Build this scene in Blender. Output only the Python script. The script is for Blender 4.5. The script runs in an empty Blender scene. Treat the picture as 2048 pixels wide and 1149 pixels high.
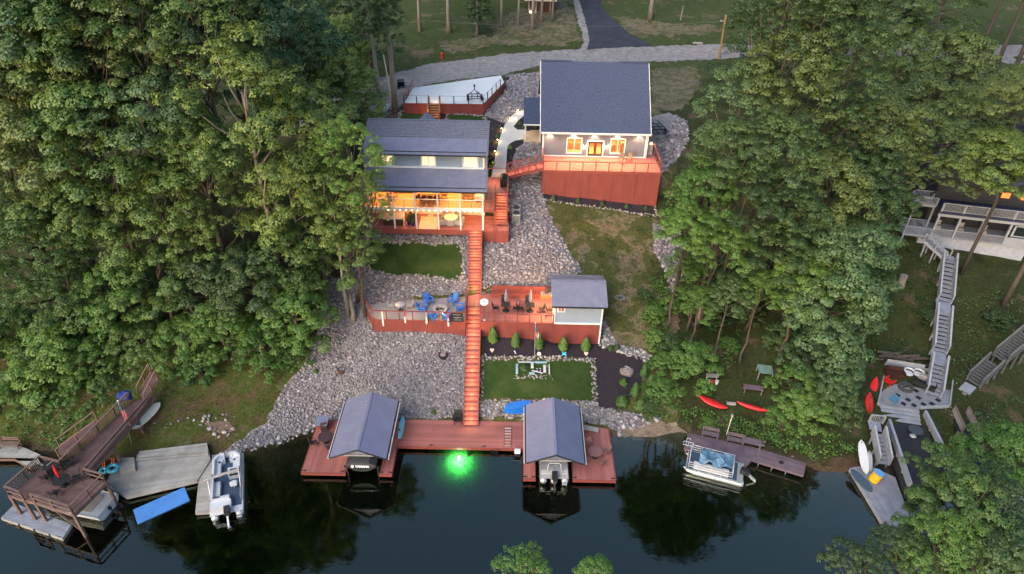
import bpy, bmesh, math, random
import numpy as np
from mathutils import Vector, Matrix
from mathutils.geometry import delaunay_2d_cdt
PI = math.pi
R_ = math.radians
random.seed(7)
RNG = np.random.default_rng(11)
C = bpy.context.scene.collection
SC = bpy.context.scene

# ------------------------------------------------------------------ camera, sky, sun, exposure
CAM_H, PITCH, ROLL, FPX = 45.0, R_(35), R_(1.2), 1365.0
cd = bpy.data.cameras.new('camera'); cam = bpy.data.objects.new('camera', cd); C.objects.link(cam)
cd.sensor_width = 36; cd.lens = 36 * FPX / 2048; cd.clip_start = .5; cd.clip_end = 1500
_f = Vector((0, math.cos(PITCH), -math.sin(PITCH))); _r0 = Vector((1, 0, 0)); _u0 = _r0.cross(_f)
_r = _r0 * math.cos(ROLL) + _u0 * math.sin(ROLL); _u = _u0 * math.cos(ROLL) - _r0 * math.sin(ROLL)
M4 = Matrix((( _r.x, _u.x, -_f.x, 0), (_r.y, _u.y, -_f.y, 0), (_r.z, _u.z, -_f.z, CAM_H), (0, 0, 0, 1)))
cam.matrix_world = M4
SC.camera = cam

W = bpy.data.worlds.new('World'); SC.world = W; W.use_nodes = True
nt = W.node_tree; bg = nt.nodes['Background']
sky = nt.nodes.new('ShaderNodeTexSky'); sky.sky_type = 'NISHITA'; sky.sun_disc = False
sky.sun_elevation = R_(12); sky.sun_rotation = R_(215); sky.altitude = 200
sky.air_density = 1.0; sky.dust_density = 3.0; sky.ozone_density = 1.6
nt.links.new(sky.outputs[0], bg.inputs[0]); bg.inputs[1].default_value = .15

sl = bpy.data.lights.new('sun', 'SUN'); sun = bpy.data.objects.new('sun', sl); C.objects.link(sun)
sl.energy = .85; sl.angle = R_(32); sl.color = (1, .97, .95)
sun.rotation_euler = (R_(38), 0, R_(-35))

SC.view_settings.view_transform = 'Standard'; SC.view_settings.look = 'None'
SC.view_settings.exposure = 1.52; SC.view_settings.gamma = 1; SC.view_settings.use_curve_mapping = False
SC.render.engine = 'CYCLES'
SC.cycles.max_bounces = 6; SC.cycles.diffuse_bounces = 3; SC.cycles.glossy_bounces = 3
SC.cycles.transmission_bounces = 6; SC.cycles.transparent_max_bounces = 12
SC.cycles.sample_clamp_indirect = 4; SC.cycles.caustics_reflective = False; SC.cycles.caustics_refractive = False
SC.cycles.use_denoising = True

def at(px, py, z):
    """point of the photograph's pixel (2048 wide) on the level plane z"""
    d = _f * FPX + _r * (px - 1024) + _u * (574.5 - py); t = (z - CAM_H) / d.z
    return Vector((d.x * t, d.y * t, z))
def at_y(px, py, y):
    d = _f * FPX + _r * (px - 1024) + _u * (574.5 - py); t = y / d.y
    return Vector((d.x * t, y, CAM_H + d.z * t))

# ------------------------------------------------------------------ ground heights
_st = {  # X : [(Y, Z) ...]
 -90: [(-30, 6), (14, 0), (22, -2), (34, -2), (40, 0), (44, 1.8), (52, 5.5), (60, 8.5), (72, 12), (86, 14.5), (110, 17), (160, 24), (330, 50)],
 -45: [(-30, 6), (12, 0), (22, -2.5), (34, -1.8), (39.5, 0), (43, 1.5), (50, 4.4), (60, 8.5), (70, 11.5), (85, 14), (105, 15.6), (130, 18.5), (160, 23), (330, 50)],
 -30: [(-30, 6), (12, 0), (22, -2.6), (34, -1.7), (37.6, 0), (40, .9), (44, 1.9), (50, 4.2), (60, 8.6), (70, 11.6), (84, 13.8), (102, 14.8), (125, 17.5), (160, 23), (330, 50)],
 -22: [(-30, 6), (12, 0), (22, -2.6), (34, -1.9), (39.2, 0), (41.5, .8), (45, 1.9), (50.6, 4.1), (60, 8.8), (70, 11.8), (82, 13.6), (100, 14.4), (125, 17), (160, 23), (330, 50)],
 -17: [(-30, 6), (12, 0), (22, -2.6), (36, -1.8), (42.1, 0), (44, .7), (50.6, 4.1), (55, 6.2), (60, 8.9), (66, 11.2), (75, 13.2), (82, 13.6), (92, 14.3), (100, 14.4), (125, 17), (160, 23), (330, 50)],
 -9: [(-30, 6), (12, 0), (22, -2.6), (36, -1.6), (41.5, -.5), (43, .45), (50.6, 4.1), (53.4, 5.2), (57, 7.2), (60, 9.2), (66, 11.2), (72, 13.2), (82, 13.6), (91, 14.5), (100, 14.4), (112, 15.6), (125, 17), (160, 23), (330, 50)],
 -3: [(-30, 6), (12, 0), (22, -2.6), (36, -1.6), (41.5, -.5), (42.8, .4), (50.6, 3.7), (54, 5), (60, 8.4), (66, 10.8), (72, 12.9), (82, 13.6), (91, 14.4), (100, 14.4), (112, 15.6), (125, 17), (160, 23), (330, 50)],
 4: [(-30, 6), (12, 0), (22, -2.6), (36, -1.6), (41, -.4), (42.4, .3), (45, 1.7), (48.6, 2.9), (50.6, 3.3), (54.6, 5.2), (60, 7.7), (64, 8.8), (67.6, 9.8), (72, 11.8), (76, 12.9), (84, 13.4), (95, 14.3), (104, 14.4), (114, 15.6), (125, 17), (160, 23), (330, 50)],
 10: [(-30, 6), (12, 0), (22, -2.6), (36, -1.6), (41, -.3), (42.2, .15), (45, 1.6), (48.6, 2.7), (50.6, 3.1), (55, 4.6), (60, 6.4), (64, 7.8), (67.8, 9.3), (72, 11.6), (76, 12.8), (84, 13.3), (95, 14.2), (104, 14.4), (114, 15.6), (125, 17), (160, 23), (330, 50)],
 16: [(-30, 6), (12, 0), (22, -2.6), (36, -1.4), (42.8, 0), (46, 1.2), (50, 2.5), (56, 4.1), (62, 6.2), (68, 8.8), (72, 11.2), (78, 12.7), (84, 13.2), (95, 14), (104, 14.3), (114, 15.4), (125, 17), (160, 23), (330, 50)],
 20: [(-30, 6), (12, 0), (22, -2.6), (34, -1.4), (40.6, 0), (45, 1.1), (50, 2), (56, 3.5), (62, 5.3), (68, 7.7), (74, 10.6), (84, 12.8), (95, 13.8), (104, 14.2), (114, 15.3), (125, 17), (160, 23), (330, 50)],
 27: [(-30, 6), (12, 0), (22, -2.6), (34, -1), (38.4, 0), (44, 1.4), (50, 2.9), (60, 6), (70, 9.4), (84, 12.9), (95, 13.8), (106, 14.2), (125, 17), (160, 23), (330, 50)],
 36: [(-30, 6), (16, 0), (24, 1.0), (29.5, .7), (32.5, -.7), (36, -.8), (40, 0), (44.4, 1.1), (51, 1.9), (57, 4.4), (62, 6), (70, 9), (84, 12.8), (95, 13.8), (106, 14.2), (125, 17), (160, 23), (330, 50)],
 46: [(-30, 6), (26, 1), (32, .5), (38, .6), (45, 1.2), (51, 2.4), (57, 4.8), (62, 6), (70, 8.6), (84, 12.6), (95, 13.8), (106, 14.2), (125, 17), (160, 23), (330, 50)],
 100: [(-30, 6), (26, 2), (45, 3), (62, 6.5), (84, 12.6), (106, 14.2), (125, 17), (160, 23), (330, 50)]}
_gx = np.arange(-100, 110.1, .5); _gy = np.arange(-30, 330.1, .5)
_keys = sorted(_st)
_prof = np.array([np.interp(_gy, [p[0] for p in _st[k]], [p[1] for p in _st[k]]) for k in _keys])
_Z = np.empty((len(_gx), len(_gy)))
for j in range(len(_gy)):
    _Z[:, j] = np.interp(_gx, _keys, _prof[:, j])
for _ in range(5):
    _p = np.pad(_Z, 1, mode='edge')
    _Z = (_p[:-2, 1:-1] + _p[2:, 1:-1] + _p[1:-1, :-2] + _p[1:-1, 2:] + 2 * _Z) / 6
for x0, x1, y0, y1, zm in ((-15.6, -.2, 60.1, 64.3, 9.0), (-3.2, -.4, 63, 68, 11.2), (-3.2, 4.2, 50.4, 55.3, 4.9), (3.9, 8.8, 50.4, 54.8, 3.0), (3, 16, 67.7, 71.8, 11.8), (-15.4, -2.9, 64, 71.2, 11.5)):
    _a = (_gx > x0) & (_gx < x1); _b = (_gy > y0) & (_gy < y1); _q = _Z[np.ix_(_a, _b)]; _Z[np.ix_(_a, _b)] = np.minimum(_q, zm)
def zt(x, y):
    i = min(max((x + 100) / .5, 0), len(_gx) - 1.001); j = min(max((y + 30) / .5, 0), len(_gy) - 1.001)
    a, b = int(i), int(j); u, v = i - a, j - b
    z = (_Z[a, b] * (1 - u) + _Z[a + 1, b] * u) * (1 - v) + (_Z[a, b + 1] * (1 - u) + _Z[a + 1, b + 1] * u) * v
    return float(z) + .05 * math.sin(x * 1.3 + y * .7) * math.sin(y * 1.1 - x * .5)
def ground(px, py):
    """where the sight line of a pixel of the photograph meets the ground"""
    d = (_f * FPX + _r * (px - 1024) + _u * (574.5 - py)).normalized()
    t = 30.0; o = Vector((0, 0, CAM_H))
    while t < 260:
        p = o + d * t
        if p.z < zt(p.x, p.y):
            lo, hi = t - .5, t
            for _ in range(14):
                m = (lo + hi) / 2; q = o + d * m
                if q.z < zt(q.x, q.y): hi = m
                else: lo = m
            q = o + d * hi
            return Vector((q.x, q.y, zt(q.x, q.y)))
        t += .5
    return o + d * 260

# ------------------------------------------------------------------ mesh and object helpers
def wloc(p):
    v = Vector((0, 0, 0))
    while p is not None:
        v += p.location; p = p.parent
    return v
class MB:
    def __init__(s): s.v = []; s.f = []; s.m = []
    def quad(s, a, b, c, d, m=0):
        n = len(s.v); s.v += [tuple(a), tuple(b), tuple(c), tuple(d)]; s.f.append((n, n + 1, n + 2, n + 3)); s.m.append(m)
    def poly(s, pts, m=0):
        n = len(s.v); s.v += [tuple(p) for p in pts]; s.f.append(tuple(range(n, n + len(pts)))); s.m.append(m)
    def hexa(s, p, m=0):
        n = len(s.v); s.v += [tuple(q) for q in p]
        for q in ((3, 2, 1, 0), (4, 5, 6, 7), (0, 1, 5, 4), (1, 2, 6, 5), (2, 3, 7, 6), (3, 0, 4, 7)):
            s.f.append(tuple(n + k for k in q)); s.m.append(m)
    def box(s, x0, x1, y0, y1, z0, z1, m=0):
        s.hexa([(x0, y0, z0), (x1, y0, z0), (x1, y1, z0), (x0, y1, z0), (x0, y0, z1), (x1, y0, z1), (x1, y1, z1), (x0, y1, z1)], m)
    def cbox(s, c, w, d, h, rz=0, m=0):
        cx, cy, cz = c; ca, sa = math.cos(rz), math.sin(rz); q = []
        for z in (cz, cz + h):
            for a, b in ((-w / 2, -d / 2), (w / 2, -d / 2), (w / 2, d / 2), (-w / 2, d / 2)):
                q.append((cx + a * ca - b * sa, cy + a * sa + b * ca, z))
        s.hexa(q, m)
    def beam(s, a, b, w, h, m=0, up=(0, 0, 1)):
        a, b = Vector(a), Vector(b); d = (b - a).normalized(); u = Vector(up)
        if abs(d.dot(u)) > .98: u = Vector((0, 1, 0))
        x = d.cross(u).normalized(); y = x.cross(d)
        q = []
        for p in (a, b):
            for i, j in ((-1, -1), (1, -1), (1, 1), (-1, 1)): q.append(p + x * (w / 2 * i) + y * (h / 2 * j))
        s.hexa(q, m)
    def tube(s, pts, r, n=6, m=0, cap=True):
        pts = [Vector(p) for p in pts]; rs = r if isinstance(r, (list, tuple)) else [r] * len(pts)
        base = len(s.v)
        for i, p in enumerate(pts):
            d = (pts[min(i + 1, len(pts) - 1)] - pts[max(i - 1, 0)]).normalized()
            u = Vector((0, 0, 1)) if abs(d.z) < .95 else Vector((0, 1, 0))
            x = d.cross(u).normalized(); y = x.cross(d)
            for k in range(n):
                a = 2 * PI * k / n; s.v.append(tuple(p + (x * math.cos(a) + y * math.sin(a)) * rs[i]))
        for i in range(len(pts) - 1):
            for k in range(n):
                s.f.append((base + i * n + k, base + i * n + (k + 1) % n, base + (i + 1) * n + (k + 1) % n, base + (i + 1) * n + k)); s.m.append(m)
        if cap:
            s.f.append(tuple(base + k for k in range(n))[::-1]); s.m.append(m)
            e = base + (len(pts) - 1) * n; s.f.append(tuple(e + k for k in range(n))); s.m.append(m)
    def lathe(s, c, prof, n=12, m=0, sx=1, sy=1):
        cx, cy, cz = c; base = len(s.v)
        for r, z in prof:
            for k in range(n):
                a = 2 * PI * k / n; s.v.append((cx + r * sx * math.cos(a), cy + r * sy * math.sin(a), cz + z))
        for i in range(len(prof) - 1):
            for k in range(n):
                s.f.append((base + i * n + k, base + i * n + (k + 1) % n, base + (i + 1) * n + (k + 1) % n, base + (i + 1) * n + k)); s.m.append(m)
        s.f.append(tuple(base + k for k in range(n))[::-1]); s.m.append(m)
        e = base + (len(prof) - 1) * n; s.f.append(tuple(e + k for k in range(n))); s.m.append(m)
    def prism(s, poly, z0, z1, m=0):
        n = len(poly); b = len(s.v)
        zz0 = z0 if isinstance(z0, (list, tuple)) else [z0] * n
        s.v += [(p[0], p[1], zz0[i]) for i, p in enumerate(poly)] + [(p[0], p[1], z1) for p in poly]
        s.f.append(tuple(range(b, b + n))[::-1]); s.m.append(m); s.f.append(tuple(range(b + n, b + 2 * n))); s.m.append(m)
        for i in range(n):
            j = (i + 1) % n; s.f.append((b + i, b + j, b + n + j, b + n + i)); s.m.append(m)
    def ball(s, c, r, n=8, k=5, m=0, sz=1):
        prof = [(max(r * math.sin(PI * i / k), r * .02), -r * sz * math.cos(PI * i / k)) for i in range(k + 1)]
        s.lathe(c, prof, n, m)
    def rot(s, rz=0, loc=(0, 0, 0), M=None):
        M = M or (Matrix.Translation(loc) @ Matrix.Rotation(rz, 4, 'Z'))
        s.v = [tuple(M @ Vector(p)) for p in s.v]; return s
    def mesh(s, name, mats, smooth=False, off=Vector((0, 0, 0))):
        me = bpy.data.meshes.new(name)
        me.from_pydata([(p[0] - off.x, p[1] - off.y, p[2] - off.z) for p in s.v], [], s.f)
        for m in (mats if isinstance(mats, (list, tuple)) else [mats]): me.materials.append(m)
        me.polygons.foreach_set('material_index', s.m)
        if smooth: me.polygons.foreach_set('use_smooth', [True] * len(s.f))
        me.update(); return me
    def build(s, name, mats, parent=None, smooth=False, local=False, kind=None, label=None):
        off = Vector((0, 0, 0)) if local or parent is None else wloc(parent)
        me = s.mesh(name, mats, smooth, off)
        return link(name, me, parent, kind=kind, label=label)
def link(name, me, parent=None, loc=(0, 0, 0), rz=0, kind=None, label=None):
    o = bpy.data.objects.new(name, me); C.objects.link(o)
    if parent is not None: o.parent = parent
    o.location = loc; o.rotation_euler = (0, 0, rz)
    if kind: o['kind'] = kind
    if label: o['label'] = label
    return o
def thing(name, label, cat, loc=(0, 0, 0), rz=0, group=None):
    o = bpy.data.objects.new(name, None); C.objects.link(o); o.empty_display_size = .3
    o.location = loc; o.rotation_euler = (0, 0, rz); o['label'] = label; o['category'] = cat
    if group: o['group'] = group
    return o
def tag(o, label, cat, group=None):
    o['label'] = label; o['category'] = cat
    if group: o['group'] = group
    return o
def copy_tree(o, parent=None):
    c = o.copy(); C.objects.link(c)
    if parent is not None: c.parent = parent
    for ch in list(o.children): copy_tree(ch, c)
    return c
def put(o, loc, rz=0, label=None, sc=None):
    o.location = loc; o.rotation_euler = (0, 0, rz)
    if label: o['label'] = label
    if sc: o.scale = (sc, sc, sc)
    return o
def light(name, loc, e, col=(1, .62, .28), r=.08, parent=None):
    l = bpy.data.lights.new(name, 'POINT'); l.energy = e; l.color = col; l.shadow_soft_size = r
    o = bpy.data.objects.new(name, l); C.objects.link(o); o.location = loc
    return o

def spot(name, loc, e, col=(1, .6, .28), deg=120, r=.06):
    l = bpy.data.lights.new(name, 'SPOT'); l.energy = e; l.color = col; l.shadow_soft_size = r; l.spot_size = R_(deg); l.spot_blend = .7
    o = bpy.data.objects.new(name, l); C.objects.link(o); o.location = loc; return o
# ------------------------------------------------------------------ materials
def mat(name, col, rough=.7, var=.15, scale=3.0, bump=0, bscale=30, metal=0, col2=None, spec=.4, coords='Object', stretch=(1, 1, 1), island=0, emit=None, estr=0, detail=5):
    m = bpy.data.materials.new(name); m.use_nodes = True; n = m.node_tree; b = n.nodes['Principled BSDF']
    b.inputs['Roughness'].default_value = rough; b.inputs['Metallic'].default_value = metal; b.inputs['Specular IOR Level'].default_value = spec
    tc = n.nodes.new('ShaderNodeTexCoord'); mp = n.nodes.new('ShaderNodeMapping'); mp.inputs['Scale'].default_value = stretch
    n.links.new(tc.outputs[coords], mp.inputs[0])
    nz = n.nodes.new('ShaderNodeTexNoise'); nz.inputs['Scale'].default_value = scale; nz.inputs['Detail'].default_value = detail
    n.links.new(mp.outputs[0], nz.inputs[0])
    rp = n.nodes.new('ShaderNodeValToRGB'); rp.color_ramp.elements[0].position = .3; rp.color_ramp.elements[1].position = .72
    a = [max(c * (1 - var), 0) for c in col]; z = [min(c * (1 + var), 1) for c in (col2 or col)]
    rp.color_ramp.elements[0].color = (*a, 1); rp.color_ramp.elements[1].color = (*z, 1)
    n.links.new(nz.outputs[0], rp.inputs[0]); last = rp.outputs[0]
    if island:
        g = n.nodes.new('ShaderNodeNewGeometry'); mr = n.nodes.new('ShaderNodeMapRange')
        mr.inputs[3].default_value = 1 - island; mr.inputs[4].default_value = 1 + island
        n.links.new(g.outputs['Random Per Island'], mr.inputs[0])
        mx = n.nodes.new('ShaderNodeMix'); mx.data_type = 'RGBA'; mx.blend_type = 'MULTIPLY'; mx.inputs[0].default_value = 1
        n.links.new(last, mx.inputs[6]); n.links.new(mr.outputs[0], mx.inputs[7]); last = mx.outputs[2]
    n.links.new(last, b.inputs['Base Color'])
    if bump:
        bz = n.nodes.new('ShaderNodeTexNoise'); bz.inputs['Scale'].default_value = bscale; bz.inputs['Detail'].default_value = 4
        n.links.new(mp.outputs[0], bz.inputs[0])
        bp = n.nodes.new('ShaderNodeBump'); bp.inputs['Strength'].default_value = bump; bp.inputs['Distance'].default_value = .05
        n.links.new(bz.outputs[0], bp.inputs['Height']); n.links.new(bp.outputs[0], b.inputs['Normal'])
    if emit:
        b.inputs['Emission Color'].default_value = (*emit, 1); b.inputs['Emission Strength'].default_value = estr
    return m
def patchy(name, cols, scale=.35, fine=6, rough=.95, bump=.5, bscale=9):
    """ground cover in patches: a coarse noise picks between up to four colours, a fine one breaks them up"""
    m = bpy.data.materials.new(name); m.use_nodes = True; n = m.node_tree; b = n.nodes['Principled BSDF']
    b.inputs['Roughness'].default_value = rough; b.inputs['Specular IOR Level'].default_value = .15
    tc = n.nodes.new('ShaderNodeTexCoord')
    a = n.nodes.new('ShaderNodeTexNoise'); a.inputs['Scale'].default_value = scale; a.inputs['Detail'].default_value = 8; a.inputs['Roughness'].default_value = .62
    f = n.nodes.new('ShaderNodeTexNoise'); f.inputs['Scale'].default_value = fine; f.inputs['Detail'].default_value = 6; f.inputs['Roughness'].default_value = .7
    for q in (a, f): n.links.new(tc.outputs['Object'], q.inputs[0])
    rp = n.nodes.new('ShaderNodeValToRGB'); k = len(cols)
    while len(rp.color_ramp.elements) < k: rp.color_ramp.elements.new(.5)
    for i, c in enumerate(cols):
        rp.color_ramp.elements[i].position = .36 + .28 * i / max(k - 1, 1); rp.color_ramp.elements[i].color = (*c, 1)
    n.links.new(a.outputs[0], rp.inputs[0])
    mr = n.nodes.new('ShaderNodeMapRange'); mr.inputs[1].default_value = .3; mr.inputs[2].default_value = .7; mr.inputs[3].default_value = .55; mr.inputs[4].default_value = 1.45
    n.links.new(f.outputs[0], mr.inputs[0])
    mx = n.nodes.new('ShaderNodeMix'); mx.data_type = 'RGBA'; mx.blend_type = 'MULTIPLY'; mx.inputs[0].default_value = 1
    n.links.new(rp.outputs[0], mx.inputs[6]); n.links.new(mr.outputs[0], mx.inputs[7]); n.links.new(mx.outputs[2], b.inputs['Base Color'])
    bz = n.nodes.new('ShaderNodeTexNoise'); bz.inputs['Scale'].default_value = bscale; bz.inputs['Detail'].default_value = 5
    n.links.new(tc.outputs['Object'], bz.inputs[0])
    bp = n.nodes.new('ShaderNodeBump'); bp.inputs['Strength'].default_value = bump; bp.inputs['Distance'].default_value = .12
    n.links.new(bz.outputs[0], bp.inputs['Height']); n.links.new(bp.outputs[0], b.inputs['Normal'])
    return m
def leafmat(name, col, var=.2, warm=(1.2, 1.1, .8)):
    m = bpy.data.materials.new(name); m.use_nodes = True; n = m.node_tree; n.nodes.remove(n.nodes['Principled BSDF'])
    out = n.nodes['Material Output']
    g = n.nodes.new('ShaderNodeNewGeometry'); oi = n.nodes.new('ShaderNodeObjectInfo')
    mr = n.nodes.new('ShaderNodeMapRange'); mr.inputs[3].default_value = 1 - var; mr.inputs[4].default_value = 1 + var
    n.links.new(g.outputs['Random Per Island'], mr.inputs[0])
    tc = n.nodes.new('ShaderNodeTexCoord'); nz = n.nodes.new('ShaderNodeTexNoise'); nz.inputs['Scale'].default_value = .9; nz.inputs['Detail'].default_value = 4
    n.links.new(tc.outputs['Object'], nz.inputs[0])
    m0 = n.nodes.new('ShaderNodeMix'); m0.data_type = 'RGBA'
    m0.inputs[6].default_value = (*col, 1); m0.inputs[7].default_value = (col[0] * warm[0], col[1] * warm[1], col[2] * warm[2], 1)
    r2 = n.nodes.new('ShaderNodeMapRange'); r2.inputs[1].default_value = .38; r2.inputs[2].default_value = .62
    n.links.new(nz.outputs[0], r2.inputs[0]); n.links.new(r2.outputs[0], m0.inputs[0])
    m1 = n.nodes.new('ShaderNodeMix'); m1.data_type = 'RGBA'; m1.blend_type = 'MULTIPLY'; m1.inputs[0].default_value = 1
    n.links.new(m0.outputs[2], m1.inputs[6]); n.links.new(mr.outputs[0], m1.inputs[7])
    m2 = n.nodes.new('ShaderNodeHueSaturation'); 
    h = n.nodes.new('ShaderNodeMapRange'); h.inputs[3].default_value = .488; h.inputs[4].default_value = .515
    v = n.nodes.new('ShaderNodeMapRange'); v.inputs[3].default_value = 1.32; v.inputs[4].default_value = .80
    n.links.new(oi.outputs['Random'], h.inputs[0]); n.links.new(oi.outputs['Random'], v.inputs[0])
    n.links.new(h.outputs[0], m2.inputs['Hue']); n.links.new(v.outputs[0], m2.inputs['Value']); n.links.new(m1.outputs[2], m2.inputs['Color'])
    d = n.nodes.new('ShaderNodeBsdfDiffuse'); t = n.nodes.new('ShaderNodeBsdfTranslucent'); gl = n.nodes.new('ShaderNodeBsdfGlossy'); gl.inputs['Roughness'].default_value = .45
    gl.inputs['Color'].default_value = (.8, .85, .8, 1)
    n.links.new(m2.outputs[0], d.inputs[0]); n.links.new(m2.outputs[0], t.inputs[0])
    s = n.nodes.new('ShaderNodeMixShader'); s.inputs[0].default_value = .3; n.links.new(d.outputs[0], s.inputs[1]); n.links.new(t.outputs[0], s.inputs[2])
    s2 = n.nodes.new('ShaderNodeMixShader'); s2.inputs[0].default_value = .03; n.links.new(s.outputs[0], s2.inputs[1]); n.links.new(gl.outputs[0], s2.inputs[2])
    n.links.new(s2.outputs[0], out.inputs[0]); return m
def emis(name, col, s):
    m = bpy.data.materials.new(name); m.use_nodes = True; n = m.node_tree; b = n.nodes['Principled BSDF']
    b.inputs['Base Color'].default_value = (*[c * .8 for c in col], 1)
    b.inputs['Emission Color'].default_value = (*col, 1); b.inputs['Emission Strength'].default_value = s; return m
def glassmat(name, tint=(.9, .92, .95), gloss=.12):
    m = bpy.data.materials.new(name); m.use_nodes = True; n = m.node_tree; n.nodes.remove(n.nodes['Principled BSDF'])
    t = n.nodes.new('ShaderNodeBsdfTransparent'); t.inputs[0].default_value = (*tint, 1)
    g = n.nodes.new('ShaderNodeBsdfGlossy'); g.inputs['Roughness'].default_value = .05
    s = n.nodes.new('ShaderNodeMixShader'); s.inputs[0].default_value = gloss
    n.links.new(t.outputs[0], s.inputs[1]); n.links.new(g.outputs[0], s.inputs[2]); n.links.new(s.outputs[0], n.nodes['Material Output'].inputs[0]); return m
M = {}
M['red'] = mat('red_stain', (.195, .043, .036), .7, .12, 1.6, .2, 40, stretch=(1, 1, .3), detail=8)
M['redboard'] = mat('red_deck_board', (.315, .112, .098), .65, .17, .45, .12, 30, island=.16)
M['redtrim'] = mat('red_trim', (.22, .052, .042), .6, .12, 2)
M['white'] = mat('white_paint', (.66, .66, .67), .5, .05, 2)
M['patio'] = mat('patio_concrete', (.265, .24, .235), .85, .1, .9, .1, 40)
M['concrete'] = mat('pale_concrete', (.54, .52, .49), .85, .07, .7, .1, 40)
M['whitedeck'] = mat('white_deck', (.60, .60, .60), .7, .05, .5)
M['siding'] = mat('blue_grey_siding', (.23, .275, .35), .6, .06, 1)
M['siding2'] = mat('grey_siding', (.15, .155, .19), .6, .06, 1)
M['shingle'] = mat('blue_shingle', (.052, .068, .125), .9, .38, 9, .4, 25, detail=9)
M['shingle2'] = mat('grey_shingle', (.135, .138, .18), .9, .38, 8, .4, 25, detail=9)
M['metalroof'] = mat('slate_metal_roof', (.22, .22, .295), .38, .10, 1.5, metal=.25)
M['boatroof'] = mat('blue_metal_roof', (.205, .215, .315), .42, .08, .8, metal=.25)
M['dark'] = mat('black_metal', (.018, .018, .02), .5, .1, 2)
M['darkred'] = mat('dark_red', (.1, .015, .012), .7)
M['black'] = mat('black_matte', (.012, .012, .014), .85)
M['glass'] = glassmat('window_glass')
M['darkglass'] = mat('dark_glass', (.015, .02, .025), .08, .1, spec=.8)
M['warmwall'] = mat('warm_wall', (.72, .56, .38), .8, .08)
M['warmfloor'] = mat('warm_floor', (.45, .24, .11), .5, .1)
M['woodwarm'] = mat('warm_wood', (.3, .14, .06), .6, .15, 3)
M['darkwood'] = mat('dark_wood', (.05, .02, .012), .5, .15)
M['fabric'] = mat('grey_fabric', (.33, .30, .29), .95, .1, 8)
M['cream'] = mat('cream_fabric', (.6, .55, .47), .95, .06, 8)
M['bulb'] = emis('bulb', (1, .72, .38), 8)
M['bulbw'] = emis('soffit_bulb', (1, .82, .55), 16)
M['blind'] = mat('lit_blind', (.42, .38, .33), .8, .04, emit=(1, .68, .36), estr=.42)
M['blue'] = mat('blue_paint', (.035, .16, .52), .45, .1, 4)
M['cobalt'] = mat('blue_plastic', (.02, .18, .62), .35, .08, 3)
M['mat'] = mat('blue_foam', (.07, .22, .56), .6, .1, 1, .1, 20)
M['brownwood'] = mat('brown_stain', (.13, .075, .070), .75, .2, 1.5, .2, 30, island=.12)
M['brownrail'] = mat('brown_rail', (.16, .10, .085), .75, .2, 2)
M['greywood'] = mat('weathered_wood', (.30, .28, .26), .85, .22, 1.2, .25, 30, island=.12)
M['purplewood'] = mat('purple_stain', (.135, .095, .115), .8, .2, 1.4, .2, 30, island=.12)
M['shadedwhite'] = mat('shaded_white_paint', (.27, .28, .32), .6, .1, 1.5)  # white paint darkened, the trees' shade put into its colour
M['lilacwood'] = mat('pale_grey_deck', (.23, .24, .29), .8, .18, 1.5, .2, 30, island=.1)  # deck tone lowered too, the trees' shade put into its colour
M['alu'] = mat('aluminium', (.55, .56, .58), .35, .08, 2, metal=.6)
M['bark'] = mat('bark', (.075, .06, .048), .95, .3, 2.5, .6, 14, stretch=(1, 1, .25))
M['barkpale'] = mat('pale_bark', (.20, .17, .14), .95, .25, 2.5, .6, 14, stretch=(1, 1, .25))
M['barkdark'] = mat('dark_bark', (.05, .04, .034), .95, .3, 2.5, .6, 14, stretch=(1, 1, .25))
M['rock'] = mat('limestone', (.168, .145, .158), .9, .25, 5, .3, 12, island=.45, col2=(.255, .225, .235))
M['rockpale'] = mat('pale_limestone', (.29, .265, .25), .9, .2, 5, .3, 12, island=.45)
M['stone'] = mat('stone', (.19, .168, .165), .9, .25, 4, .4, 10)
M['redplastic'] = mat('red_plastic', (.55, .02, .02), .4, .08, 3)
M['yellow'] = mat('yellow_plastic', (.7, .36, .02), .4, .06, 3)
M['vinyl'] = mat('white_vinyl', (.52, .53, .57), .5, .05, 4)
M['navy'] = mat('navy_carpet', (.045, .075, .12), .9, .12, 6)
M['cover'] = mat('black_cover', (.035, .035, .042), .7, .2, 2, .3, 6)
M['tarp'] = mat('blue_tarp', (.12, .22, .32), .55, .15, 2, .4, 5)
M['letter'] = mat('white_lettering', (.85, .85, .85), .6, .02)
M['cyan'] = mat('cyan_plastic', (.08, .45, .62), .45, .1, 3)
M['paleblue'] = mat('pale_blue_paint', (.26, .42, .52), .7, .15, 4)
M['asphalt'] = mat('asphalt', (.028, .028, .040), .9, .25, .6, .3, 60)
M['gravel'] = mat('road_gravel', (.165, .148, .145), .95, .06, 1.6, .6, 22, col2=(.265, .24, .235), detail=12)
M['mulch'] = mat('dark_mulch', (.026, .018, .024), .98, .45, 9, .9, 14)
M['lawn'] = patchy('lawn_grass', [(.024, .047, .010), (.034, .060, .014), (.052, .072, .021)], .45, 14, bump=.5, bscale=25)
M['grass'] = patchy('dry_grass', [(.035, .045, .012), (.06, .058, .02), (.05, .055, .016), (.135, .10, .062), (.07, .066, .026)], .38, 5)
M['floor'] = patchy('wood_floor', [(.018, .024, .008), (.030, .034, .012), (.026, .036, .010), (.06, .045, .028)], .3, 5)
M['bank'] = patchy('bank_grass', [(.085, .055, .032), (.065, .062, .018), (.05, .068, .014), (.10, .075, .04)], .3, 6)
M['tan'] = patchy('tan_grass', [(.10, .085, .045), (.15, .12, .08), (.06, .066, .024), (.17, .125, .09)], .5, 6)
M['dirt'] = patchy('bare_dirt', [(.13, .085, .06), (.16, .11, .08), (.10, .075, .05)], .6, 6)
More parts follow.
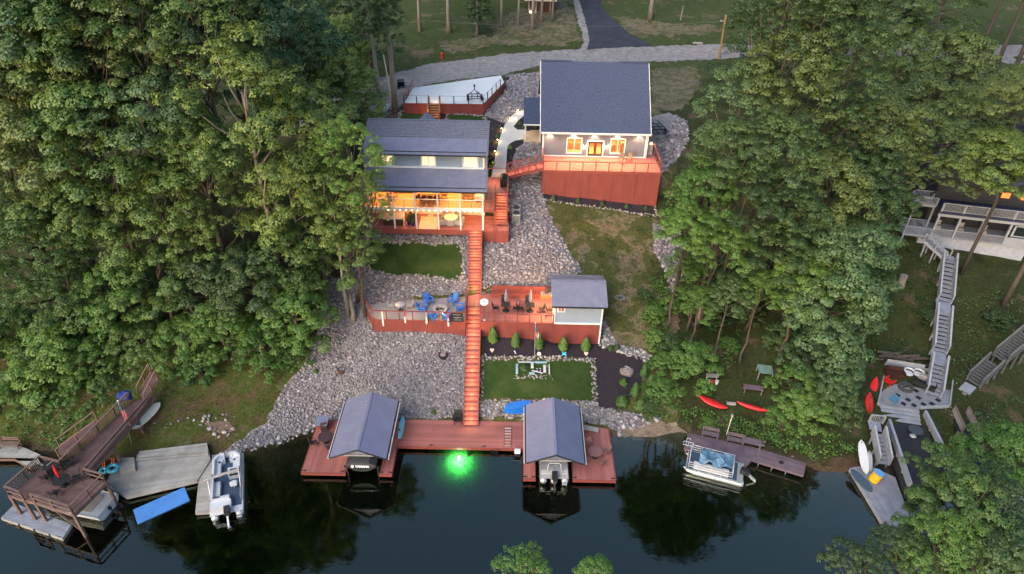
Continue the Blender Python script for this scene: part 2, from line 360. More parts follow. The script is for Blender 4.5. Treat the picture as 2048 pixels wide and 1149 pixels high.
M['upper'] = patchy('upper_grass', [(.03, .042, .012), (.05, .052, .018), (.038, .05, .014), (.10, .075, .048)], .16, 4)
M['sand'] = patchy('shore_sand', [(.16, .115, .085), (.2, .15, .11), (.13, .10, .07)], .8, 8)
M['bed'] = patchy('lake_bed', [(.05, .035, .02), (.09, .055, .035), (.04, .035, .02)], .4, 4)

# ------------------------------------------------------------------ terrain
def axis(lo, a, b, hi, fine, coarse):
    q = list(np.arange(lo, a, coarse)) + list(np.arange(a, b, fine)) + list(np.arange(b, hi + .1, coarse)); return q
xs = axis(-100, -48, 56, 109, .8, 4); ys = axis(-30, 30, 120, 329, .8, 5)
verts = [(x, y, zt(x, y)) for x in xs for y in ys]; ny = len(ys)
faces = [(i * ny + j, (i + 1) * ny + j, (i + 1) * ny + j + 1, i * ny + j + 1) for i in range(len(xs) - 1) for j in range(ny - 1)]
mb = MB(); mb.v = verts; mb.f = faces; mb.m = [0] * len(faces)
def ground_mat(zones):
    """ground whose cover (grass, wood floor, bank, upper lawn) follows the vertex attribute 'cover', its edges broken by noise; lake bed below the waterline"""
    m = bpy.data.materials.new('ground_cover'); m.use_nodes = True; n = m.node_tree; b = n.nodes['Principled BSDF']; L = n.links.new
    b.inputs['Roughness'].default_value = .95; b.inputs['Specular IOR Level'].default_value = .15
    tc = n.nodes.new('ShaderNodeTexCoord')
    def noise(sc, d=7):
        q = n.nodes.new('ShaderNodeTexNoise'); q.inputs['Scale'].default_value = sc; q.inputs['Detail'].default_value = d; q.inputs['Roughness'].default_value = .65; L(tc.outputs['Object'], q.inputs[0]); return q.outputs[0]
    big, fine, edge = noise(.38, 8), noise(5), noise(.7, 6)
    def ramp(cols):
        r = n.nodes.new('ShaderNodeValToRGB')
        while len(r.color_ramp.elements) < len(cols): r.color_ramp.elements.new(.5)
        for i, c in enumerate(cols): r.color_ramp.elements[i].position = .36 + .28 * i / (len(cols) - 1); r.color_ramp.elements[i].color = (*c, 1)
        L(big, r.inputs[0]); return r.outputs[0]
    at_ = n.nodes.new('ShaderNodeAttribute'); at_.attribute_name = 'cover'; sp = n.nodes.new('ShaderNodeSeparateColor'); L(at_.outputs['Color'], sp.inputs[0])
    def mask(v):
        a = n.nodes.new('ShaderNodeMath'); a.operation = 'MULTIPLY_ADD'; L(edge, a.inputs[0]); a.inputs[1].default_value = 1.6; a.inputs[2].default_value = -.8
        c = n.nodes.new('ShaderNodeMath'); c.operation = 'ADD'; L(v, c.inputs[0]); L(a.outputs[0], c.inputs[1])
        r = n.nodes.new('ShaderNodeMapRange'); r.inputs[1].default_value = .35; r.inputs[2].default_value = .65; L(c.outputs[0], r.inputs[0]); return r.outputs[0]
    last = ramp(zones[0])
    for k, z in zip((0, 1, 2), zones[1:4]):
        x = n.nodes.new('ShaderNodeMix'); x.data_type = 'RGBA'; L(mask(sp.outputs[k]), x.inputs[0]); L(last, x.inputs[6]); L(ramp(z), x.inputs[7]); last = x.outputs[2]
    g = n.nodes.new('ShaderNodeNewGeometry'); sx = n.nodes.new('ShaderNodeSeparateXYZ'); L(g.outputs['Position'], sx.inputs[0])
    r = n.nodes.new('ShaderNodeMapRange'); r.inputs[1].default_value = .3; r.inputs[2].default_value = .02; L(sx.outputs[2], r.inputs[0])
    x = n.nodes.new('ShaderNodeMix'); x.data_type = 'RGBA'; L(r.outputs[0], x.inputs[0]); L(last, x.inputs[6]); L(ramp(zones[4]), x.inputs[7]); last = x.outputs[2]
    mr = n.nodes.new('ShaderNodeMapRange'); mr.inputs[1].default_value = .3; mr.inputs[2].default_value = .7; mr.inputs[3].default_value = .5; mr.inputs[4].default_value = 1.5; L(fine, mr.inputs[0])
    x = n.nodes.new('ShaderNodeMix'); x.data_type = 'RGBA'; x.blend_type = 'MULTIPLY'; x.inputs[0].default_value = 1; L(last, x.inputs[6]); L(mr.outputs[0], x.inputs[7]); L(x.outputs[2], b.inputs['Base Color'])
    bp = n.nodes.new('ShaderNodeBump'); bp.inputs['Strength'].default_value = .5; bp.inputs['Distance'].default_value = .12; L(noise(9, 5), bp.inputs['Height']); L(bp.outputs[0], b.inputs['Normal'])
    return m
def step(a, b, v): t = min(max((v - a) / (b - a), 0), 1); return t * t * (3 - 2 * t)
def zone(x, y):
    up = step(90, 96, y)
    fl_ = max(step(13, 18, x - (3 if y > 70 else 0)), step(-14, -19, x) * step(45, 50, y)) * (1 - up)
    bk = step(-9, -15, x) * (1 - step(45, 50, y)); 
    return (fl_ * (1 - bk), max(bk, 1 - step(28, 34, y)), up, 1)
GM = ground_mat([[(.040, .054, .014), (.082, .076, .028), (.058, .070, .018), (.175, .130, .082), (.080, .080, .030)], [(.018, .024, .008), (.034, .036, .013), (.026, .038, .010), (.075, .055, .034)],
                 [(.095, .06, .036), (.065, .062, .018), (.05, .068, .014), (.11, .08, .045)], [(.030, .046, .012), (.052, .062, .020), (.038, .056, .014), (.11, .085, .052)], [(.05, .035, .02), (.10, .062, .04), (.04, .035, .02)]])
gr = mb.build('ground', GM, smooth=True, kind='structure')
_ca = gr.data.color_attributes.new('cover', 'FLOAT_COLOR', 'POINT'); _ca.data.foreach_set('color', [c for v in verts for c in zone(v[0], v[1])])

def inpoly(x, y, P):
    c = False; n = len(P); j = n - 1
    for i in range(n):
        if (P[i][1] > y) != (P[j][1] > y) and x < (P[j][0] - P[i][0]) * (y - P[i][1]) / (P[j][1] - P[i][1]) + P[i][0]: c = not c
        j = i
    return c
def world(px): return [tuple(ground(*p)[:2]) for p in px]
def sheet(name, poly, m, off=.04, jag=.0, step=.7, seg=.5):
    P = []
    n = len(poly)
    for i in range(n):
        a, b = Vector(poly[i]), Vector(poly[(i + 1) % n]); k = max(1, int((b - a).length / seg))
        for t in range(k):
            q = a.lerp(b, t / k)
            if jag: q += Vector((random.uniform(-jag, jag), random.uniform(-jag, jag)))
            P.append(q)
    x0, x1 = min(p.x for p in P), max(p.x for p in P); y0, y1 = min(p.y for p in P), max(p.y for p in P)
    pts = list(P); nb = len(P)
    for x in np.arange(x0, x1, step):
        for y in np.arange(y0, y1, step):
            if inpoly(x, y, P): pts.append(Vector((x + .01, y + .013)))
    v, e, f, *_ = delaunay_2d_cdt(pts, [], [list(range(nb))], 1, 1e-4)
    me = bpy.data.meshes.new(name); me.from_pydata([(p.x, p.y, zt(p.x, p.y) + off) for p in v], [], f)
    me.materials.append(m); me.polygons.foreach_set('use_smooth', [True] * len(f))
    bm = bmesh.new(); bm.from_mesh(me); bmesh.ops.recalc_face_normals(bm, faces=bm.faces)
    if sum(fc.normal.z for fc in bm.faces) < 0: bmesh.ops.reverse_faces(bm, faces=bm.faces)
    bm.to_mesh(me); bm.free(); me.update()
    return link(name, me, kind='structure')

# rocks ---------------------------------------------------------------
_phi = (1 + 5 ** .5) / 2
_iv = np.array([(-1, _phi, 0), (1, _phi, 0), (-1, -_phi, 0), (1, -_phi, 0), (0, -1, _phi), (0, 1, _phi), (0, -1, -_phi), (0, 1, -_phi), (_phi, 0, -1), (_phi, 0, 1), (-_phi, 0, -1), (-_phi, 0, 1)]) / 1.9
_if = np.array([(0, 11, 5), (0, 5, 1), (0, 1, 7), (0, 7, 10), (0, 10, 11), (1, 5, 9), (5, 11, 4), (11, 10, 2), (10, 7, 6), (7, 1, 8), (3, 9, 4), (3, 4, 2), (3, 2, 6), (3, 6, 8), (3, 8, 9), (4, 9, 5), (2, 4, 11), (6, 2, 10), (8, 6, 7), (9, 8, 1)])
def np_mesh(name, V, Fc, m, smooth=False):
    me = bpy.data.meshes.new(name); k = Fc.shape[1]
    me.vertices.add(len(V)); me.vertices.foreach_set('co', V.astype(np.float32).ravel())
    me.loops.add(Fc.size); me.loops.foreach_set('vertex_index', Fc.astype(np.int32).ravel())
    me.polygons.add(len(Fc)); me.polygons.foreach_set('loop_start', np.arange(0, Fc.size, k, dtype=np.int32))
    me.polygons.foreach_set('loop_total', np.full(len(Fc), k, np.int32))
    if smooth: me.polygons.foreach_set('use_smooth', np.ones(len(Fc), bool))
    me.materials.append(m); me.update(calc_edges=True); me.validate(); return me
def rocks(name, poly, m, sp=.3, size=(.17, .32), holes=(), lift=.0, flat=.7, keep=1.0):
    x0, x1 = min(p[0] for p in poly), max(p[0] for p in poly); y0, y1 = min(p[1] for p in poly), max(p[1] for p in poly)
    P = []
    for x in np.arange(x0, x1, sp):
        for y in np.arange(y0, y1, sp):
            a, b = x + random.uniform(-.5, .5) * sp, y + random.uniform(-.5, .5) * sp
            if random.random() > keep or not inpoly(a, b, poly) or any(inpoly(a, b, h) for h in holes): continue
            P.append((a, b, zt(a, b) + lift + random.uniform(-.03, .09)))
    n = len(P)
    if not n: return
    P = np.array(P); s = RNG.uniform(size[0], size[1], n) * RNG.choice([.75, 1, 1, 1.25], n)
    V = np.repeat(_iv[None], n, 0) * RNG.uniform(.72, 1.28, (n, 12, 1))
    V *= np.stack([s, s * RNG.uniform(.5, .95, n), s * flat * RNG.uniform(.6, 1, n)], 1)[:, None, :]
    a = RNG.uniform(0, 2 * PI, n); t = RNG.normal(0, .35, n)
    ct, stt = np.cos(t)[:, None], np.sin(t)[:, None]
    y, z = V[:, :, 1] * ct - V[:, :, 2] * stt, V[:, :, 1] * stt + V[:, :, 2] * ct
    ca, sa = np.cos(a)[:, None], np.sin(a)[:, None]
    X = V[:, :, 0] * ca - y * sa; Y = V[:, :, 0] * sa + y * ca
    V = np.stack([X, Y, z], 2) + P[:, None, :]
    F = (_if[None] + (np.arange(n) * 12)[:, None, None]).reshape(-1, 3)
    return link(name, np_mesh(name, V.reshape(-1, 3), F, m), kind='stuff')
# ------------------------------------------------------------------ water
def water():
    m = bpy.data.materials.new('lake_water'); m.use_nodes = True; n = m.node_tree; n.nodes.remove(n.nodes['Principled BSDF']); out = n.nodes['Material Output']
    tr = n.nodes.new('ShaderNodeBsdfTransparent'); tr.inputs[0].default_value = (.9, .93, .9, 1)
    g = n.nodes.new('ShaderNodeBsdfGlossy'); g.inputs['Roughness'].default_value = .025; g.inputs['Color'].default_value = (.96, 1, .84, 1)
    fr = n.nodes.new('ShaderNodeFresnel'); fr.inputs[0].default_value = 1.4
    tc = n.nodes.new('ShaderNodeTexCoord'); nz = n.nodes.new('ShaderNodeTexNoise'); nz.inputs['Scale'].default_value = 1.6; nz.inputs['Detail'].default_value = 4
    mp = n.nodes.new('ShaderNodeMapping'); mp.inputs['Scale'].default_value = (1, 1.8, 1)
    n.links.new(tc.outputs['Object'], mp.inputs[0]); n.links.new(mp.outputs[0], nz.inputs[0])
    bp = n.nodes.new('ShaderNodeBump'); bp.inputs['Strength'].default_value = .06; bp.inputs['Distance'].default_value = .05
    n.links.new(nz.outputs[0], bp.inputs['Height'])
    n.links.new(bp.outputs[0], g.inputs['Normal']); n.links.new(bp.outputs[0], fr.inputs['Normal'])
    mul = n.nodes.new('ShaderNodeMath'); mul.operation = 'MULTIPLY'; mul.inputs[1].default_value = 3.4; mul.use_clamp = True
    n.links.new(fr.outputs[0], mul.inputs[0])
    mx = n.nodes.new('ShaderNodeMixShader'); n.links.new(mul.outputs[0], mx.inputs[0]); n.links.new(tr.outputs[0], mx.inputs[1]); n.links.new(g.outputs[0], mx.inputs[2])
    n.links.new(mx.outputs[0], out.inputs['Surface'])
    va = n.nodes.new('ShaderNodeVolumeAbsorption'); va.inputs['Color'].default_value = (.25, .52, .36, 1); va.inputs['Density'].default_value = 1.1
    n.links.new(va.outputs[0], out.inputs['Volume'])
    mb = MB(); mb.box(-99, 109, 6, 46, -4.5, 0); return mb.build('lake_water', m, kind='structure')
water()

# ------------------------------------------------------------------ roads, paths, lawns, beds
road = world([(560, 215), (660, 185), (740, 163), (800, 145), (860, 129), (950, 117), (1060, 104), (1160, 99), (1250, 95), (1350, 92), (1450, 89), (1530, 94), (1700, 95), (1900, 92), (2100, 92), (2100, 128), (1950, 130), (1700, 118), (1530, 110), (1440, 119), (1300, 124), (1085, 130), (1010, 150), (900, 162), (825, 178), (806, 212), (770, 235), (735, 232), (700, 235), (560, 260)])
sheet('gravel_road', road, M['gravel'], .05, .25)
drive = world([(1150, -40), (1192, -40), (1200, 0), (1207, 20), (1228, 40), (1255, 65), (1303, 93), (1240, 96), (1175, 101), (1180, 80), (1172, 45), (1158, 0)])
sheet('asphalt_driveway', drive, M['asphalt'], .10, .08)
sheet('gravel_shoulder', world([(1138, -40), (1152, -40), (1158, 0), (1172, 45), (1180, 80), (1175, 101), (1160, 101), (1168, 80), (1155, 40)]), M['gravel'], .085, .2)
LAWN1 = world([(748, 481), (786, 489), (829, 486), (870, 493), (886, 488), (913, 490), (924, 500), (925, 549), (915, 559), (875, 556), (816, 551), (789, 554), (755, 545), (725, 530), (700, 500), (715, 482)])
sheet('lawn', LAWN1, M['lawn'], .10, .12, .6, .35)
LAWN2 = world([(969, 722), (1181, 726), (1184, 803), (967, 798)])
sheet('lawn', LAWN2, M['lawn'], .10, .05)
MULCH = world([(966, 672), (1199, 688), (1210, 697), (1285, 718), (1285, 755), (1268, 795), (1238, 802), (1232, 822), (1196, 814), (1191, 717), (969, 713)])
sheet('mulch_bed', MULCH, M['mulch'], .07, .06)
sheet('mulch_bed', world([(970, 234), (1011, 249), (1003, 269), (996, 292), (987, 337), (975, 340), (972, 249)]), M['mulch'], .07, .03)
sheet('mulch_bed', world([(880, 229), (896, 230), (893, 256), (876, 256)]), M['mulch'], .07, .03)
sheet('mulch_bed', world([(1047, 233), (1036, 244), (1027, 256), (1035, 262), (1048, 263), (1084, 263), (1084, 230)]), M['mulch'], .07, .02)
sheet('mulch_bed', world([(1048, 278), (1030, 283), (1018, 290), (1013, 302), (1011, 340), (1022, 338), (1027, 312), (1036, 294), (1050, 286)]), M['mulch'], .07, .02)
sheet('lawn', world([(804, 226), (851, 227), (846, 254), (798, 254)]), M['lawn'], .08, .04)
sheet('lawn', world([(898, 230), (966, 235), (967, 256), (897, 256)]), M['lawn'], .08, .04)
sheet('concrete_walkway', world([(984, 345), (987, 337), (996, 292), (1003, 269), (1011, 249), (1026, 231), (1047, 222), (1062, 221), (1062, 233), (1047, 235), (1036, 244), (1027, 256), (1035, 262), (1052, 262), (1052, 280), (1030, 284), (1018, 291), (1014, 302), (1013, 322), (1012, 345)]), M['concrete'], .14, 0, .5, .4)
sheet('dirt_patch', world([(760, 240), (800, 215), (806, 225), (795, 256), (740, 260)]), M['dirt'], .03, .2)
sheet('dirt_patch', world([(1245, 290), (1300, 235), (1340, 225), (1352, 235), (1345, 252), (1337, 275), (1300, 284)]), M['gravel'], .04, .2)
sheet('dirt_patch', world([(1305, 140), (1395, 132), (1402, 170), (1370, 215), (1340, 224), (1300, 215)]), M['tan'], .04, .5)
sheet('dry_grass', world([(975, 84), (985, 50), (1030, 22), (1090, 8), (1138, 0), (1152, 40), (1162, 84), (1120, 92), (1060, 90), (1010, 92)]), M['tan'], .04, .8)
sheet('dry_grass', world([(1222, 30), (1290, 42), (1360, 48), (1430, 52), (1425, 72), (1330, 74), (1262, 66)]), M['tan'], .04, .8)
sheet('dry_grass', world([(880, 90), (960, 70), (1000, 84), (960, 100), (900, 108)]), M['tan'], .04, .6)
sheet('dirt_patch', world([(1335, 560), (1352, 560), (1365, 600), (1352, 680), (1335, 690), (1325, 640)]), M['dirt'], .03, .3)
sheet('shore_sand', world([(1232, 872), (1262, 855), (1300, 842), (1350, 845), (1375, 868), (1372, 905), (1310, 885)]), M['sand'], .05, .3)
sheet('shore_sand', world([(1560, 930), (1640, 935), (1700, 912), (1712, 935), (1650, 990), (1560, 985)]), M['bed'], .05, .5)

# ------------------------------------------------------------------ rip-rap and stone borders
ripA = world([(436, 914), (520, 893), (600, 868), (640, 843), (932, 836), (934, 664), (850, 663), (750, 662), (722, 606), (700, 555), (650, 560), (640, 650), (605, 735), (562, 785), (530, 850)])
ripB = world([(715, 606), (740, 612), (855, 590), (936, 590), (938, 468), (745, 466), (690, 490), (690, 560)])
ripC = world([(962, 592), (985, 578), (1102, 575), (1165, 545), (1130, 490), (1100, 430), (1088, 398), (1088, 335), (1060, 345), (1014, 352), (1018, 484), (966, 486)])
ripD = world([(970, 226), (1010, 188), (1012, 152), (1084, 144), (1084, 196), (1047, 200), (1047, 222), (1026, 231), (1011, 249), (972, 234)])
ripE = world([(1350, 231), (1374, 245), (1378, 275), (1360, 315), (1322, 352), (1316, 320), (1312, 305), (1298, 283), (1335, 276), (1345, 250)])
ripF = world([(1308, 448), (1345, 450), (1372, 485), (1385, 505), (1368, 540), (1358, 585), (1342, 580), (1330, 540), (1308, 505)])
ripG = world([(1203, 640), (1216, 650), (1232, 690), (1292, 700), (1304, 714), (1290, 726), (1212, 700), (1199, 692)])
ripH = world([(960, 836), (960, 803), (1188, 806), (1235, 822), (1285, 832), (1290, 852), (1235, 868), (1212, 848)])
C2 = world([(1013, 340), (1023, 338), (1028, 312), (1037, 294), (1052, 285), (1085, 280), (1088, 334), (1055, 348), (1014, 352)])
ripL = world([(961, 715), (969, 715), (967, 802), (958, 836)])
for nm, P in (('A', ripA), ('B', ripB), ('C', ripC), ('D', ripD), ('E', ripE), ('F', ripF), ('G', ripG), ('H', ripH), ('K', C2)):
    sheet('stone_bed', P, M['stone'], .02, .2)
rocks('riprap_stones', ripA, M['rock'], .17, (.085, .18))
rocks('riprap_stones', ripB, M['rock'], .21, (.11, .22), [LAWN1])
rocks('riprap_stones', ripC, M['rock'], .235, (.13, .26))
rocks('riprap_stones', ripD, M['rock'], .26, (.14, .27))
rocks('riprap_stones', ripE, M['rock'], .36, (.2, .42))
rocks('riprap_stones', ripF, M['rock'], .34, (.2, .42))
rocks('riprap_stones', ripG, M['rockpale'], .27, (.14, .25))
rocks('riprap_stones', ripH, M['rock'], .26, (.14, .27), [LAWN2])
rocks('riprap_stones', C2, M['rock'], .28, (.15, .29))
def ring(poly, w):
    cx = sum(p[0] for p in poly) / len(poly); cy = sum(p[1] for p in poly) / len(poly); out = []
    for p in poly:
        d = Vector((p[0] - cx, p[1] - cy)); d.x = w if d.x > 0 else -w; d.y = w if d.y > 0 else -w
        out.append((p[0] + d.x, p[1] + d.y))
    return out
rocks('border_stones', ring(LAWN2, .55), M['rockpale'], .24, (.11, .2), [ring(LAWN2, .02)], .04)
rocks('border_stones', ring(LAWN1, .3), M['rockpale'], .26, (.12, .22), [ring(LAWN1, -.1)], .06, keep=.75)
_b = world([(804, 226), (851, 227), (846, 254), (798, 254)]); rocks('border_stones', ring(_b, .45), M['rockpale'], .25, (.12, .2), [_b], .05)
_b = world([(898, 230), (966, 235), (967, 256), (897, 256)]); rocks('border_stones', ring(_b, .45), M['rockpale'], .25, (.12, .2), [_b], .05)
rocks('shore_stones', world([(405, 918), (440, 905), (520, 886), (600, 860), (640, 838), (636, 858), (600, 878), (520, 902), (430, 922)]), M['rockpale'], .3, (.14, .26), keep=.8)
rocks('shore_stones', world([(1215, 850), (1290, 826), (1345, 842), (1300, 850), (1235, 872)]), M['rockpale'], .4, (.12, .34), keep=.5)
rocks('shore_stones', world([(1370, 870), (1700, 900), (1720, 915), (1600, 925)]), M['rock'], .5, (.1, .22), keep=.3)
rocks('gully_debris', world([(1340, 580), (1358, 580), (1362, 640), (1345, 690), (1335, 650)]), M['stone'], .5, (.1, .22), keep=.35)

# ------------------------------------------------------------------ foliage
def leaf_quads(pos, nrm, ln, wd):
    """diamond leaves: pos (n,3), nrm (n,3) unit"""
    n = len(pos); t = RNG.normal(size=(n, 3)); t -= nrm * (t * nrm).sum(1)[:, None]; t /= np.linalg.norm(t, axis=1)[:, None] + 1e-9
    b = np.cross(nrm, t); L = (ln * RNG.uniform(.7, 1.3, n))[:, None]; Wd = (wd * RNG.uniform(.7, 1.3, n))[:, None]
    V = np.stack([pos - t * L, pos + b * Wd - nrm * Wd * .25, pos + t * L, pos - b * Wd - nrm * Wd * .25], 1)
    F = np.arange(n * 4).reshape(n, 4); return V.reshape(-1, 3), F
def crown_arrays(seed, R=5.0, H=5.5, lobes=26, clus=12, leaves=46, lsz=.125, flat=.5, shape='round', droop=.25, tuft=1, ragged=.1):
    g = np.random.default_rng(seed); P = []; N = []; tips = []
    for k in range(lobes):
        u = (k + .5) / lobes
        if shape == 'cone':
            zf = -1 + 1.95 * u; rr = (1 - (zf + 1) / 2.05) ** .8
        else:
            zf = -.75 + 1.7 * u ** .75; rr = math.sqrt(max(1 - zf * zf, .03)) if zf > 0 else (1 - .25 * zf * zf)
        a = k * 2.39996 + g.uniform(-.5, .5); q = g.uniform(.62, .95)
        q *= 1 + g.uniform(-ragged, ragged * .8)
        if zf > .55: q *= g.uniform(.5, 1)
        c = np.array([math.cos(a) * R * rr * q, math.sin(a) * R * rr * q, zf * H * g.uniform(.85, 1.08)]); tips.append(c)
        lr = R * g.uniform(.22, .34); out = np.array([c[0], c[1], 0]); out /= np.linalg.norm(out) + 1e-6
        for j in range(clus):
            d = g.normal(size=3); d[2] = abs(d[2]) * .8 + .05 if g.random() < .85 else -abs(d[2]) * .4
            d /= np.linalg.norm(d); cc = c + d * lr * np.array([1, 1, flat + .25]) * g.uniform(.7, 1.1)
            cr = R * tuft * g.uniform(.085, .15); m = int(leaves * g.uniform(.7, 1.25) * (cr / (R * tuft * .115)) ** 1.3)
            e = g.normal(size=(m, 3)); e[:, 2] = np.abs(e[:, 2]) - .25; e /= np.linalg.norm(e, axis=1)[:, None]
            nn = e * np.array([.8, .8, 1]) + np.array([0, 0, .45]) + d * .25 + out * .1 + g.normal(size=(m, 3)) * .27; nn /= np.linalg.norm(nn, axis=1)[:, None]
            q = g.uniform(.72, 1.08, m)[:, None]; e = e * q * np.array([cr, cr, cr * (.45 + flat * .5)]); rad = np.linalg.norm(e[:, :2], axis=1); e[:, 2] -= droop * rad * rad / (cr + .01)
            P.append(cc + e); N.append(nn)
    P = np.concatenate(P); N = np.concatenate(N)
    V, F = leaf_quads(P, N, lsz, lsz * .62); return V, F, tips
def trunk_mb(tips, H, hgt, r=.28, seed=0, lean=(0, 0)):
    """trunk from -hgt to the crown's middle, limbs to the lobes; origin at the crown's centre"""
    g = random.Random(seed); mb = MB()
    top = Vector((lean[0] * .1, lean[1] * .1, H * .55)); base = Vector((-lean[0], -lean[1], -hgt))
    pts = []; rs = []
    for i in range(8):
        t = i / 7; p = base.lerp(top, t); p.x += g.uniform(-.13, .13) * (0 < i < 7); p.y += g.uniform(-.13, .13) * (0 < i < 7)
        pts.append(p); rs.append(r * (1.5 if i == 0 else 1) * (1 - .8 * t) + .03)
    mb.tube(pts, rs, 8)
    for c in tips[::2]:
        c = Vector(c); t = min(max((c.z - base.z) / (top.z - base.z) - .22, .4), .92); s = base.lerp(top, t)
        mid = s.lerp(c, .5) + Vector((g.uniform(-.3, .3), g.uniform(-.3, .3), -.25)); mb.tube([s, mid, c * .96], [r * .38, r * .24, .035], 5)
    return mb
FOL = {'deep': leafmat('leaf_dim_green', (0.056, 0.1, 0.038)), 'yellow': leafmat('leaf_yellow_green', (0.126, 0.184, 0.05)), 'mid': leafmat('leaf_mid_green', (0.086, 0.15, 0.045)),  # first kind: leaf colour darkened for the dimmer light on the right side
       'blue': leafmat('leaf_blue_green', (0.082, 0.142, 0.064), .35, (1.1, 1.06, .85)), 'bright': leafmat('leaf_bright_green', (0.088, 0.172, 0.04)),
       'dark': leafmat('leaf_dark_green', (0.05, 0.086, 0.036)), 'olive': leafmat('leaf_olive', (0.092, 0.132, 0.048))}
PROTO = {}
def proto(kind, shape, i):
    k = (shape, i)
    if k not in PROTO:
        sd = 100 + 7 * i + sum(map(ord, shape))
        a = {'round': dict(R=5, H=5.2, lobes=32, clus=9, leaves=88), 'spread': dict(R=5, H=3.6, lobes=32, clus=9, leaves=88, flat=.32, droop=.35),
             'tall': dict(R=5, H=7.4, lobes=38, clus=9, leaves=84, flat=.5), 'layer': dict(R=5, H=4.4, lobes=28, clus=10, leaves=84, flat=.18, lsz=.13, droop=.45),
             'open': dict(R=5, H=6.2, lobes=28, clus=8, leaves=92, flat=.45)}[shape]
        a['tuft'], cf, lf, a['lsz'] = ((1, 1, 1, .125), (.72, 1.7, .62, .10), (1.25, .75, 1.15, .145), (.9, 1.15, .9, .115), (.62, 2.1, .5, .09))[i]
        a['clus'] = int(a['clus'] * cf); a['leaves'] = int(a['leaves'] * lf); a['lobes'] += (0, -6, 5, -9, 3)[i]; a['ragged'] = (.1, .3, .15, .35, .2)[i]
        V, F, tips = crown_arrays(sd, **a)
        PROTO[k] = (np_mesh('crown', V, F, FOL['mid']), tips, a['H'])
    return PROTO[k]
def leafy(o, kind):
    o.material_slots[0].link = 'OBJECT'; o.material_slots[0].material = FOL[kind]; return o
_tr = {}
def tree(px, py, Y, R, kind, shape, label, cat='tree', group=None, i=0, bark='bark', name='broadleaf_tree', world_xyz=None, lean=(0, 0), sz=1.0, rt=None):
    """crown centred where the sight line of (px, py) stands Y metres out; the trunk goes down to the ground below it"""
    c = Vector(world_xyz) if world_xyz else at_y(px, py, Y)
    me, tips, H = proto(kind, shape, (i + int(abs(px) + R * 10)) % 5); s = R / 5
    bx, by = c.x - lean[0], c.y - lean[1]; zb = zt(bx, by)
    t = thing(name, label, cat, (bx, by, zb), 0, group)
    off = Vector((lean[0], lean[1], c.z - zb))
    rz = random.uniform(0, 6.28)
    cr = leafy(link('crown', me, t, off, rz), kind); cr.scale = (s, s, s * sz)
    rr = rt or max(.12, .055 * R + .0)
    tb = trunk_mb([(x * s * math.cos(rz) - y * s * math.sin(rz), x * s * math.sin(rz) + y * s * math.cos(rz), z * s * sz) for x, y, z in tips], H * s * sz * .6, max(c.z - zb, .5) + .2, rr, int(px), lean)
    o = link('trunk', tb.mesh('trunk', M[bark], True), t, off)
    return t
# ------------------------------------------------------------------ builders for decks, walls, roofs
def piece(name, me, parent, p, rz=0, label=None):
    return link(name, me, parent, Vector(p) - wloc(parent), rz, label=label)
def boards(parent, x0, x1, y0, y1, z, along='x', m='redboard', w=.14, gap=.010, t=.035, clip=None, name='deck_boards'):
    mb = MB()
    if along == 'x':
        y = y0
        while y < y1 - .02:
            e = min(y + w - gap, y1); mb.box(x0, x1, y, e, z - t, z + random.uniform(-.003, .003)); y += w
    else:
        x = x0
        while x < x1 - .02:
            e = min(x + w - gap, x1); mb.box(x, e, y0, y1, z - t, z + random.uniform(-.003, .003)); x += w
    return mb.build(name, M[m], parent, kind='stuff')
def poly_boards(parent, P, z, m, ang=0.0, w=.14, gap=.012, t=.035, local=False, name='deck_boards'):
    """boards running at angle ang, cut to polygon P"""
    mb = MB(); ca, sa = math.cos(ang), math.sin(ang); Q = [(x * ca + y * sa, -x * sa + y * ca) for x, y in P]
    v = min(q[1] for q in Q); v1 = max(q[1] for q in Q)
    while v < v1 - .01:
        a, b = v + .001, min(v + w - gap, v1 - .001)
        def cut(vv):
            xsn = []
            for i in range(len(Q)):
                p, q = Q[i], Q[(i + 1) % len(Q)]
                if (p[1] > vv) != (q[1] > vv): xsn.append(p[0] + (vv - p[1]) * (q[0] - p[0]) / (q[1] - p[1]))
            return sorted(xsn)
        A, B = cut(a), cut(b)
        if len(A) == len(B):
            for k in range(0, len(A) - 1, 2):
                zz = z + random.uniform(-.003, .003)
                pts = [(A[k], a), (A[k + 1], a), (B[k + 1], b), (B[k], b)]
                pts = [(x * ca - y * sa, x * sa + y * ca) for x, y in pts]
                mb.hexa([(x, y, zz - t) for x, y in pts] + [(x, y, zz) for x, y in pts])
        v += w
    return mb.build(name, M[m], parent, kind='stuff', local=local)
def courses(mb, a, b, c, d, n, t, m=0):
    """overlapping courses from the edge a-b up to the edge d-c, each lower edge standing t proud"""
    a, b, c, d = map(Vector, (a, b, c, d)); nr = (b - a).cross(d - a).normalized() * t
    for i in range(n):
        u, v = i / n, (i + 1) / n
        p, q, r, s = a.lerp(d, u) + nr, b.lerp(c, u) + nr, b.lerp(c, v), a.lerp(d, v)
        mb.quad(p, q, r, s, m); mb.quad(p - nr, q - nr, q, p, m)
def ribs(mb, a, b, c, d, sp, h=.03, w=.035, m=0, base=True):
    """standing ribs up the slope a-b (eave) to d-c (ridge)"""
    a, b, c, d = map(Vector, (a, b, c, d)); nr = (b - a).cross(d - a).normalized()
    if base: mb.quad(a, b, c, d, m)
    n = max(2, int((b - a).length / sp))
    for i in range(n + 1):
        p, q = a.lerp(b, i / n), d.lerp(c, i / n); mb.beam(p + nr * h * .5, q + nr * h * .5, w, h, m, up=nr)
def slab(mb, a, b, c, d, t, m=0):
    a, b, c, d = map(Vector, (a, b, c, d)); nr = (b - a).cross(d - a).normalized() * t
    mb.hexa([a - nr, b - nr, c - nr, d - nr, a, b, c, d], m)
_POSTS = {}
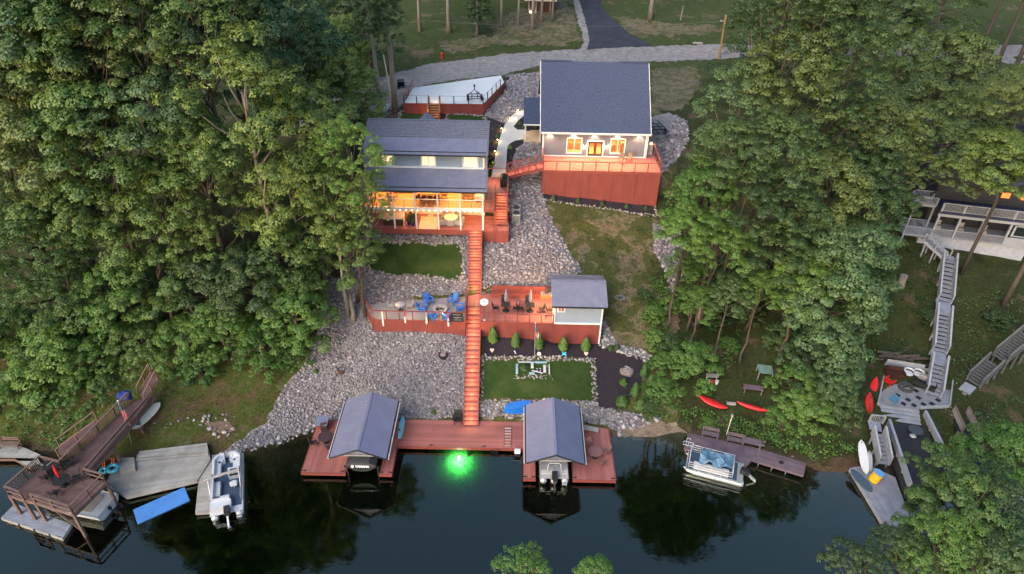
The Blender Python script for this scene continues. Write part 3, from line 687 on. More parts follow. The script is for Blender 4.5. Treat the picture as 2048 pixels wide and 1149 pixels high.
def post_mesh(w, h, m):
    k = (w, round(h, 3), m)
    if k not in _POSTS:
        mb = MB(); mb.box(-w / 2, w / 2, -w / 2, w / 2, 0, h); _POSTS[k] = mb.mesh('post', M[m])
    return _POSTS[k]
def rail(parent, a, b, h=1.0, sp=1.45, m='redtrim', pw=.09, cable=4, rw=.13, rh=.05, cm='dark', ends=(1, 1), local=False, rm=None, bal=False):
    a, b = Vector(a), Vector(b); n = max(1, round((b - a).length / sp))
    for i in range(n + 1):
        if (i == 0 and not ends[0]) or (i == n and not ends[1]): continue
        p = a.lerp(b, i / n)
        if local: link('post', post_mesh(pw, h, m), parent, p)
        else: piece('post', post_mesh(pw, h, m), parent, p)
    mb = MB(); up = Vector((0, 0, h + rh / 2)); mb.beam(a + up, b + up, rw, rh); mb.build('top_rail', M[rm or m], parent, local=local)
    if bal:
        mb = MB(); mb.beam(a + Vector((0, 0, .1)), b + Vector((0, 0, .1)), .05, .06)
        k = int((b - a).length / .14)
        for i in range(1, k):
            p = a.lerp(b, i / k); mb.box(p.x - .022, p.x + .022, p.y - .022, p.y + .022, p.z + .1, p.z + h)
        mb.build('balusters', M[m], parent, local=local, kind='stuff')
    elif cable:
        mb = MB()
        for i in range(1, cable + 1):
            z = Vector((0, 0, h * i / (cable + 1))); mb.tube([a + z, b + z], .006, 4, cap=False)
        mb.build('cable', M[cm], parent, local=local, kind='stuff')
def flight(parent, a, b, w, n, m='redboard', ms='redtrim', side=.28, lamp=None, local=False, riser=True, sw=.07):
    """n steps from a (bottom) up to b (top): each tread and riser a piece, two stringers"""
    a, b = Vector(a), Vector(b); d = Vector((b.x - a.x, b.y - a.y, 0)); run = d.length / n; rise = (b.z - a.z) / n; d.normalize()
    rz = math.atan2(d.y, d.x) - PI / 2
    t = MB(); t.box(-w / 2 + .004, w / 2 - .004, -.02, run + .01, -.045, 0); tm = t.mesh('tread', M[m])
    r = MB(); r.box(-w / 2 + .006, w / 2 - .006, .0, .025, -rise, -.046); rm = r.mesh('riser', M['red'])
    for i in range(n):
        p = a + d * (run * i) + Vector((0, 0, rise * (i + 1)))
        if local:
            link('tread', tm, parent, p, rz)
            if riser: link('riser', rm, parent, p, rz)
        else:
            piece('tread', tm, parent, p, rz)
            if riser: piece('riser', rm, parent, p, rz)
    x = Vector((d.y, -d.x, 0))
    for s in (-1, 1):
        mb = MB(); o = x * (s * (w / 2 + sw / 2)) + Vector((0, 0, .06)); mb.beam(a + o, b + o + d * .05, sw, side); mb.build('stringer', M[ms], parent, local=local)
def wall_panels(parent, a, b, ztop, n, m='red', t=.05, dz=.0):
    """retaining-wall panels, each a piece, from the ground up to ztop between plan points a and b"""
    a, b = Vector((a[0], a[1])), Vector((b[0], b[1])); d = (b - a).normalized(); nrm = Vector((d.y, -d.x))
    for i in range(n):
        p, q = a.lerp(b, i / n) + d * .012, a.lerp(b, (i + 1) / n) - d * .012
        zl = min(zt(p.x, p.y), zt(q.x, q.y)) - .5
        mb = MB(); o = nrm * t
        mb.hexa([(p.x + o.x, p.y + o.y, zl), (q.x + o.x, q.y + o.y, zl), (q.x, q.y, zl), (p.x, p.y, zl), (p.x + o.x, p.y + o.y, ztop), (q.x + o.x, q.y + o.y, ztop), (q.x, q.y, ztop), (p.x, p.y, ztop)])
        mb.build('panel', M[m], parent)
    mb = MB(); p, q = a + nrm * .01, b + nrm * .01; mb.hexa([(p.x, p.y, ztop - 2.5), (q.x, q.y, ztop - 2.5), (q.x - nrm.x * .08, q.y - nrm.y * .08, ztop - 2.5), (p.x - nrm.x * .08, p.y - nrm.y * .08, ztop - 2.5), (p.x, p.y, ztop - .01), (q.x, q.y, ztop - .01), (q.x - nrm.x * .08, q.y - nrm.y * .08, ztop - .01), (p.x - nrm.x * .08, p.y - nrm.y * .08, ztop - .01)]); mb.build('backing', M['darkred'], parent)
def window(parent, x0, x1, z0, z1, y, mf='white', pane='glass', mull=1, fw=.11, pane_label=None):
    """a window in a wall facing -y"""
    mb = MB(); mb.box(x0 - fw, x1 + fw, y - .05, y + .03, z1, z1 + fw); mb.box(x0 - fw, x1 + fw, y - .06, y + .03, z0 - fw, z0)
    mb.box(x0 - fw, x0, y - .05, y + .03, z0 + .001, z1 - .001); mb.box(x1, x1 + fw, y - .05, y + .03, z0 + .001, z1 - .001)
    for i in range(mull):
        x = x0 + (x1 - x0) * (i + 1) / (mull + 1); mb.box(x - .03, x + .03, y - .04, y + .02, z0 + .001, z1 - .001)
    w = mb.build('window', M[mf], parent)
    for i in range(mull + 1):
        a = x0 + (x1 - x0) * i / (mull + 1) + .03; b = x0 + (x1 - x0) * (i + 1) / (mull + 1) - .03
        mb = MB(); mb.quad((a, y, z0), (b, y, z0), (b, y, z1), (a, y, z1)); mb.build('pane', M[pane], w)
    return w
def wall_holes(mb, x0, x1, z0, z1, y, holes, t=.12, m=0):
    """a wall facing -y with rectangular openings"""
    X = sorted({x0, x1, *[h[0] for h in holes], *[h[1] for h in holes]}); Zs = sorted({z0, z1, *[h[2] for h in holes], *[h[3] for h in holes]})
    for i in range(len(X) - 1):
        for j in range(len(Zs) - 1):
            cx, cz = (X[i] + X[i + 1]) / 2, (Zs[j] + Zs[j + 1]) / 2
            if any(h[0] < cx < h[1] and h[2] < cz < h[3] for h in holes): continue
            n = max(1, round((Zs[j + 1] - Zs[j]) / .16)) if t < 0 else 1
            mb.box(X[i], X[i + 1], y, y + abs(t), Zs[j], Zs[j + 1], m)
def laps(mb, x0, x1, z0, z1, y, holes, m=0, h=.15):
    """clapboards facing -y around openings"""
    k = round((z1 - z0) / h); h = (z1 - z0) / k
    for i in range(k):
        a, b = z0 + i * h, z0 + (i + 1) * h; c = (a + b) / 2
        cuts = sorted([(q[0], q[1]) for q in holes if q[2] < c < q[3]]); x = x0
        for q in cuts + [(x1, x1)]:
            if q[0] > x + .01: mb.quad((x, y - .028, a), (q[0], y - .028, a), (q[0], y - .008, b), (x, y - .008, b), m); mb.quad((x, y - .008, a), (q[0], y - .008, a), (q[0], y - .028, a), (x, y - .028, a), m)
            x = max(x, q[1])

# ------------------------------------------------------------------ the red dock with its two covered boat slips
dock = thing('red_dock', 'long brick-red board dock along the shore with two boat slips', 'dock', (-4, 40, 0))
DZ = .5
boards(dock, -16.8, -13.3, 36.65, 42.5, DZ, 'y'); boards(dock, -13.29, -9.5, 40.9, 42.5, DZ, 'y'); boards(dock, -10.42, -9.5, 36.65, 40.89, DZ, 'y')
boards(dock, -9.49, 1.28, 39.66, 42.75, DZ, 'x'); boards(dock, 1.29, 2.18, 36.5, 42.6, DZ, 'y'); boards(dock, 2.19, 5.31, 40.9, 42.6, DZ, 'y')
mb = MB()
x = 5.32
while x < 8.68:
    mb.box(x, x + .13, 36.5, 42.6 - max(0, (x - 6.2)) * .2, DZ - .035, DZ + random.uniform(-.003, .003)); x += .14
mb.build('deck_boards', M['redboard'], dock, kind='stuff')
for x0, x1, y0, y1 in ((-16.86, -13.24, 36.57, 36.63), (-10.48, -9.44, 36.57, 36.63), (-9.44, 1.23, 39.59, 39.64), (1.23, 2.24, 36.42, 36.48), (5.26, 8.76, 36.42, 36.48),
                       (-16.88, -16.82, 36.57, 42.5), (-9.48, -9.43, 36.64, 39.59), (1.22, 1.27, 36.49, 39.6), (8.72, 8.78, 36.49, 42.0), (-13.28, -13.22, 36.64, 40.88), (-10.48, -10.43, 36.64, 40.88), (2.19, 2.25, 36.49, 40.88), (5.25, 5.31, 36.49, 40.88)):
    mb = MB(); mb.box(x0, x1, y0, y1, DZ - .26, DZ + .012); mb.build('fascia', M['redtrim'], dock)
cyl = MB(); cyl.lathe((0, 0, 0), [(.09, -2.6), (.09, .44)], 8); pil = cyl.mesh('piling', M['dark'])
for x, y in ((-16.6, 36.9), (-13.5, 36.9), (-10.2, 36.9), (-9.7, 36.9), (-7, 39.9), (-3.5, 39.9), (0, 39.9), (1.5, 36.8), (2.0, 36.8), (5.5, 36.8), (8.5, 36.8), (-16.6, 40), (-13.5, 39.5), (-10.2, 39.5), (5.5, 39.5), (8.5, 39.5)): piece('piling', pil, dock, (x, y, 0))
cl = MB(); cl.box(-.16, .16, -.03, .03, 0, .04); cl.box(-.05, .05, -.035, .035, .04, .09); clm = cl.mesh('cleat', M['dark'])
for x, y in ((-6.6, 39.8), (-2.1, 39.8), (-16.6, 36.8), (-13.5, 36.8), (-10.3, 36.8), (-9.6, 36.8), (1.4, 36.65), (2.05, 36.65), (5.45, 36.65), (8.55, 36.65)): piece('cleat', clm, dock, (x, y, DZ + .004))
mb = MB()
for z in (.3, .05, -.2, -.45): mb.box(-.28, .28, -.03, .03, z, z + .035)
mb.box(-.3, -.26, -.03, .03, -.6, .48); mb.box(.26, .3, -.03, .03, -.6, .48)
o = mb.build('swim_ladder', M['dark']); o.location = (-1.2, 39.5, 0)
tag(o, 'black swim ladder hanging from the red dock edge into dark water', 'ladder')
mb = MB(); mb.box(-.25, .25, -.35, .05, .28, .36); mb.box(-.25, .25, -.25, .0, .36, .55); o = mb.build('dock_box', M['white']); o.location = (.75, 39.5, .1)
b2 = MB(); b2.box(-.22, .22, -.30, .0, -.25, .17); o2 = b2.build('box_base', M['dark'], o, local=True)
tag(o, 'small white topped box at the dock edge beside the swim ladder', 'dock box')
# green underwater lamp
gl = MB(); gl.ball((0, 0, 0), .13, 10, 8); o = gl.build('underwater_lamp', emis('green_lamp', (.5, 1, .55), 60)); o.location = (-4.2, 39.1, -.16)
tag(o, 'bright green underwater lamp glowing under the middle of the red dock', 'lamp'); mbx = MB(); mbx.tube([(0, .25, .7), (0, .1, .2), (0, 0, .1)], .02, 5); mbx.build('lamp_pole', M['dark'], o, local=True)
spot('green_light', (-4.2, 39.15, -.2), 4200, (.10, 1, .24), 170, .4)

def boathouse(xc, xl, xr, label, yf, yb, zp):
    t = thing('boathouse', label, 'boathouse', (xc, 39.3, 0))
    for s, xe in ((-1, xl), (1, xr)):
        mb = MB(); a, b, c, d = (xe, yf, 3.0), (xe, yb, 3.0), (xc, yb - .35, zp), (xc, yf - .28, zp)
        if s > 0: ribs(mb, a, b, c, d, .30, .022, .03); slab(mb, Vector(a) - Vector((0, 0, .01)), Vector(b) - Vector((0, 0, .01)), Vector(c) - Vector((0, 0, .01)), Vector(d) - Vector((0, 0, .01)), .05)
        else: ribs(mb, b, a, d, c, .30, .022, .03); slab(mb, Vector(b) - Vector((0, 0, .01)), Vector(a) - Vector((0, 0, .01)), Vector(d) - Vector((0, 0, .01)), Vector(c) - Vector((0, 0, .01)), .05)
        mb.build('roof', M['boatroof'], t)
        mb = MB(); mb.box(min(xe, xe + s * .09), max(xe, xe + s * .09), yf, yb, 2.88, 3.0); mb.build('gutter', M['dark'], t)
        mb = MB(); mb.beam((xe + s * .16, yf + .1, 2.82), (xe + s * .16, yb - .1, 2.82), .05, .14); mb.build('fascia', M['white'], t)
        mb = MB(); mb.beam((xe * .99 + xc * .01, yf - .03, 2.93), (xc, yf - .3, zp - .05), .04, .13); mb.build('gable_trim', M['dark'], t)
        for y in (yf + 2.4, yf + 4.2, yb - .5):
            mb = MB(); xp = xc + s * (abs(xe - xc) - .42); mb.box(xp - .07, xp + .07, y - .07, y + .07, .5, 3.1); mb.build('post', M['white'], t)
    mb = MB(); mb.beam((xc, yf - .27, zp + .02), (xc, yb - .34, zp + .02), .2, .03); mb.build('ridge_cap', M['boatroof'], t)
    mb = MB(); mb.box(xc - 1.25, xc + 1.25, yf - .06, yf + .0, 3.28, 3.38); mb.build('tie_beam', M['fabric'], t)
    mb = MB(); w = 1.3; mb.poly([(xc - w, yf + .02, 3.4), (xc + w, yf + .02, 3.4), (xc, yf - .1, zp - .12)]); mb.build('gable', M['boatroof'], t)
    return t
boathouse(-11.68, -14.08, -9.62, 'boathouse with blue-grey metal roof over the covered black boat', 36.1, 42.5, 4.3)
boathouse(3.66, 1.40, 5.98, 'boathouse with blue-grey metal roof over the open silver boat', 36.0, 42.3, 4.3)

# ------------------------------------------------------------------ long hillside stairs
st = thing('hillside_stairs', 'long lit red staircase from the dock up to the cabin', 'stairs', (-3.5, 42, .5))
flight(st, (-3.38, 42.1, .5), (-3.6, 52.9, 5.5), 1.22, 26)
flight(st, (-3.66, 55.1, 5.5), (-3.84, 60.15, 9.7), 1.22, 21)
boards(st, -4.3, -2.9, 53.0, 55.1, 5.52, 'y')
for i, f in enumerate((.04, .14, .24, .34, .44, .55, .65, .75, .85, .95)):
    p = Vector((-3.38, 42.1, .5)).lerp(Vector((-3.6, 52.9, 5.5)), f); light('step_light', (p.x, p.y - .12, p.z + .42), 13, (1, .5, .18), .05)
for f in (.06, .24, .42, .6, .78, .95):
    p = Vector((-3.66, 55.1, 5.5)).lerp(Vector((-3.84, 60.15, 9.7)), f); light('step_light', (p.x, p.y - .12, p.z + .42), 13, (1, .5, .18), .05)
light('step_light', (-3.6, 54, 6.2), 14, (1, .55, .22), .05)

# ------------------------------------------------------------------ fire-pit patio
pat = thing('fire_pit_patio', 'concrete patio behind a red retaining wall with railing left of the stairs', 'patio', (-9, 52, 5.5))
PP = [(-12.95, 50.7), (-4.32, 50.7), (-4.5, 54.9), (-6.4, 54.8), (-8.3, 54.5), (-11.2, 53.6), (-13.75, 52.95), (-14.4, 53.05)]
mb = MB(); mb.prism(PP, 4.2, 5.5); mb.build('slab', M['patio'], pat)
wall_panels(pat, (-12.95, 50.66), (-4.32, 50.66), 5.44, 4); wall_panels(pat, (-14.6, 53.2), (-12.95, 50.66), 5.44, 2); wall_panels(pat, (-4.30, 50.66), (-4.36, 53.0), 5.44, 1)
mb = MB(); mb.box(-13.0, -4.28, 50.56, 50.69, 5.45, 5.53); mb.build('wall_cap', M['redtrim'], pat)
rail(pat, (-12.95, 50.64, 5.5), (-4.32, 50.64, 5.5), 1.0, 1.2); rail(pat, (-14.55, 53.15, 5.5), (-12.98, 50.68, 5.5), 1.0, 1.0, ends=(1, 0)); rail(pat, (-4.34, 50.75, 5.5), (-4.42, 54.6, 5.5), 1.0, 1.3, ends=(0, 1))
light('rail_light', (-9.5, 51.0, 6.35), 18, (1, .72, .45), .05); light('rail_light', (-12, 51.0, 6.35), 12, (1, .72, .45), .05); light('rail_light', (-6.5, 51.0, 6.35), 16, (1, .72, .45), .05)

# ------------------------------------------------------------------ bar deck and shed
bar = thing('bar_deck', 'red board deck on a high panelled wall right of the stairs', 'deck', (0, 52, 5.5))
boards(bar, -2.95, 4.0, 50.72, 55.2, 5.5, 'x')
wall_panels(bar, (-2.9, 50.66), (4.05, 50.66), 5.42, 4); wall_panels(bar, (4.05, 50.66), (8.5, 50.66), 5.42, 2); wall_panels(bar, (8.5, 50.66), (8.5, 54.6), 5.42, 2); wall_panels(bar, (-2.92, 54.5), (-2.92, 50.66), 5.42, 1)
mb = MB(); mb.box(-2.95, 4.0, 50.58, 50.71, 5.43, 5.53); mb.build('wall_cap', M['redtrim'], bar)
rail(bar, (-2.85, 50.64, 5.5), (3.95, 50.64, 5.5), 1.0, 1.13); rail(bar, (-2.88, 53.2, 5.5), (-2.88, 50.7, 5.5), 1.0, 1.2, ends=(1, 0))
mb = MB(); mb.box(-2.0, 2.75, 54.55, 55.15, 5.5, 5.97); mb.build('bench_seat', M['redtrim'], bar)
mb = MB(); mb.box(-2.0, 3.95, 55.18, 55.3, 5.2, 6.45); mb.build('bench_back', M['red'], bar)
mb = MB(); mb.box(2.78, 3.9, 54.45, 55.15, 5.5, 5.95); pl = mb.build('planter_box', M['woodwarm'], bar)
mb = MB(); mb.box(2.85, 3.83, 54.52, 55.08, 5.9, 5.97); mb.build('planter_stones', M['rock'], pl)

shed = thing('bar_shed', 'small blue-grey shed with slate metal roof standing on the red bar deck wall', 'shed', (6.2, 52, 5.5))
mb = MB(); hw = [(4.36, 4.86, 6.9, 7.65)]
wall_holes(mb, 4.05, 8.45, 5.5, 8.2, 50.72, hw); laps(mb, 4.05, 8.45, 5.52, 8.2, 50.72, hw)
mb.box(8.33, 8.45, 50.85, 54.3, 5.5, 8.4); mb.box(4.05, 8.33, 54.2, 54.3, 5.5, 8.5); mb.box(4.05, 4.15, 50.85, 51.6, 5.5, 8.2); mb.box(4.05, 4.15, 53.9, 54.2, 5.5, 8.4)
mb.poly([(8.45, 50.7, 8.2), (8.45, 54.3, 8.2), (8.45, 52.2, 9.2)]); mb.poly([(4.05, 54.3, 8.2), (4.05, 50.7, 8.2), (4.05, 52.2, 9.2)])
mb.build('wall', M['siding'], shed)
mb = MB(); mb.box(4.16, 8.32, 50.86, 54.18, 5.5, 5.52); mb.build('shed_floor', M['redboard'], shed)
window(shed, 4.36, 4.86, 6.9, 7.65, 50.73, fw=.13)
for x0, x1, z0, z1, y in ((3.95, 4.1, 5.45, 8.15, 50.62), (8.36, 8.5, 3.0, 8.15, 50.58), (4.1, 8.36, 5.42, 5.58, 50.60), (4.1, 8.36, 8.05, 8.2, 50.62)):
    mb = MB(); mb.box(x0, x1, y, y + .1, z0, z1); mb.build('trim', M['white'], shed)
mb = MB(); mb.box(3.9, 4.03, 50.75, 51.6, 5.52, 8.1); mb.build('side_board', M['white'], shed)
ra, rb, rc, rd = (3.65, 49.72, 8.15), (8.72, 49.72, 8.15), (8.68, 52.2, 9.32), (3.62, 52.2, 9.32)
mb = MB(); ribs(mb, ra, rb, rc, rd, .26, .035, .04); slab(mb, *[Vector(p) - Vector((0, 0, .01)) for p in (ra, rb, rc, rd)], .05); mb.build('roof', M['metalroof'], shed)
qa, qb = (8.66, 54.6, 8.35), (3.6, 54.6, 8.35)
mb = MB(); ribs(mb, qa, qb, rd, rc, .26, .035, .04); slab(mb, *[Vector(p) - Vector((0, 0, .01)) for p in (qa, qb, rd, rc)], .05); mb.build('roof', M['metalroof'], shed)
mb = MB(); mb.beam((3.6, 52.2, 9.34), (8.7, 52.2, 9.34), .26, .04); mb.build('ridge_cap', M['metalroof'], shed)
mb = MB(); mb.box(3.66, 8.72, 49.62, 49.71, 8.02, 8.14); mb.build('gutter', M['dark'], shed)
mb = MB(); mb.box(4.2, 4.55, 51.7, 53.8, 6.4, 6.48); mb.build('bar_counter', M['woodwarm'], shed)
mb = MB(); mb.box(7.9, 8.3, 51.2, 54.0, 6.5, 6.55); mb.box(7.9, 8.3, 51.2, 54.0, 7.1, 7.15); mb.build('shelf', M['woodwarm'], shed)
light('shed_light', (3.2, 52.6, 7.5), 330, (1, .55, .22), .1); light('shed_light', (6, 52.4, 7.7), 35, (1, .7, .4), .1)

# ------------------------------------------------------------------ the cabin
cab = thing('lake_cabin', 'two-storey cabin with lit white-posted porches and slate roofs beside the long stairs', 'cabin', (-9, 64, 9.7))
boards(cab, -15.0, -3.0, 60.32, 63.5, 9.7, 'x'); mb = MB(); mb.box(-15, -4.5, 60.22, 60.31, 9.2, 9.73); mb.build('fascia', M['redtrim'], cab)
boards(cab, -2.99, -.5, 60.32, 63.4, 9.7, 'x'); wall_panels(cab, (-3.1, 60.3), (-.48, 60.3), 9.66, 2); wall_panels(cab, (-.48, 60.3), (-.48, 64.5), 9.66, 2)
mb = MB(); mb.box(-3.0, -.46, 60.2, 60.31, 9.6, 9.73); mb.build('fascia', M['redtrim'], cab)
pm = post_mesh(.15, 4.5, 'white')
PX = [-14.55, -12.05, -9.84, -7.6, -5.36, -3.08]
for x in PX[:-1]: piece('porch_post', pm, cab, (x, 60.42, 9.7))
mb = MB(); mb.box(-3.16, -3.0, 60.34, 60.5, 8.4, 14.2); mb.build('porch_post', M['white'], cab)
mb = MB(); mb.box(-15, -2.99, 60.3, 60.48, 11.92, 12.18); mb.build('floor_beam', M['white'], cab)
mb = MB(); mb.box(-15, -3.0, 60.5, 64.5, 12.02, 12.15); mb.build('porch_floor', M['warmfloor'], cab)
mb = MB(); mb.box(-15, -2.9, 60.15, 60.4, 14.14, 14.36); mb.build('eave_beam', M['white'], cab)
for i in range(5): rail(cab, (PX[i] + .08, 60.42, 12.15), (PX[i + 1] - .08, 60.42, 12.15), .92, 1.1, 'woodwarm', .05, 3, .09, .05, ends=(0, 0), rm='white')
# rooms behind the porches
mb = MB(); mb.box(-15, -3.0, 64.5, 64.62, 12.15, 15.8); mb.box(-15, -3.02, 63.5, 63.6, 9.72, 12.0); mb.box(-15.1, -15, 61.6, 64.5, 12.16, 14.3); mb.box(-3.12, -3.0, 61.9, 64.5, 12.16, 14.3); mb.build('inner_wall', M['warmwall'], cab)
mb = MB(); mb.box(-14.9, -3.1, 60.5, 64.4, 14.2, 14.26); mb.build('ceiling', M['warmwall'], cab)
mb = MB(); mb.box(-15, -3.05, 62.42, 71, 9.0, 9.4); mb.box(-15.05, -14.95, 63.62, 71, 9.4, 17.3); mb.box(-3.1, -3.0, 64.65, 71, 9.4, 17.3); mb.box(-15, -3, 70.9, 71, 9.4, 17.2); mb.poly([(-3.0, 62.3, 17.2), (-3.0, 70.9, 17.2), (-3.0, 66.2, 19.1)]); mb.build('wall', M['siding'], cab)
# lower porch roof
la, lb, lc, ld = (-14.9, 59.72, 14.38), (-2.62, 59.72, 14.38), (-2.68, 62.4, 15.62), (-14.9, 62.4, 15.62)
mb = MB(); ribs(mb, la, lb, lc, ld, .24, .03, .035); slab(mb, *[Vector(p) - Vector((0, 0, .01)) for p in (la, lb, lc, ld)], .06); mb.build('porch_roof', M['metalroof'], cab)
mb = MB(); nv = Vector((0, -.42, .9)); a, b = Vector(la).lerp(Vector(ld), .13) + nv * .06, Vector(lb).lerp(Vector(lc), .13) + nv * .06; mb.beam(a, b, .05, .06); mb.build('snow_guard', M['dark'], cab)
mb = MB(); mb.box(-14.9, -2.6, 59.62, 59.71, 14.24, 14.37); mb.build('gutter', M['dark'], cab)
# upper wall with three lit windows
W3 = [(-13.5, -11.9), (-9.36, -7.72), (-5.2, -3.55)]
zA, zB = at_y(853, 332, 62.42).z, at_y(853, 312, 62.42).z
mb = MB(); holes = [(a, b, zA, zB) for a, b in [(p + .08, q - .08) for p, q in W3]]; wall_holes(mb, -15, -3.0, 15.5, 17.2, 62.42, holes); laps(mb, -15, -3.0, 15.62, 17.2, 62.42, holes, h=.13); mb.build('wall', M['siding'], cab)
for i, (a, b) in enumerate(W3): window(cab, a + .16, b - .16, zA + .08, zB - .05, 62.43, pane='blind', fw=.12)
mb = MB(); mb.box(-15, -3.02, 62.24, 62.40, 15.60, 15.74); mb.build('trim', M['white'], cab)
mb = MB(); mb.box(-3.14, -2.98, 62.3, 62.41, 15.75, 17.2); mb.build('trim', M['white'], cab)
mb = MB(); mb.box(-14.9, -2.85, 61.98, 62.1, 17.06, 17.2); mb.build('eave_beam', M['white'], cab)
ua, ub, uc, ud = (-14.9, 61.9, 17.22), (-2.8, 61.9, 17.22), (-2.8, 64.2, 18.12), (-14.9, 64.2, 18.12)
mb = MB(); ribs(mb, ua, ub, uc, ud, .24, .03, .035); slab(mb, *[Vector(p) - Vector((0, 0, .01)) for p in (ua, ub, uc, ud)], .06); mb.build('roof', M['metalroof'], cab)
mb = MB(); a, b = Vector(ua).lerp(Vector(ud), .14) + nv * .06, Vector(ub).lerp(Vector(uc), .14) + nv * .06; mb.beam(a, b, .05, .06); mb.build('snow_guard', M['dark'], cab)
mb = MB(); mb.box(-14.9, -2.8, 61.8, 61.89, 17.1, 17.21); mb.build('gutter', M['dark'], cab)
mb = MB(); courses(mb, (-15.0, 64.1, 18.12), (-2.6, 64.1, 18.12), (-2.6, 66.3, 19.02), (-15.0, 66.3, 19.02), 9, .03); courses(mb, (-2.79, 60.0, 14.6), (-2.6, 60.0, 14.6), (-2.6, 62.3, 15.6), (-2.79, 62.3, 15.6), 3, .02)
courses(mb, (-2.6, 70.9, 17.2), (-15.0, 70.9, 17.2), (-15.0, 66.3, 19.02), (-2.6, 66.3, 19.02), 16, .03); slab(mb, (-2.8, 64.1, 18.08), (-2.6, 64.1, 18.08), (-2.6, 61.9, 17.2), (-2.8, 61.9, 17.2), .04); mb.build('roof', M['shingle2'], cab)
mb = MB(); mb.beam((-15.0, 66.3, 19.04), (-2.58, 66.3, 19.04), .25, .05); mb.build('ridge_cap', M['shingle2'], cab)
# small rear gable
gz = at_y(851, 231, 68.6).z; gx = at_y(851, 231, 68.6).x
mb = MB(); slab(mb, (gx - 1.0, 66.4, gz - 1.0), (gx - 1.0, 69.6, gz - 1.0), (gx, 69.6, gz), (gx, 66.4, gz), -.05); slab(mb, (gx + 1.15, 69.6, gz - 1.0), (gx + 1.15, 66.4, gz - 1.0), (gx, 66.4, gz), (gx, 69.6, gz), -.05)
mb.poly([(gx - .95, 66.5, gz - 1.0), (gx + 1.1, 66.5, gz - 1.0), (gx, 66.5, gz - .04)]); mb.build('gable_roof', M['shingle2'], cab)
# side deck, inner stairs
boards(cab, -2.98, -.72, 64.1, 67.75, 12.15, 'y'); boards(cab, -2.98, -1.92, 60.32, 64.09, 12.15, 'y')
mb = MB(); mb.box(-3.0, -1.9, 60.2, 60.31, 11.9, 12.17); mb.build('fascia', M['redtrim'], cab); mb = MB(); mb.box(-.71, -.6, 64.1, 67.75, 11.8, 12.17); mb.build('fascia', M['redtrim'], cab)
mb = MB(); mb.box(-2.0, -1.88, 60.4, 60.52, 9.7, 11.9); mb.build('deck_post', M['redtrim'], cab)
flight(cab, (-1.26, 61.4, 9.72), (-1.26, 64.05, 12.15), 1.1, 12)
rail(cab, (-2.98, 60.38, 12.15), (-1.95, 60.38, 12.15), .95, 1.2, cable=3); rail(cab, (-.66, 64.2, 12.15), (-.66, 67.7, 12.15), .95, 1.2, cable=3); rail(cab, (-1.95, 60.4, 12.15), (-1.95, 63.9, 12.15), .95, 1.2, cable=3, ends=(0, 1))
rail(cab, (-2.95, 60.36, 9.7), (-.5, 60.36, 9.7), .9, 1.25, cable=3)
light('stair_light', (-1.26, 61.9, 10.8), 18, (1, .5, .2), .05); light('stair_light', (-1.26, 63.2, 11.9), 18, (1, .5, .2), .05)
for x in (-13.2, -10.7, -8.5, -6.5, -4.2): light('porch_light', (x, 62.6, 13.9), 95, (1, .55, .2), .15)
for x in (-11, -8.7, -6.4, -4.2): light('porch_light', (x, 61.9, 11.55), 42, (1, .52, .2), .15)
light('deck_fill', (-2, 66.2, 13.4), 55, (1, .6, .3), .1); light('deck_fill', (-1.6, 61, 11.5), 40, (1, .55, .25), .1)
sb = thing('string_lights', 'string of warm round bulbs hung along the lower cabin porch beam', 'string lights', (-8.5, 60.5, 11.8))
bm_ = MB(); bm_.ball((0, 0, 0), .062, 8, 6); bmm = bm_.mesh('bulb', M['bulb'])
mb = MB(); mb.tube([(-12.6 + .59 * i, 60.56, 11.86 + .02 * math.sin(i)) for i in range(17)], .01, 4); mb.build('cord', M['dark'], sb)
for i in range(17): piece('bulb', bmm, sb, (-12.6 + .59 * i, 60.56, 11.78))
# ------------------------------------------------------------------ house on the right
hs = thing('hill_house', 'grey-blue house with big blue shingle roof and lit windows up the hill', 'house', (9, 77, 13))
HZ, HE, HY, RY, RZ = 13.0, 16.05, 71.62, 77.5, 21.9
def hx(px, py): q = at_y(px, py, HY); return q.x
wl = [at_y(1133, 306, HY), at_y(1164, 277, HY)]; wr = [at_y(1220, 307, HY), at_y(1251, 279, HY)]; dr = [at_y(1174, 318, HY), at_y(1206, 284, HY)]
hw = [(wl[0].x, wl[1].x, wl[0].z, wl[1].z), (dr[0].x, dr[1].x, HZ + .02, dr[1].z), (wr[0].x, wr[1].x, wr[0].z, wr[1].z)]
mb = MB(); wall_holes(mb, 3.1, 14.6, HZ - .3, HE + .05, HY, hw); laps(mb, 3.1, 14.6, HZ + .05, HE + .05, HY, hw, h=.15)
mb.box(3.1, 3.22, HY + .13, 83.3, 12.2, HE + .3); mb.box(14.48, 14.6, HY + .13, 83.3, 12.2, HE + .3); mb.box(3.22, 14.48, 83.2, 83.3, 12.2, HE)
mb.poly([(3.1, 83.3, HE + .2), (3.1, HY, HE + .2), (3.1, RY, RZ - .25)]); mb.poly([(14.6, HY, HE + .2), (14.6, 83.3, HE + .2), (14.6, RY, RZ - .25)]); mb.build('wall', M['siding2'], hs)
mb = MB(); courses(mb, (2.82, 71.2, HE), (15.0, 71.2, HE), (14.86, RY, RZ), (2.72, RY, RZ), 44, .012); slab(mb, (2.82, 71.22, HE - .02), (15.0, 71.22, HE - .02), (14.86, RY, RZ - .02), (2.72, RY, RZ - .02), .1); mb.build('roof', M['shingle'], hs)
mb = MB(); courses(mb, (14.86, 83.8, HE), (2.72, 83.8, HE), (2.72, RY, RZ), (14.86, RY, RZ), 44, .012); slab(mb, (14.86, 83.78, HE - .02), (2.72, 83.78, HE - .02), (2.72, RY, RZ - .02), (14.86, RY, RZ - .02), .1); mb.build('roof', M['shingle'], hs)
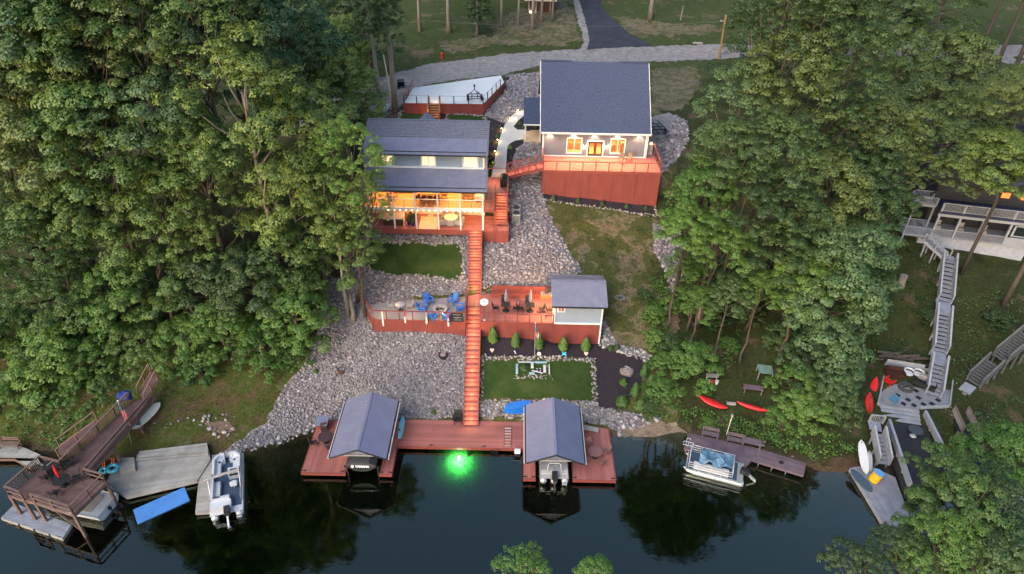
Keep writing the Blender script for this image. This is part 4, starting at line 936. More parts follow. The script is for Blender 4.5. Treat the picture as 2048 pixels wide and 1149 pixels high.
mb = MB(); mb.beam((2.7, RY, RZ + .03), (6.1, RY, RZ + .03), .3, .07); mb.beam((11.8, RY, RZ + .03), (14.88, RY, RZ + .03), .3, .07); mb.build('ridge_cap', M['shingle'], hs)
for s, x in ((-1, 2.76), (1, 14.93)):
    mb = MB(); mb.beam((x + .0, 71.15, HE - .1), (x - .06, RY, RZ - .12), .06, .2); mb.beam((x - .06, 83.7, HE - .1), (x - .06, RY, RZ - .12), .06, .2); mb.build('rake_board', M['white'], hs)
mb = MB(); mb.box(2.85, 14.98, 71.12, 71.2, HE - .22, HE - .02); mb.build('fascia', M['white'], hs)
mb = MB(); mb.box(2.85, 14.95, 71.2, HY - .03, HE - .22, HE - .18); sf = mb.build('soffit', M['white'], hs)
for x0, x1 in ((3.04, 3.2), (14.5, 14.66)):
    mb = MB(); mb.box(x0, x1, HY - .06, HY + .0, HZ, HE - .22); mb.build('corner_trim', M['white'], hs)
mb = MB(); mb.box(3.2, 14.5, HY - .055, HY, HZ + .005, HZ + .14); mb.build('base_trim', M['white'], hs)
mb = MB(); mb.box(3.02, 3.18, 83.18, 83.36, 12.5, HE + .2); mb.build('corner_trim', M['white'], hs)
mb = MB(); mb.tube([(14.75, 71.3, HE - .2), (14.75, 71.5, HE - .45), (14.75, 71.5, HZ)], .05, 6); mb.build('downspout', M['white'], hs)
sl_ = MB(); sl_.lathe((0, 0, 0), [(.07, -.03), (.07, 0)], 10); slm = sl_.mesh('soffit_light', M['bulbw'])
for px in (1148, 1190, 1236, 1280, 1100):
    x = hx(px, 268); piece('soffit_light', slm, hs, (x, 71.42, HE - .225)); spot('soffit_light', (x, 71.36, HE - .26), 150, (1, .66, .36), 125)
window(hs, wl[0].x + .03, wl[1].x - .03, wl[0].z + .04, wl[1].z - .03, HY + .01, fw=.11); window(hs, wr[0].x + .03, wr[1].x - .03, wr[0].z + .04, wr[1].z - .03, HY + .01, fw=.11)
x0, x1, zt_ = dr[0].x, dr[1].x, dr[1].z
mb = MB(); mb.box(x0 - .16, x0, HY - .05, HY + .02, HZ, zt_); mb.box(x1, x1 + .16, HY - .05, HY + .02, HZ, zt_); mb.box(x0 - .16, x1 + .16, HY - .05, HY + .02, zt_ + .001, zt_ + .16); mb.build('door_frame', M['white'], hs)
xm = (x0 + x1) / 2
for a, b in ((x0 + .01, xm - .01), (xm + .01, x1 - .01)):
    mb = MB(); mb.box(a, a + .13, HY - .03, HY + .03, HZ + .03, zt_ - .01); mb.box(b - .13, b, HY - .03, HY + .03, HZ + .03, zt_ - .01); mb.box(a + .13, b - .13, HY - .03, HY + .03, zt_ - .2, zt_ - .01); mb.box(a + .13, b - .13, HY - .03, HY + .03, HZ + .03, HZ + .35)
    d = mb.build('french_door', mat('mahogany', (.045, .010, .006), .4), hs); mb = MB(); mb.quad((a + .13, HY, HZ + .35), (b - .13, HY, HZ + .35), (b - .13, HY, zt_ - .2), (a + .13, HY, zt_ - .2)); mb.build('pane', M['glass'], d)
# lit room behind the glass
mb = MB(); mb.box(4.2, 13.9, 77.5, 77.6, HZ, HE - .1); mb.box(4.1, 4.2, HY + .14, 77.5, HZ, HE - .1); mb.box(13.9, 14.0, HY + .14, 77.5, HZ, HE - .1); mb.box(4.2, 13.9, HY + .14, 77.5, HE - .1, HE - .05); mb.build('inner_wall', M['warmwall'], hs)
mb = MB(); mb.box(4.2, 13.9, HY + .14, 77.5, HZ - .05, HZ); mb.build('room_floor', M['warmfloor'], hs)
mb = MB(); mb.box(5.4, 7.6, 73.6, 74.5, HZ, HZ + .75); mb.box(10.6, 11.6, 73.2, 75.2, HZ, HZ + .8); mb.box(11.9, 12.3, 72.2, 72.6, HZ, HZ + 1.5); mb.box(8.2, 9.8, 74.6, 75.6, HZ, HZ + .5); mb.build('room_furniture', M['woodwarm'], hs)
for x in (6.5, 9, 11.8): light('room_light', (x, 72.9, HE - .6), 260, (1, .64, .32), .2)
for px in (1168, 1212):
    q = at_y(px, 289, HY); mb = MB(); mb.lathe((q.x, HY - .14, q.z), [(.03, .12), (.13, .02), (.15, -.02)], 10); s_ = mb.build('wall_lantern', M['dark'], hs)
    mb = MB(); mb.ball((q.x, HY - .14, q.z - .06), .06, 8, 5); mb.build('bulb', M['bulbw'], s_); light('lantern_light', (q.x, HY - .22, q.z - .2), 24, (1, .6, .28), .05)
# side porch
mb = MB(); mb.box(.98, 3.05, 75.4, 78.7, 12.7, 13.2); mb.build('porch_slab', mat('tan_concrete', (.48, .36, .24), .8), hs)
for x, y in ((1.2, 75.55), (2.9, 75.55), (1.2, 78.5)): piece('porch_post', post_mesh(.13, 2.3, 'white'), hs, (x, y, 13.2))
mb = MB(); courses(mb, (.95, 75.1, 15.35), (2.85, 75.1, 15.35), (2.85, 79.6, 16.9), (.95, 79.6, 16.9), 12, .028); slab(mb, (.95, 75.1, 15.33), (2.85, 75.1, 15.33), (2.85, 79.6, 16.88), (.95, 79.6, 16.88), .1); mb.build('porch_roof', M['shingle'], hs)
mb = MB(); mb.box(.93, 2.86, 75.02, 75.1, 15.2, 15.34); mb.build('fascia', M['white'], hs)
light('porch_light', (2, 77, 14.9), 25, (1, .68, .36), .1)

hd = thing('house_deck', 'tall red deck with panelled wall and cable railing in front of the grey house', 'deck', (9.5, 69.5, 13))
boards(hd, 3.1, 15.85, 68.0, 71.55, 13.0, 'x'); boards(hd, 14.7, 15.85, 71.56, 73.6, 13.0, 'x')
wall_panels(hd, (3.12, 67.95), (15.88, 67.95), 12.72, 5); wall_panels(hd, (15.88, 67.95), (15.88, 73.6), 12.72, 2); wall_panels(hd, (3.12, 71.5), (3.12, 67.95), 12.72, 2)
mb = MB(); mb.box(3.06, 15.94, 67.86, 67.98, 12.73, 13.03); mb.build('fascia', M['redtrim'], hd)
mb = MB(); mb.box(15.86, 15.95, 67.99, 73.6, 12.73, 13.03); mb.build('fascia', M['redtrim'], hd)
rail(hd, (3.15, 67.95, 13), (15.85, 67.95, 13), 1.0, 1.42); rail(hd, (15.85, 68.1, 13), (15.85, 73.6, 13), 1.0, 1.3, ends=(0, 1)); rail(hd, (3.15, 69.5, 13), (3.15, 71.4, 13), 1.0, 1.2)
for i in range(6): spot('deck_fill', (4.2 + 2.1 * i, 69.2, 15.2), 270, (1, .46, .16), 105)  # added spots in mid-air without fixtures, washing the deck floor orange
light('deck_fill', (15.4, 72.9, 14.5), 40, (1, .62, .3), .05)
mb = MB(); mb.prism([(3.2, 67.8), (3.2, 67.35), (15.6, 67.0), (15.7, 67.75)], 8.4, 8.5); 
PL = [(3.2, 67.85), (3.2, 67.2), (15.7, 66.75), (15.75, 67.85)]; sheet('mulch_bed', PL, M['mulch'], .10, .04, .5, .4)
rocks('border_stones', [(3.2, 67.25), (3.2, 66.95), (15.85, 66.5), (15.85, 66.8)], M['rockpale'], .2, (.09, .15), (), .06)
rocks('border_stones', [(15.7, 67.9), (15.7, 66.6), (16, 66.6), (16, 67.9)], M['rockpale'], .2, (.09, .15), (), .06)

# footbridge between the two decks
br = thing('footbridge', 'short red ramp with railings rising from the cabin deck to the house deck', 'footbridge', (1, 68.6, 12.3))
a0, b0 = Vector((-.72, 68.55, 12.0)), Vector((3.08, 68.75, 13.0)); flight(br, a0 + Vector((0, 0, .0)), b0, 1.25, 6, side=.34)
for s in (-1, 1):
    o = Vector((0, s * .68, .05)); rail(br, a0 + o + Vector((0, 0, .1)), b0 + o, .95, .72, cable=3)
boards(br, -.98, -.70, 67.9, 69.2, 12.15, 'y')
for f in (.1, .4, .7): p = a0.lerp(b0, f); light('bridge_light', (p.x, p.y - .3, p.z + .7), 16, (1, .5, .22), .05)
mb = MB(); mb.box(-2.5, -.9, 67.77, 69.2, 12.0, 12.14); mb.box(-2.4, -1.0, 68.2, 69.6, 12.14, 12.45); o = mb.build('concrete_steps', M['concrete']); tag(o, 'pale concrete steps between the curved path and the cabin side deck', 'steps')
mb = MB(); mb.beam((-2.95, 67.8, 13.1), (-.75, 67.85, 13.1), .08, .05); mb.beam((-2.95, 67.8, 12.2), (-2.95, 67.8, 13.1), .08, .08); mb.build('top_rail', M['redtrim'], cab)

# ------------------------------------------------------------------ parking deck
pk = thing('parking_deck', 'white topped parking deck with red sides and black post railing by the gravel road', 'deck', (-8, 86, 14.5))
KP = [(-13.8, 81.95), (-4.05, 82.15), (-1.6, 90.4), (-2.15, 93.5), (-13.45, 87.7)]
mb = MB(); mb.prism(KP, 13.2, 15.0); mb.build('deck_top', M['whitedeck'], pk)
for a, b, n in ((KP[0], KP[1], 5), (KP[1], KP[2], 4), (KP[4], KP[0], 3)): wall_panels(pk, a, b, 14.93, n)
mb = MB()
for a, b in ((KP[0], KP[1]), (KP[1], KP[2])): mb.beam((a[0], a[1] - .03, 14.96), (b[0], b[1] - .03, 14.96), .12, .14)
mb.build('edge_trim', M['redtrim'], pk)
q = [(Vector((*KP[0], 15)), Vector((-10.7, 82.02, 15))), (Vector((-9.45, 82.05, 15)), Vector((*KP[1], 15))), (Vector((*KP[1], 15)), Vector((*KP[2], 15)))]
for (a, b), e in zip(q, ((1, 1), (1, 1), (0, 1))): rail(pk, a, b, .95, 1.9, 'dark', .11, 2, .03, .03, ends=e, rm='dark')
rail(pk, (*KP[4], 15), (*KP[0], 15), .95, 1.5, 'redtrim', ends=(1, 0))
flight(pk, (-9.95, 79.6, 13.65), (-10.08, 82.1, 15), 1.25, 7, m='woodwarm', riser=True)
for s in (-1, 1):
    p0, p1 = Vector((-10.0 + s * .72, 79.9, 13.7)), Vector((-10.08 + s * .72, 82.1, 15.0)); rail(pk, p0, p1, 1.0, 1.2, 'woodwarm', .12, 0, .1, .06)
sheet('boardwalk', [(-10.5, 79.7), (-10.35, 76), (-9.1, 76), (-9.2, 79.7)], mat('pale_boards', (.5, .44, .36), .8, .1, 2), .12, 0)
light('path_light', (-10.9, 80.6, 14.2), 16, (1, .55, .2), .05); light('path_light', (-9.2, 80.2, 14.3), 7, (1, .6, .25), .05); light('path_light', (-10, 82.5, 15.7), 8, (1, .6, .25), .05)
# ------------------------------------------------------------------ furniture prototypes (local coordinates, facing -y)
def adirondack(m):
    t = thing('adirondack_chair', 'x', 'chair')
    mb = MB()
    for i in range(5):
        a = -.26 + .115 * i; mb.box(-.27, .27, a, a + .10, .36 - .035 * i, .385 - .035 * i)
    mb.build('seat', m, t, local=True)
    mb = MB()
    for i in range(5):
        x = -.22 + .11 * i; h = .78 - .05 * abs(i - 2) ** 1.6; mb.beam((x * .85, .26, .24), (x * 1.15, .62, .24 + h), .10, .022, up=(0, -1, .4))
    mb.beam((-.28, .42, .58), (.28, .42, .58), .03, .07); mb.build('backrest', m, t, local=True)
    for s in (-1, 1):
        mb = MB(); mb.box(s * .36 - .07, s * .36 + .07, -.36, .40, .57, .60); mb.build('arm', m, t, local=True)
        mb = MB(); mb.box(s * .33 - .02, s * .33 + .02, -.33, -.23, 0, .57); mb.build('leg', m, t, local=True)
        mb = MB(); mb.beam((s * .28, -.2, .34), (s * .28, .62, .02), .03, .11); mb.beam((s * .33, .36, .1), (s * .33, .38, .57), .03, .07); mb.build('leg', m, t, local=True)
    return t
def sling_chair(m, fm, arms=True, name='patio_chair'):
    t = thing(name, 'x', 'chair')
    mb = MB(); mb.beam((0, -.24, .44), (0, .24, .41), .48, .04); mb.build('seat', m, t, local=True)
    mb = MB(); mb.beam((0, .23, .43), (0, .40, .98), .48, .04, up=(0, 1, 0)); mb.build('backrest', m, t, local=True)
    for s in (-1, 1):
        mb = MB(); mb.tube([(s * .25, -.30, 0), (s * .25, -.24, .44), (s * .26, -.2, .62 if arms else .44), (s * .26, .28, .64 if arms else .45)], .017, 5); mb.build('leg', fm, t, local=True)
        mb = MB(); mb.tube([(s * .25, .34, 0), (s * .25, .2, .42)], .017, 5); mb.build('leg', fm, t, local=True)
    return t
def square_table(m, umb=None):
    t = thing('patio_table', 'x', 'table')
    mb = MB()
    for i in (-1, 1): mb.box(-.42, .42, i * .215 - .205, i * .215 + .205, .70, .73)
    mb.build('tabletop', m, t, local=True)
    mb = MB(); mb.lathe((0, 0, 0), [(.36, 0), (.34, .05), (.12, .12), (.10, .66), (.25, .70)], 8); mb.build('pedestal', M['black'], t, local=True)
    return t
def round_table(r, m, base='dark'):
    t = thing('round_table', 'x', 'table')
    mb = MB(); mb.lathe((0, 0, .70), [(r, 0), (r, .03)], 18); mb.build('tabletop', m, t, local=True)
    mb = MB(); mb.lathe((0, 0, 0), [(.28, 0), (.26, .04), (.05, .08), (.05, .66), (.18, .70)], 10); mb.build('pedestal', M[base], t, local=True)
    return t
def closed_umbrella(m, label, loc):
    t = thing('closed_umbrella', label, 'umbrella', loc, 0, 'closed umbrellas on the bar deck tables')
    mb = MB(); mb.tube([(0, 0, .0), (0, 0, 1.75)], .022, 6); mb.build('pole', M['dark'], t, local=True)
    mb = MB(); n = 14; base = len(mb.v)
    for r, z in ((.12, .42), (.17, .75), (.13, 1.3), (.05, 1.78), (.02, 1.86)):
        for k in range(n): a = 2 * PI * k / n; q = r * (1 if k % 2 else .68); mb.v.append((q * math.cos(a), q * math.sin(a), z))
    for i in range(4):
        for k in range(n): mb.f.append((i * n + k, i * n + (k + 1) % n, (i + 1) * n + (k + 1) % n, (i + 1) * n + k)); mb.m.append(0)
    mb.build('canopy', m, t, local=True)
    return t
def face(o, x, y, tx, ty): return math.atan2(ty - y, tx - x) + PI / 2
ad = adirondack(M['blue']); fx, fy = -6.8, 51.95
spots = [(-8.05, 53.35, 'blue slatted chair at the back left of the stone fire pit'), (-5.75, 53.4, 'blue slatted chair at the back right of the stone fire pit'), (-8.5, 52.1, 'blue slatted chair left of the fire pit, side on'),
         (-5.0, 52.3, 'blue slatted chair right of the fire pit near the stairs'), (-7.35, 50.98, 'blue slatted chair against the railing left below the fire pit'), (-6.0, 51.0, 'blue slatted chair against the railing right below the fire pit')]
for i, (x, y, lb) in enumerate(spots):
    o = ad if i == 0 else copy_tree(ad); put(o, (x, y, 5.5), face(o, x, y, fx, fy), lb); o['group'] = 'blue chairs round the fire pit'
fp = thing('fire_pit', 'round grey stone fire pit with dark hollow on the concrete patio', 'fire pit', (fx, fy, 5.5))
for k in range(3):
    for i in range(14):
        a = 2 * PI * (i + .5 * k) / 14; mb = MB(); mb.cbox((.6 * math.cos(a), .6 * math.sin(a), .14 * k), .17, .255, .13, a); mb.build('block', M['stone'], fp, local=True)
mb = MB(); mb.lathe((0, 0, .42), [(.5, -.05), (.5, .05), (.72, .05), (.72, 0)], 20); bm = bmesh.new()
mb = MB()
for k in range(24):
    a, b = 2 * PI * k / 24, 2 * PI * (k + 1) / 24
    P = lambda r, t, z: (r * math.cos(t), r * math.sin(t), z)
    mb.quad(P(.47, a, .47), P(.71, a, .47), P(.71, b, .47), P(.47, b, .47)); mb.quad(P(.71, a, .42), P(.71, b, .42), P(.71, b, .47), P(.71, a, .47)); mb.quad(P(.47, b, .2), P(.47, a, .2), P(.47, a, .47), P(.47, b, .47))
mb.build('rim', M['fabric'], fp, local=True)
mb = MB(); mb.lathe((0, 0, .12), [(.5, 0), (.46, .03)], 16); mb.build('ash_bed', M['black'], fp, local=True)
mb = MB(); mb.beam((-.25, -.1, .2), (.28, .12, .24), .08, .08); mb.beam((-.1, .25, .22), (.15, -.2, .28), .07, .07); mb.build('log', M['greywood'], fp, local=True)
rt = round_table(.45, mat('smoked_glass', (.25, .27, .32), .15, .05)); put(rt, (-10.62, 52.1, 5.5), 0, 'small round smoked glass table between two wicker chairs on the patio')
wk = sling_chair(M['fabric'], M['fabric'], True, 'wicker_chair'); put(wk, (-11.45, 52.4, 5.5), R_(75), 'grey wicker chair left of the round patio table'); w2 = copy_tree(wk); put(w2, (-9.8, 52.45, 5.5), R_(-80), 'grey wicker chair right of the round patio table')
# water skis hung on the patio railing
for x, c1, c2, lb, L in ((-12.05, 'cream', 'vinyl', 'pale beige water ski hung upright on the patio railing', 1.75), (-9.95, 'redplastic', 'vinyl', 'short red and white water ski hung on the patio railing', 1.45), (-7.95, 'fabric', 'cream', 'greyish pink water ski hung on the patio railing', 1.45), (-5.9, 'redplastic', 'vinyl', 'long red and white water ski hung beside the black sign', 1.75)):
    o = thing('water_ski', lb, 'water ski', (x, 50.5, 6.55), 0, 'water skis hung on the patio railing')
    mb = MB(); w = .085; zz = [(-L + .0, .03), (-L + .15, w), (-L * .45, w), (-.1, w * .7), (0, .03)]
    for i in range(4): mb.hexa([(-zz[i][1], 0, zz[i][0]), (zz[i][1], 0, zz[i][0]), (zz[i][1], .03, zz[i][0]), (-zz[i][1], .03, zz[i][0]), (-zz[i + 1][1], 0, zz[i + 1][0]), (zz[i + 1][1], 0, zz[i + 1][0]), (zz[i + 1][1], .03, zz[i + 1][0]), (-zz[i + 1][1], .03, zz[i + 1][0])], 1 if i in (1,) else 0)
    mb.build('ski_blade', [M[c1], M[c2]], o, local=True)
    mb = MB(); mb.box(-.07, .07, -.04, -.002, -L * .5, -L * .36); mb.build('binding', M['vinyl' if c1 != 'vinyl' else 'dark'], o, local=True)
def scribble(parent, rows, m, depth=-.02, seed=1):
    g = random.Random(seed); mb = MB()
    for x0, x1, z, h in rows:
        n = int((x1 - x0) / .03); mb.tube([(x0 + (x1 - x0) * i / n, depth, z + h * (math.sin(i * 1.9) * .6 + g.uniform(-.4, .4))) for i in range(n + 1)], .008, 4)
    return mb.build('lettering', m, parent, local=True)
sg = thing('chalk_sign', 'black board sign with white script fixed to the patio railing by the stairs', 'sign', (-5.1, 50.54, 5.75))
mb = MB(); mb.box(-.58, .58, 0, .03, -.25, .75); mb.build('board', M['black'], sg, local=True); scribble(sg, [(-.35, .4, .58, .05), (-.3, .45, .25, .1), (-.3, .45, -.02, .04)], M['letter'])
rs = thing('round_sign', 'white oval sign with script on a slim pole at the deck corner', 'sign', (-2.55, 50.9, 5.5))
mb = MB(); mb.tube([(0, 0, 0), (0, 0, 2.0)], .025, 6); mb.build('pole', M['dark'], rs, local=True); mb = MB(); mb.lathe((0, 0, 0), [(.16, 0), (.14, .05)], 10); mb.build('base', M['vinyl'], rs, local=True)
mb = MB(); mb.lathe((0, 0, 0), [(.40, 0), (.40, .03)], 20); mb.rot(M=Matrix.Translation((0, 0, 2.08)) @ Matrix.Rotation(R_(18), 4, 'X')); mb.build('disc', M['white'], rs, local=True)
g = random.Random(3); mb = MB(); mb.tube([(-.2 + .4 * i / 14, .0 + .09 * math.sin(i * 1.7) + g.uniform(-.03, .03), .04) for i in range(15)], .012, 4); mb.rot(M=Matrix.Translation((0, 0, 2.08)) @ Matrix.Rotation(R_(18), 4, 'X')); mb.build('lettering', M['dark'], rs, local=True)
# bar deck tables
tb = square_table(M['dark']); ch = sling_chair(M['black'], M['dark'])
for i, (x, y, lb) in enumerate(((-.55, 52.45, 'square black table under the left closed umbrella on the red deck'), (1.78, 52.45, 'square black table under the right closed umbrella on the red deck'))):
    o = tb if i == 0 else copy_tree(tb); put(o, (x, y, 5.5), 0, lb); o['group'] = 'square tables on the bar deck'
    closed_umbrella(mat('grey_canopy', (.20, .21, .26), .8) if i == 0 else bpy.data.materials['grey_canopy'], ('closed grey umbrella over the left square table nearer the stairs', 'closed grey umbrella over the right square table nearer the shed')[i], (x, y + .0, 6.2))
cs = [(-1.5, 52.3, 90, 'black chair left of the left umbrella table'), (.4, 52.3, -90, 'black chair right of the left umbrella table'), (-.75, 53.3, 0, 'black chair behind the left umbrella table'), (.85, 52.3, 90, 'black chair left of the right umbrella table'), (2.85, 52.3, -80, 'black chair pulled back on the lit right side of the table'), (1.55, 53.3, 0, 'black chair behind the right umbrella table'), (3.6, 52.1, 90, 'tall chair at the bar shed side, half under its roof')]
for i, (x, y, a, lb) in enumerate(cs):
    o = ch if i == 0 else copy_tree(ch); put(o, (x, y, 5.5), R_(a), lb); o['group'] = 'black chairs on the bar deck'
mb = MB(); mb.box(-.4, .4, -.02, .02, -.3, .3); o = mb.build('dark_screen', M['black']); o.location = (3.55, 53.9, 7.0); o.rotation_euler = (0, 0, R_(40)); tag(o, 'small black screen under the shed eave by the bar', 'screen')

# dock furniture
for x, y, lbs, k in ((-15.55, 39.9, 'dark round table on the left end of the red dock', 'left'), (7.25, 38.9, 'brown round mesh table on the right end of the red dock', 'right')):
    m = mat('dark_mesh', (.05, .03, .035), .7) if k == 'left' else mat('brown_mesh', (.17, .085, .085), .7)
    o = round_table(.62, m); put(o, (x, y, .5), 0, lbs)
    c0 = sling_chair(m, M['dark'] if k == 'left' else m)
    for i, a in enumerate((20, 110, 205, 300)):
        c = c0 if i == 0 else copy_tree(c0); px_, py_ = x + 1.0 * math.cos(R_(a)), y + 1.0 * math.sin(R_(a))
        put(c, (px_, py_, .5), face(c, px_, py_, x, y), '%s mesh chair %s the round table on the %s dock end' % ('dark' if k == 'left' else 'brown', ('right of', 'behind', 'left of', 'in front of')[i], k)); c['group'] = 'chairs on the %s end of the dock' % k
bc = adirondack(M['black']); put(bc, (-4.55, 42.55, .5), R_(5), 'black slatted chair at the foot of the long stairs')
bn = thing('storage_bin', 'red box with grey corrugated lid at the left back dock corner', 'box', (-16.2, 41.6, .5))
mb = MB(); mb.box(-.4, .4, -.35, .35, 0, .75); mb.build('box_body', M['red'], bn, local=True)
mb = MB(); ribs(mb, (-.48, -.5, .74), (.48, -.5, .74), (.48, .5, .98), (-.48, .5, .98), .16, .03, .05); slab(mb, (-.48, -.5, .73), (.48, -.5, .73), (.48, .5, .97), (-.48, .5, .97), .04); mb.build('lid', M['boatroof'], bn, local=True)
o = thing('paddle_board', 'turquoise board leaning against the left boathouse', 'paddle board', (-9.28, 40.9, .5))
mb = MB()
for i in range(9): pass
def board_shape(L, w, t):
    mb = MB(); n = 12; top = []
    for s in (1, -1):
        for i in range(n + 1):
            u = -1 + 2 * i / n; u = u * s; top.append((w * (1 - abs(u) ** 2.6) ** .6 * s * .5 if abs(u) < 1 else 0, u * L / 2))
    top = [p for i, p in enumerate(top) if i == 0 or (abs(p[0] - top[i - 1][0]) + abs(p[1] - top[i - 1][1])) > 1e-4][:-1]
    mb.prism(top, 0, t); return mb
b = board_shape(2.6, .7, .1); b.rot(M=Matrix.Translation((0, 0, .9)) @ Matrix.Rotation(R_(70), 4, 'Y')); b.build('board', M['cyan'], o, local=True); mb = MB(); mb.box(-.08, .05, -.6, -.5, .4, 1.3); mb.build('strap', M['black'], o, local=True)
o = thing('folded_ladder', 'pale ladder lying flat on the dock in front of the right boathouse', 'ladder', (-.1, 41.2, .5))
for s in (-1, 1):
    mb = MB(); mb.box(s * .3 - .02, s * .3 + .02, -1.4, .9, .01, .04); mb.build('side_rail', M['redtrim'], o, local=True)
for i in range(7):
    mb = MB(); mb.box(-.28, .28, -1.3 + i * .33, -1.24 + i * .33, .012, .045); mb.build('rung', M['vinyl' if i > 3 else 'fabric'], o, local=True)
o = thing('kayak_stack', 'stack of bright blue paddle craft beside the right boathouse roof', 'kayak', (.7, 43.6, zt(.7, 43.6)), R_(8), )
for i in range(3):
    b = board_shape(2.5, .8, .16); b.rot(R_(90 + 4 * i), (.05 * i, .1 * i, .18 + .2 * i)); b.build('hull', M['cobalt'], o, local=True)
o = thing('dock_ramp', 'small grey ramp board at the back of the right dock end', 'ramp', (7.1, 41.9, .5)); mb = MB(); mb.beam((-.7, .1, .32), (.7, -.25, .3), .5, .05); mb.build('ramp_board', M['greywood'], o, local=True); mb = MB(); mb.box(-.6, -.5, -.1, .2, 0, .3); mb.box(.5, .6, -.4, -.1, 0, .28); mb.build('leg', M['greywood'], o, local=True)

# boats on the two lifts
def hull_mb(L, w, h, z0, bow=.35, n=10, t=0):
    """open hull, bow at +y"""
    mb = MB(); S = []
    for i in range(n + 1):
        u = i / n; k = 1 if u < 1 - bow else math.sqrt(max(1 - ((u - 1 + bow) / bow) ** 2, .004)); x = w / 2 * k; y = -L / 2 + L * u
        S.append([(-x, y, z0 + h), (-x * .92, y, z0 + h * .55), (-x * .55, y, z0 + .12 * h), (0, y, z0 + (.25 * h if u > .9 else 0)), (x * .55, y, z0 + .12 * h), (x * .92, y, z0 + h * .55), (x, y, z0 + h)])
    b = len(mb.v)
    for r in S: mb.v += r
    for i in range(n):
        for k in range(6): mb.f.append((b + i * 7 + k, b + i * 7 + k + 1, b + (i + 1) * 7 + k + 1, b + (i + 1) * 7 + k)); mb.m.append(0)
    mb.f.append(tuple(b + k for k in range(7))); mb.m.append(0)
    return mb, S
def outboard(parent, p, m='dark', low='alu', s=1.0, tilt=.6):
    p = Vector(p); mb = MB(); mb.beam(p + Vector((0, -.25 * s, .35 * s)), p + Vector((0, .3 * s, .45 * s)), .42 * s, .5 * s); mb.beam(p + Vector((0, -.42 * s, .3 * s)), p + Vector((0, -.2 * s, .35 * s)), .32 * s, .36 * s); o = mb.build('outboard_motor', M[m], parent, local=True)
    mb = MB(); mb.beam(p + Vector((0, -.3 * s, .15 * s)), p + Vector((0, -.3 * s - tilt * s, -.35 * s)), .12 * s, .22 * s); mb.lathe((p.x, p.y - (.3 + tilt) * s, p.z - .4 * s), [(.03, -.1 * s), (.09 * s, 0), (.03, .1 * s)], 8)
    for k in range(3): a = 2 * PI * k / 3; q = p + Vector((0, -(.36 + tilt) * s, -.38 * s)); mb.beam(q, q + Vector((.16 * s * math.cos(a), -.02, .16 * s * math.sin(a))), .09 * s, .02)
    mb.build('propeller_leg', M[low], o, local=True)
cb = thing('covered_boat', 'boat under a fitted black cover in the left boat slip', 'boat', (-11.86, 39.25, .3))
hm, S = hull_mb(5.2, 2.3, .85, .42); hm.build('hull', M['dark'], cb, local=True)
mb = MB(); n = len(S); b = 0; ridge = [.18, .42, .6, .72, .74, .7, .6, .5, .42, .3, .1]
for i, r in enumerate(S):
    x = r[6][0] + .05; y = r[0][1] + (-.12 if i == 0 else 0); z = r[0][2] - .12; d = ridge[i]; mb.v += [(-x, y, z - .1), (-x, y, z + .15), (-x * .55, y + (.12 if i == 0 else 0), z + .15 + d * .85), (0, y + (.14 if i == 0 else 0), z + .15 + d), (x * .55, y + (.12 if i == 0 else 0), z + .15 + d * .85), (x, y, z + .15), (x, y, z - .1)]
for i in range(n - 1):
    for k in range(6): mb.f.append((i * 7 + k, i * 7 + k + 1, (i + 1) * 7 + k + 1, (i + 1) * 7 + k)); mb.m.append(0)
mb.f.append(tuple(range(7))); mb.m.append(0); cv = mb.build('boat_cover', M['cover'], cb, local=True, smooth=False)
fc = bpy.data.curves.new('lettering', 'FONT'); fc.body = 'YAMAHA'; fc.size = .27; fc.extrude = .006; fc.align_x = 'CENTER'; fc.offset = .008; fc.materials.append(M['letter'])
_t = bpy.data.objects.new('lettering', fc); C.objects.link(_t); bpy.context.view_layer.update(); _me = bpy.data.meshes.new_from_object(_t.evaluated_get(bpy.context.evaluated_depsgraph_get())); bpy.data.objects.remove(_t); _me.name = 'lettering'; tx = link('lettering', _me, cv); tx.location = (.12, -2.79, 1.14); tx.rotation_euler = (R_(66), 0, 0)
mb = MB(); mb.lathe((0, 0, 0), [(.12, 0), (.12, .012)], 16); mb.rot(M=Matrix.Translation((-.66, -2.765, 1.23)) @ Matrix.Rotation(R_(66), 4, 'X')); mb.build('logo_disc', M['letter'], cv, local=True)
for a in (90, 210, 330):
    mb = MB(); mb.beam((0, 0, .014), (.1 * math.cos(R_(a)), .1 * math.sin(R_(a)), .014), .018, .008); mb.rot(M=Matrix.Translation((-.66, -2.765, 1.23)) @ Matrix.Rotation(R_(66), 4, 'X')); mb.build('logo_arm', M['cover'], cv, local=True)
for s in (-1, 1):
    mb = MB(); mb.box(s * 1.15, s * 1.45, -2.5, -2.3, .75, .83); mb.box(s * 1.25 - .04, s * 1.25 + .04, -2.44, -2.36, -1, .8); mb.build('lift_bracket', M['dark'], cb, local=True)

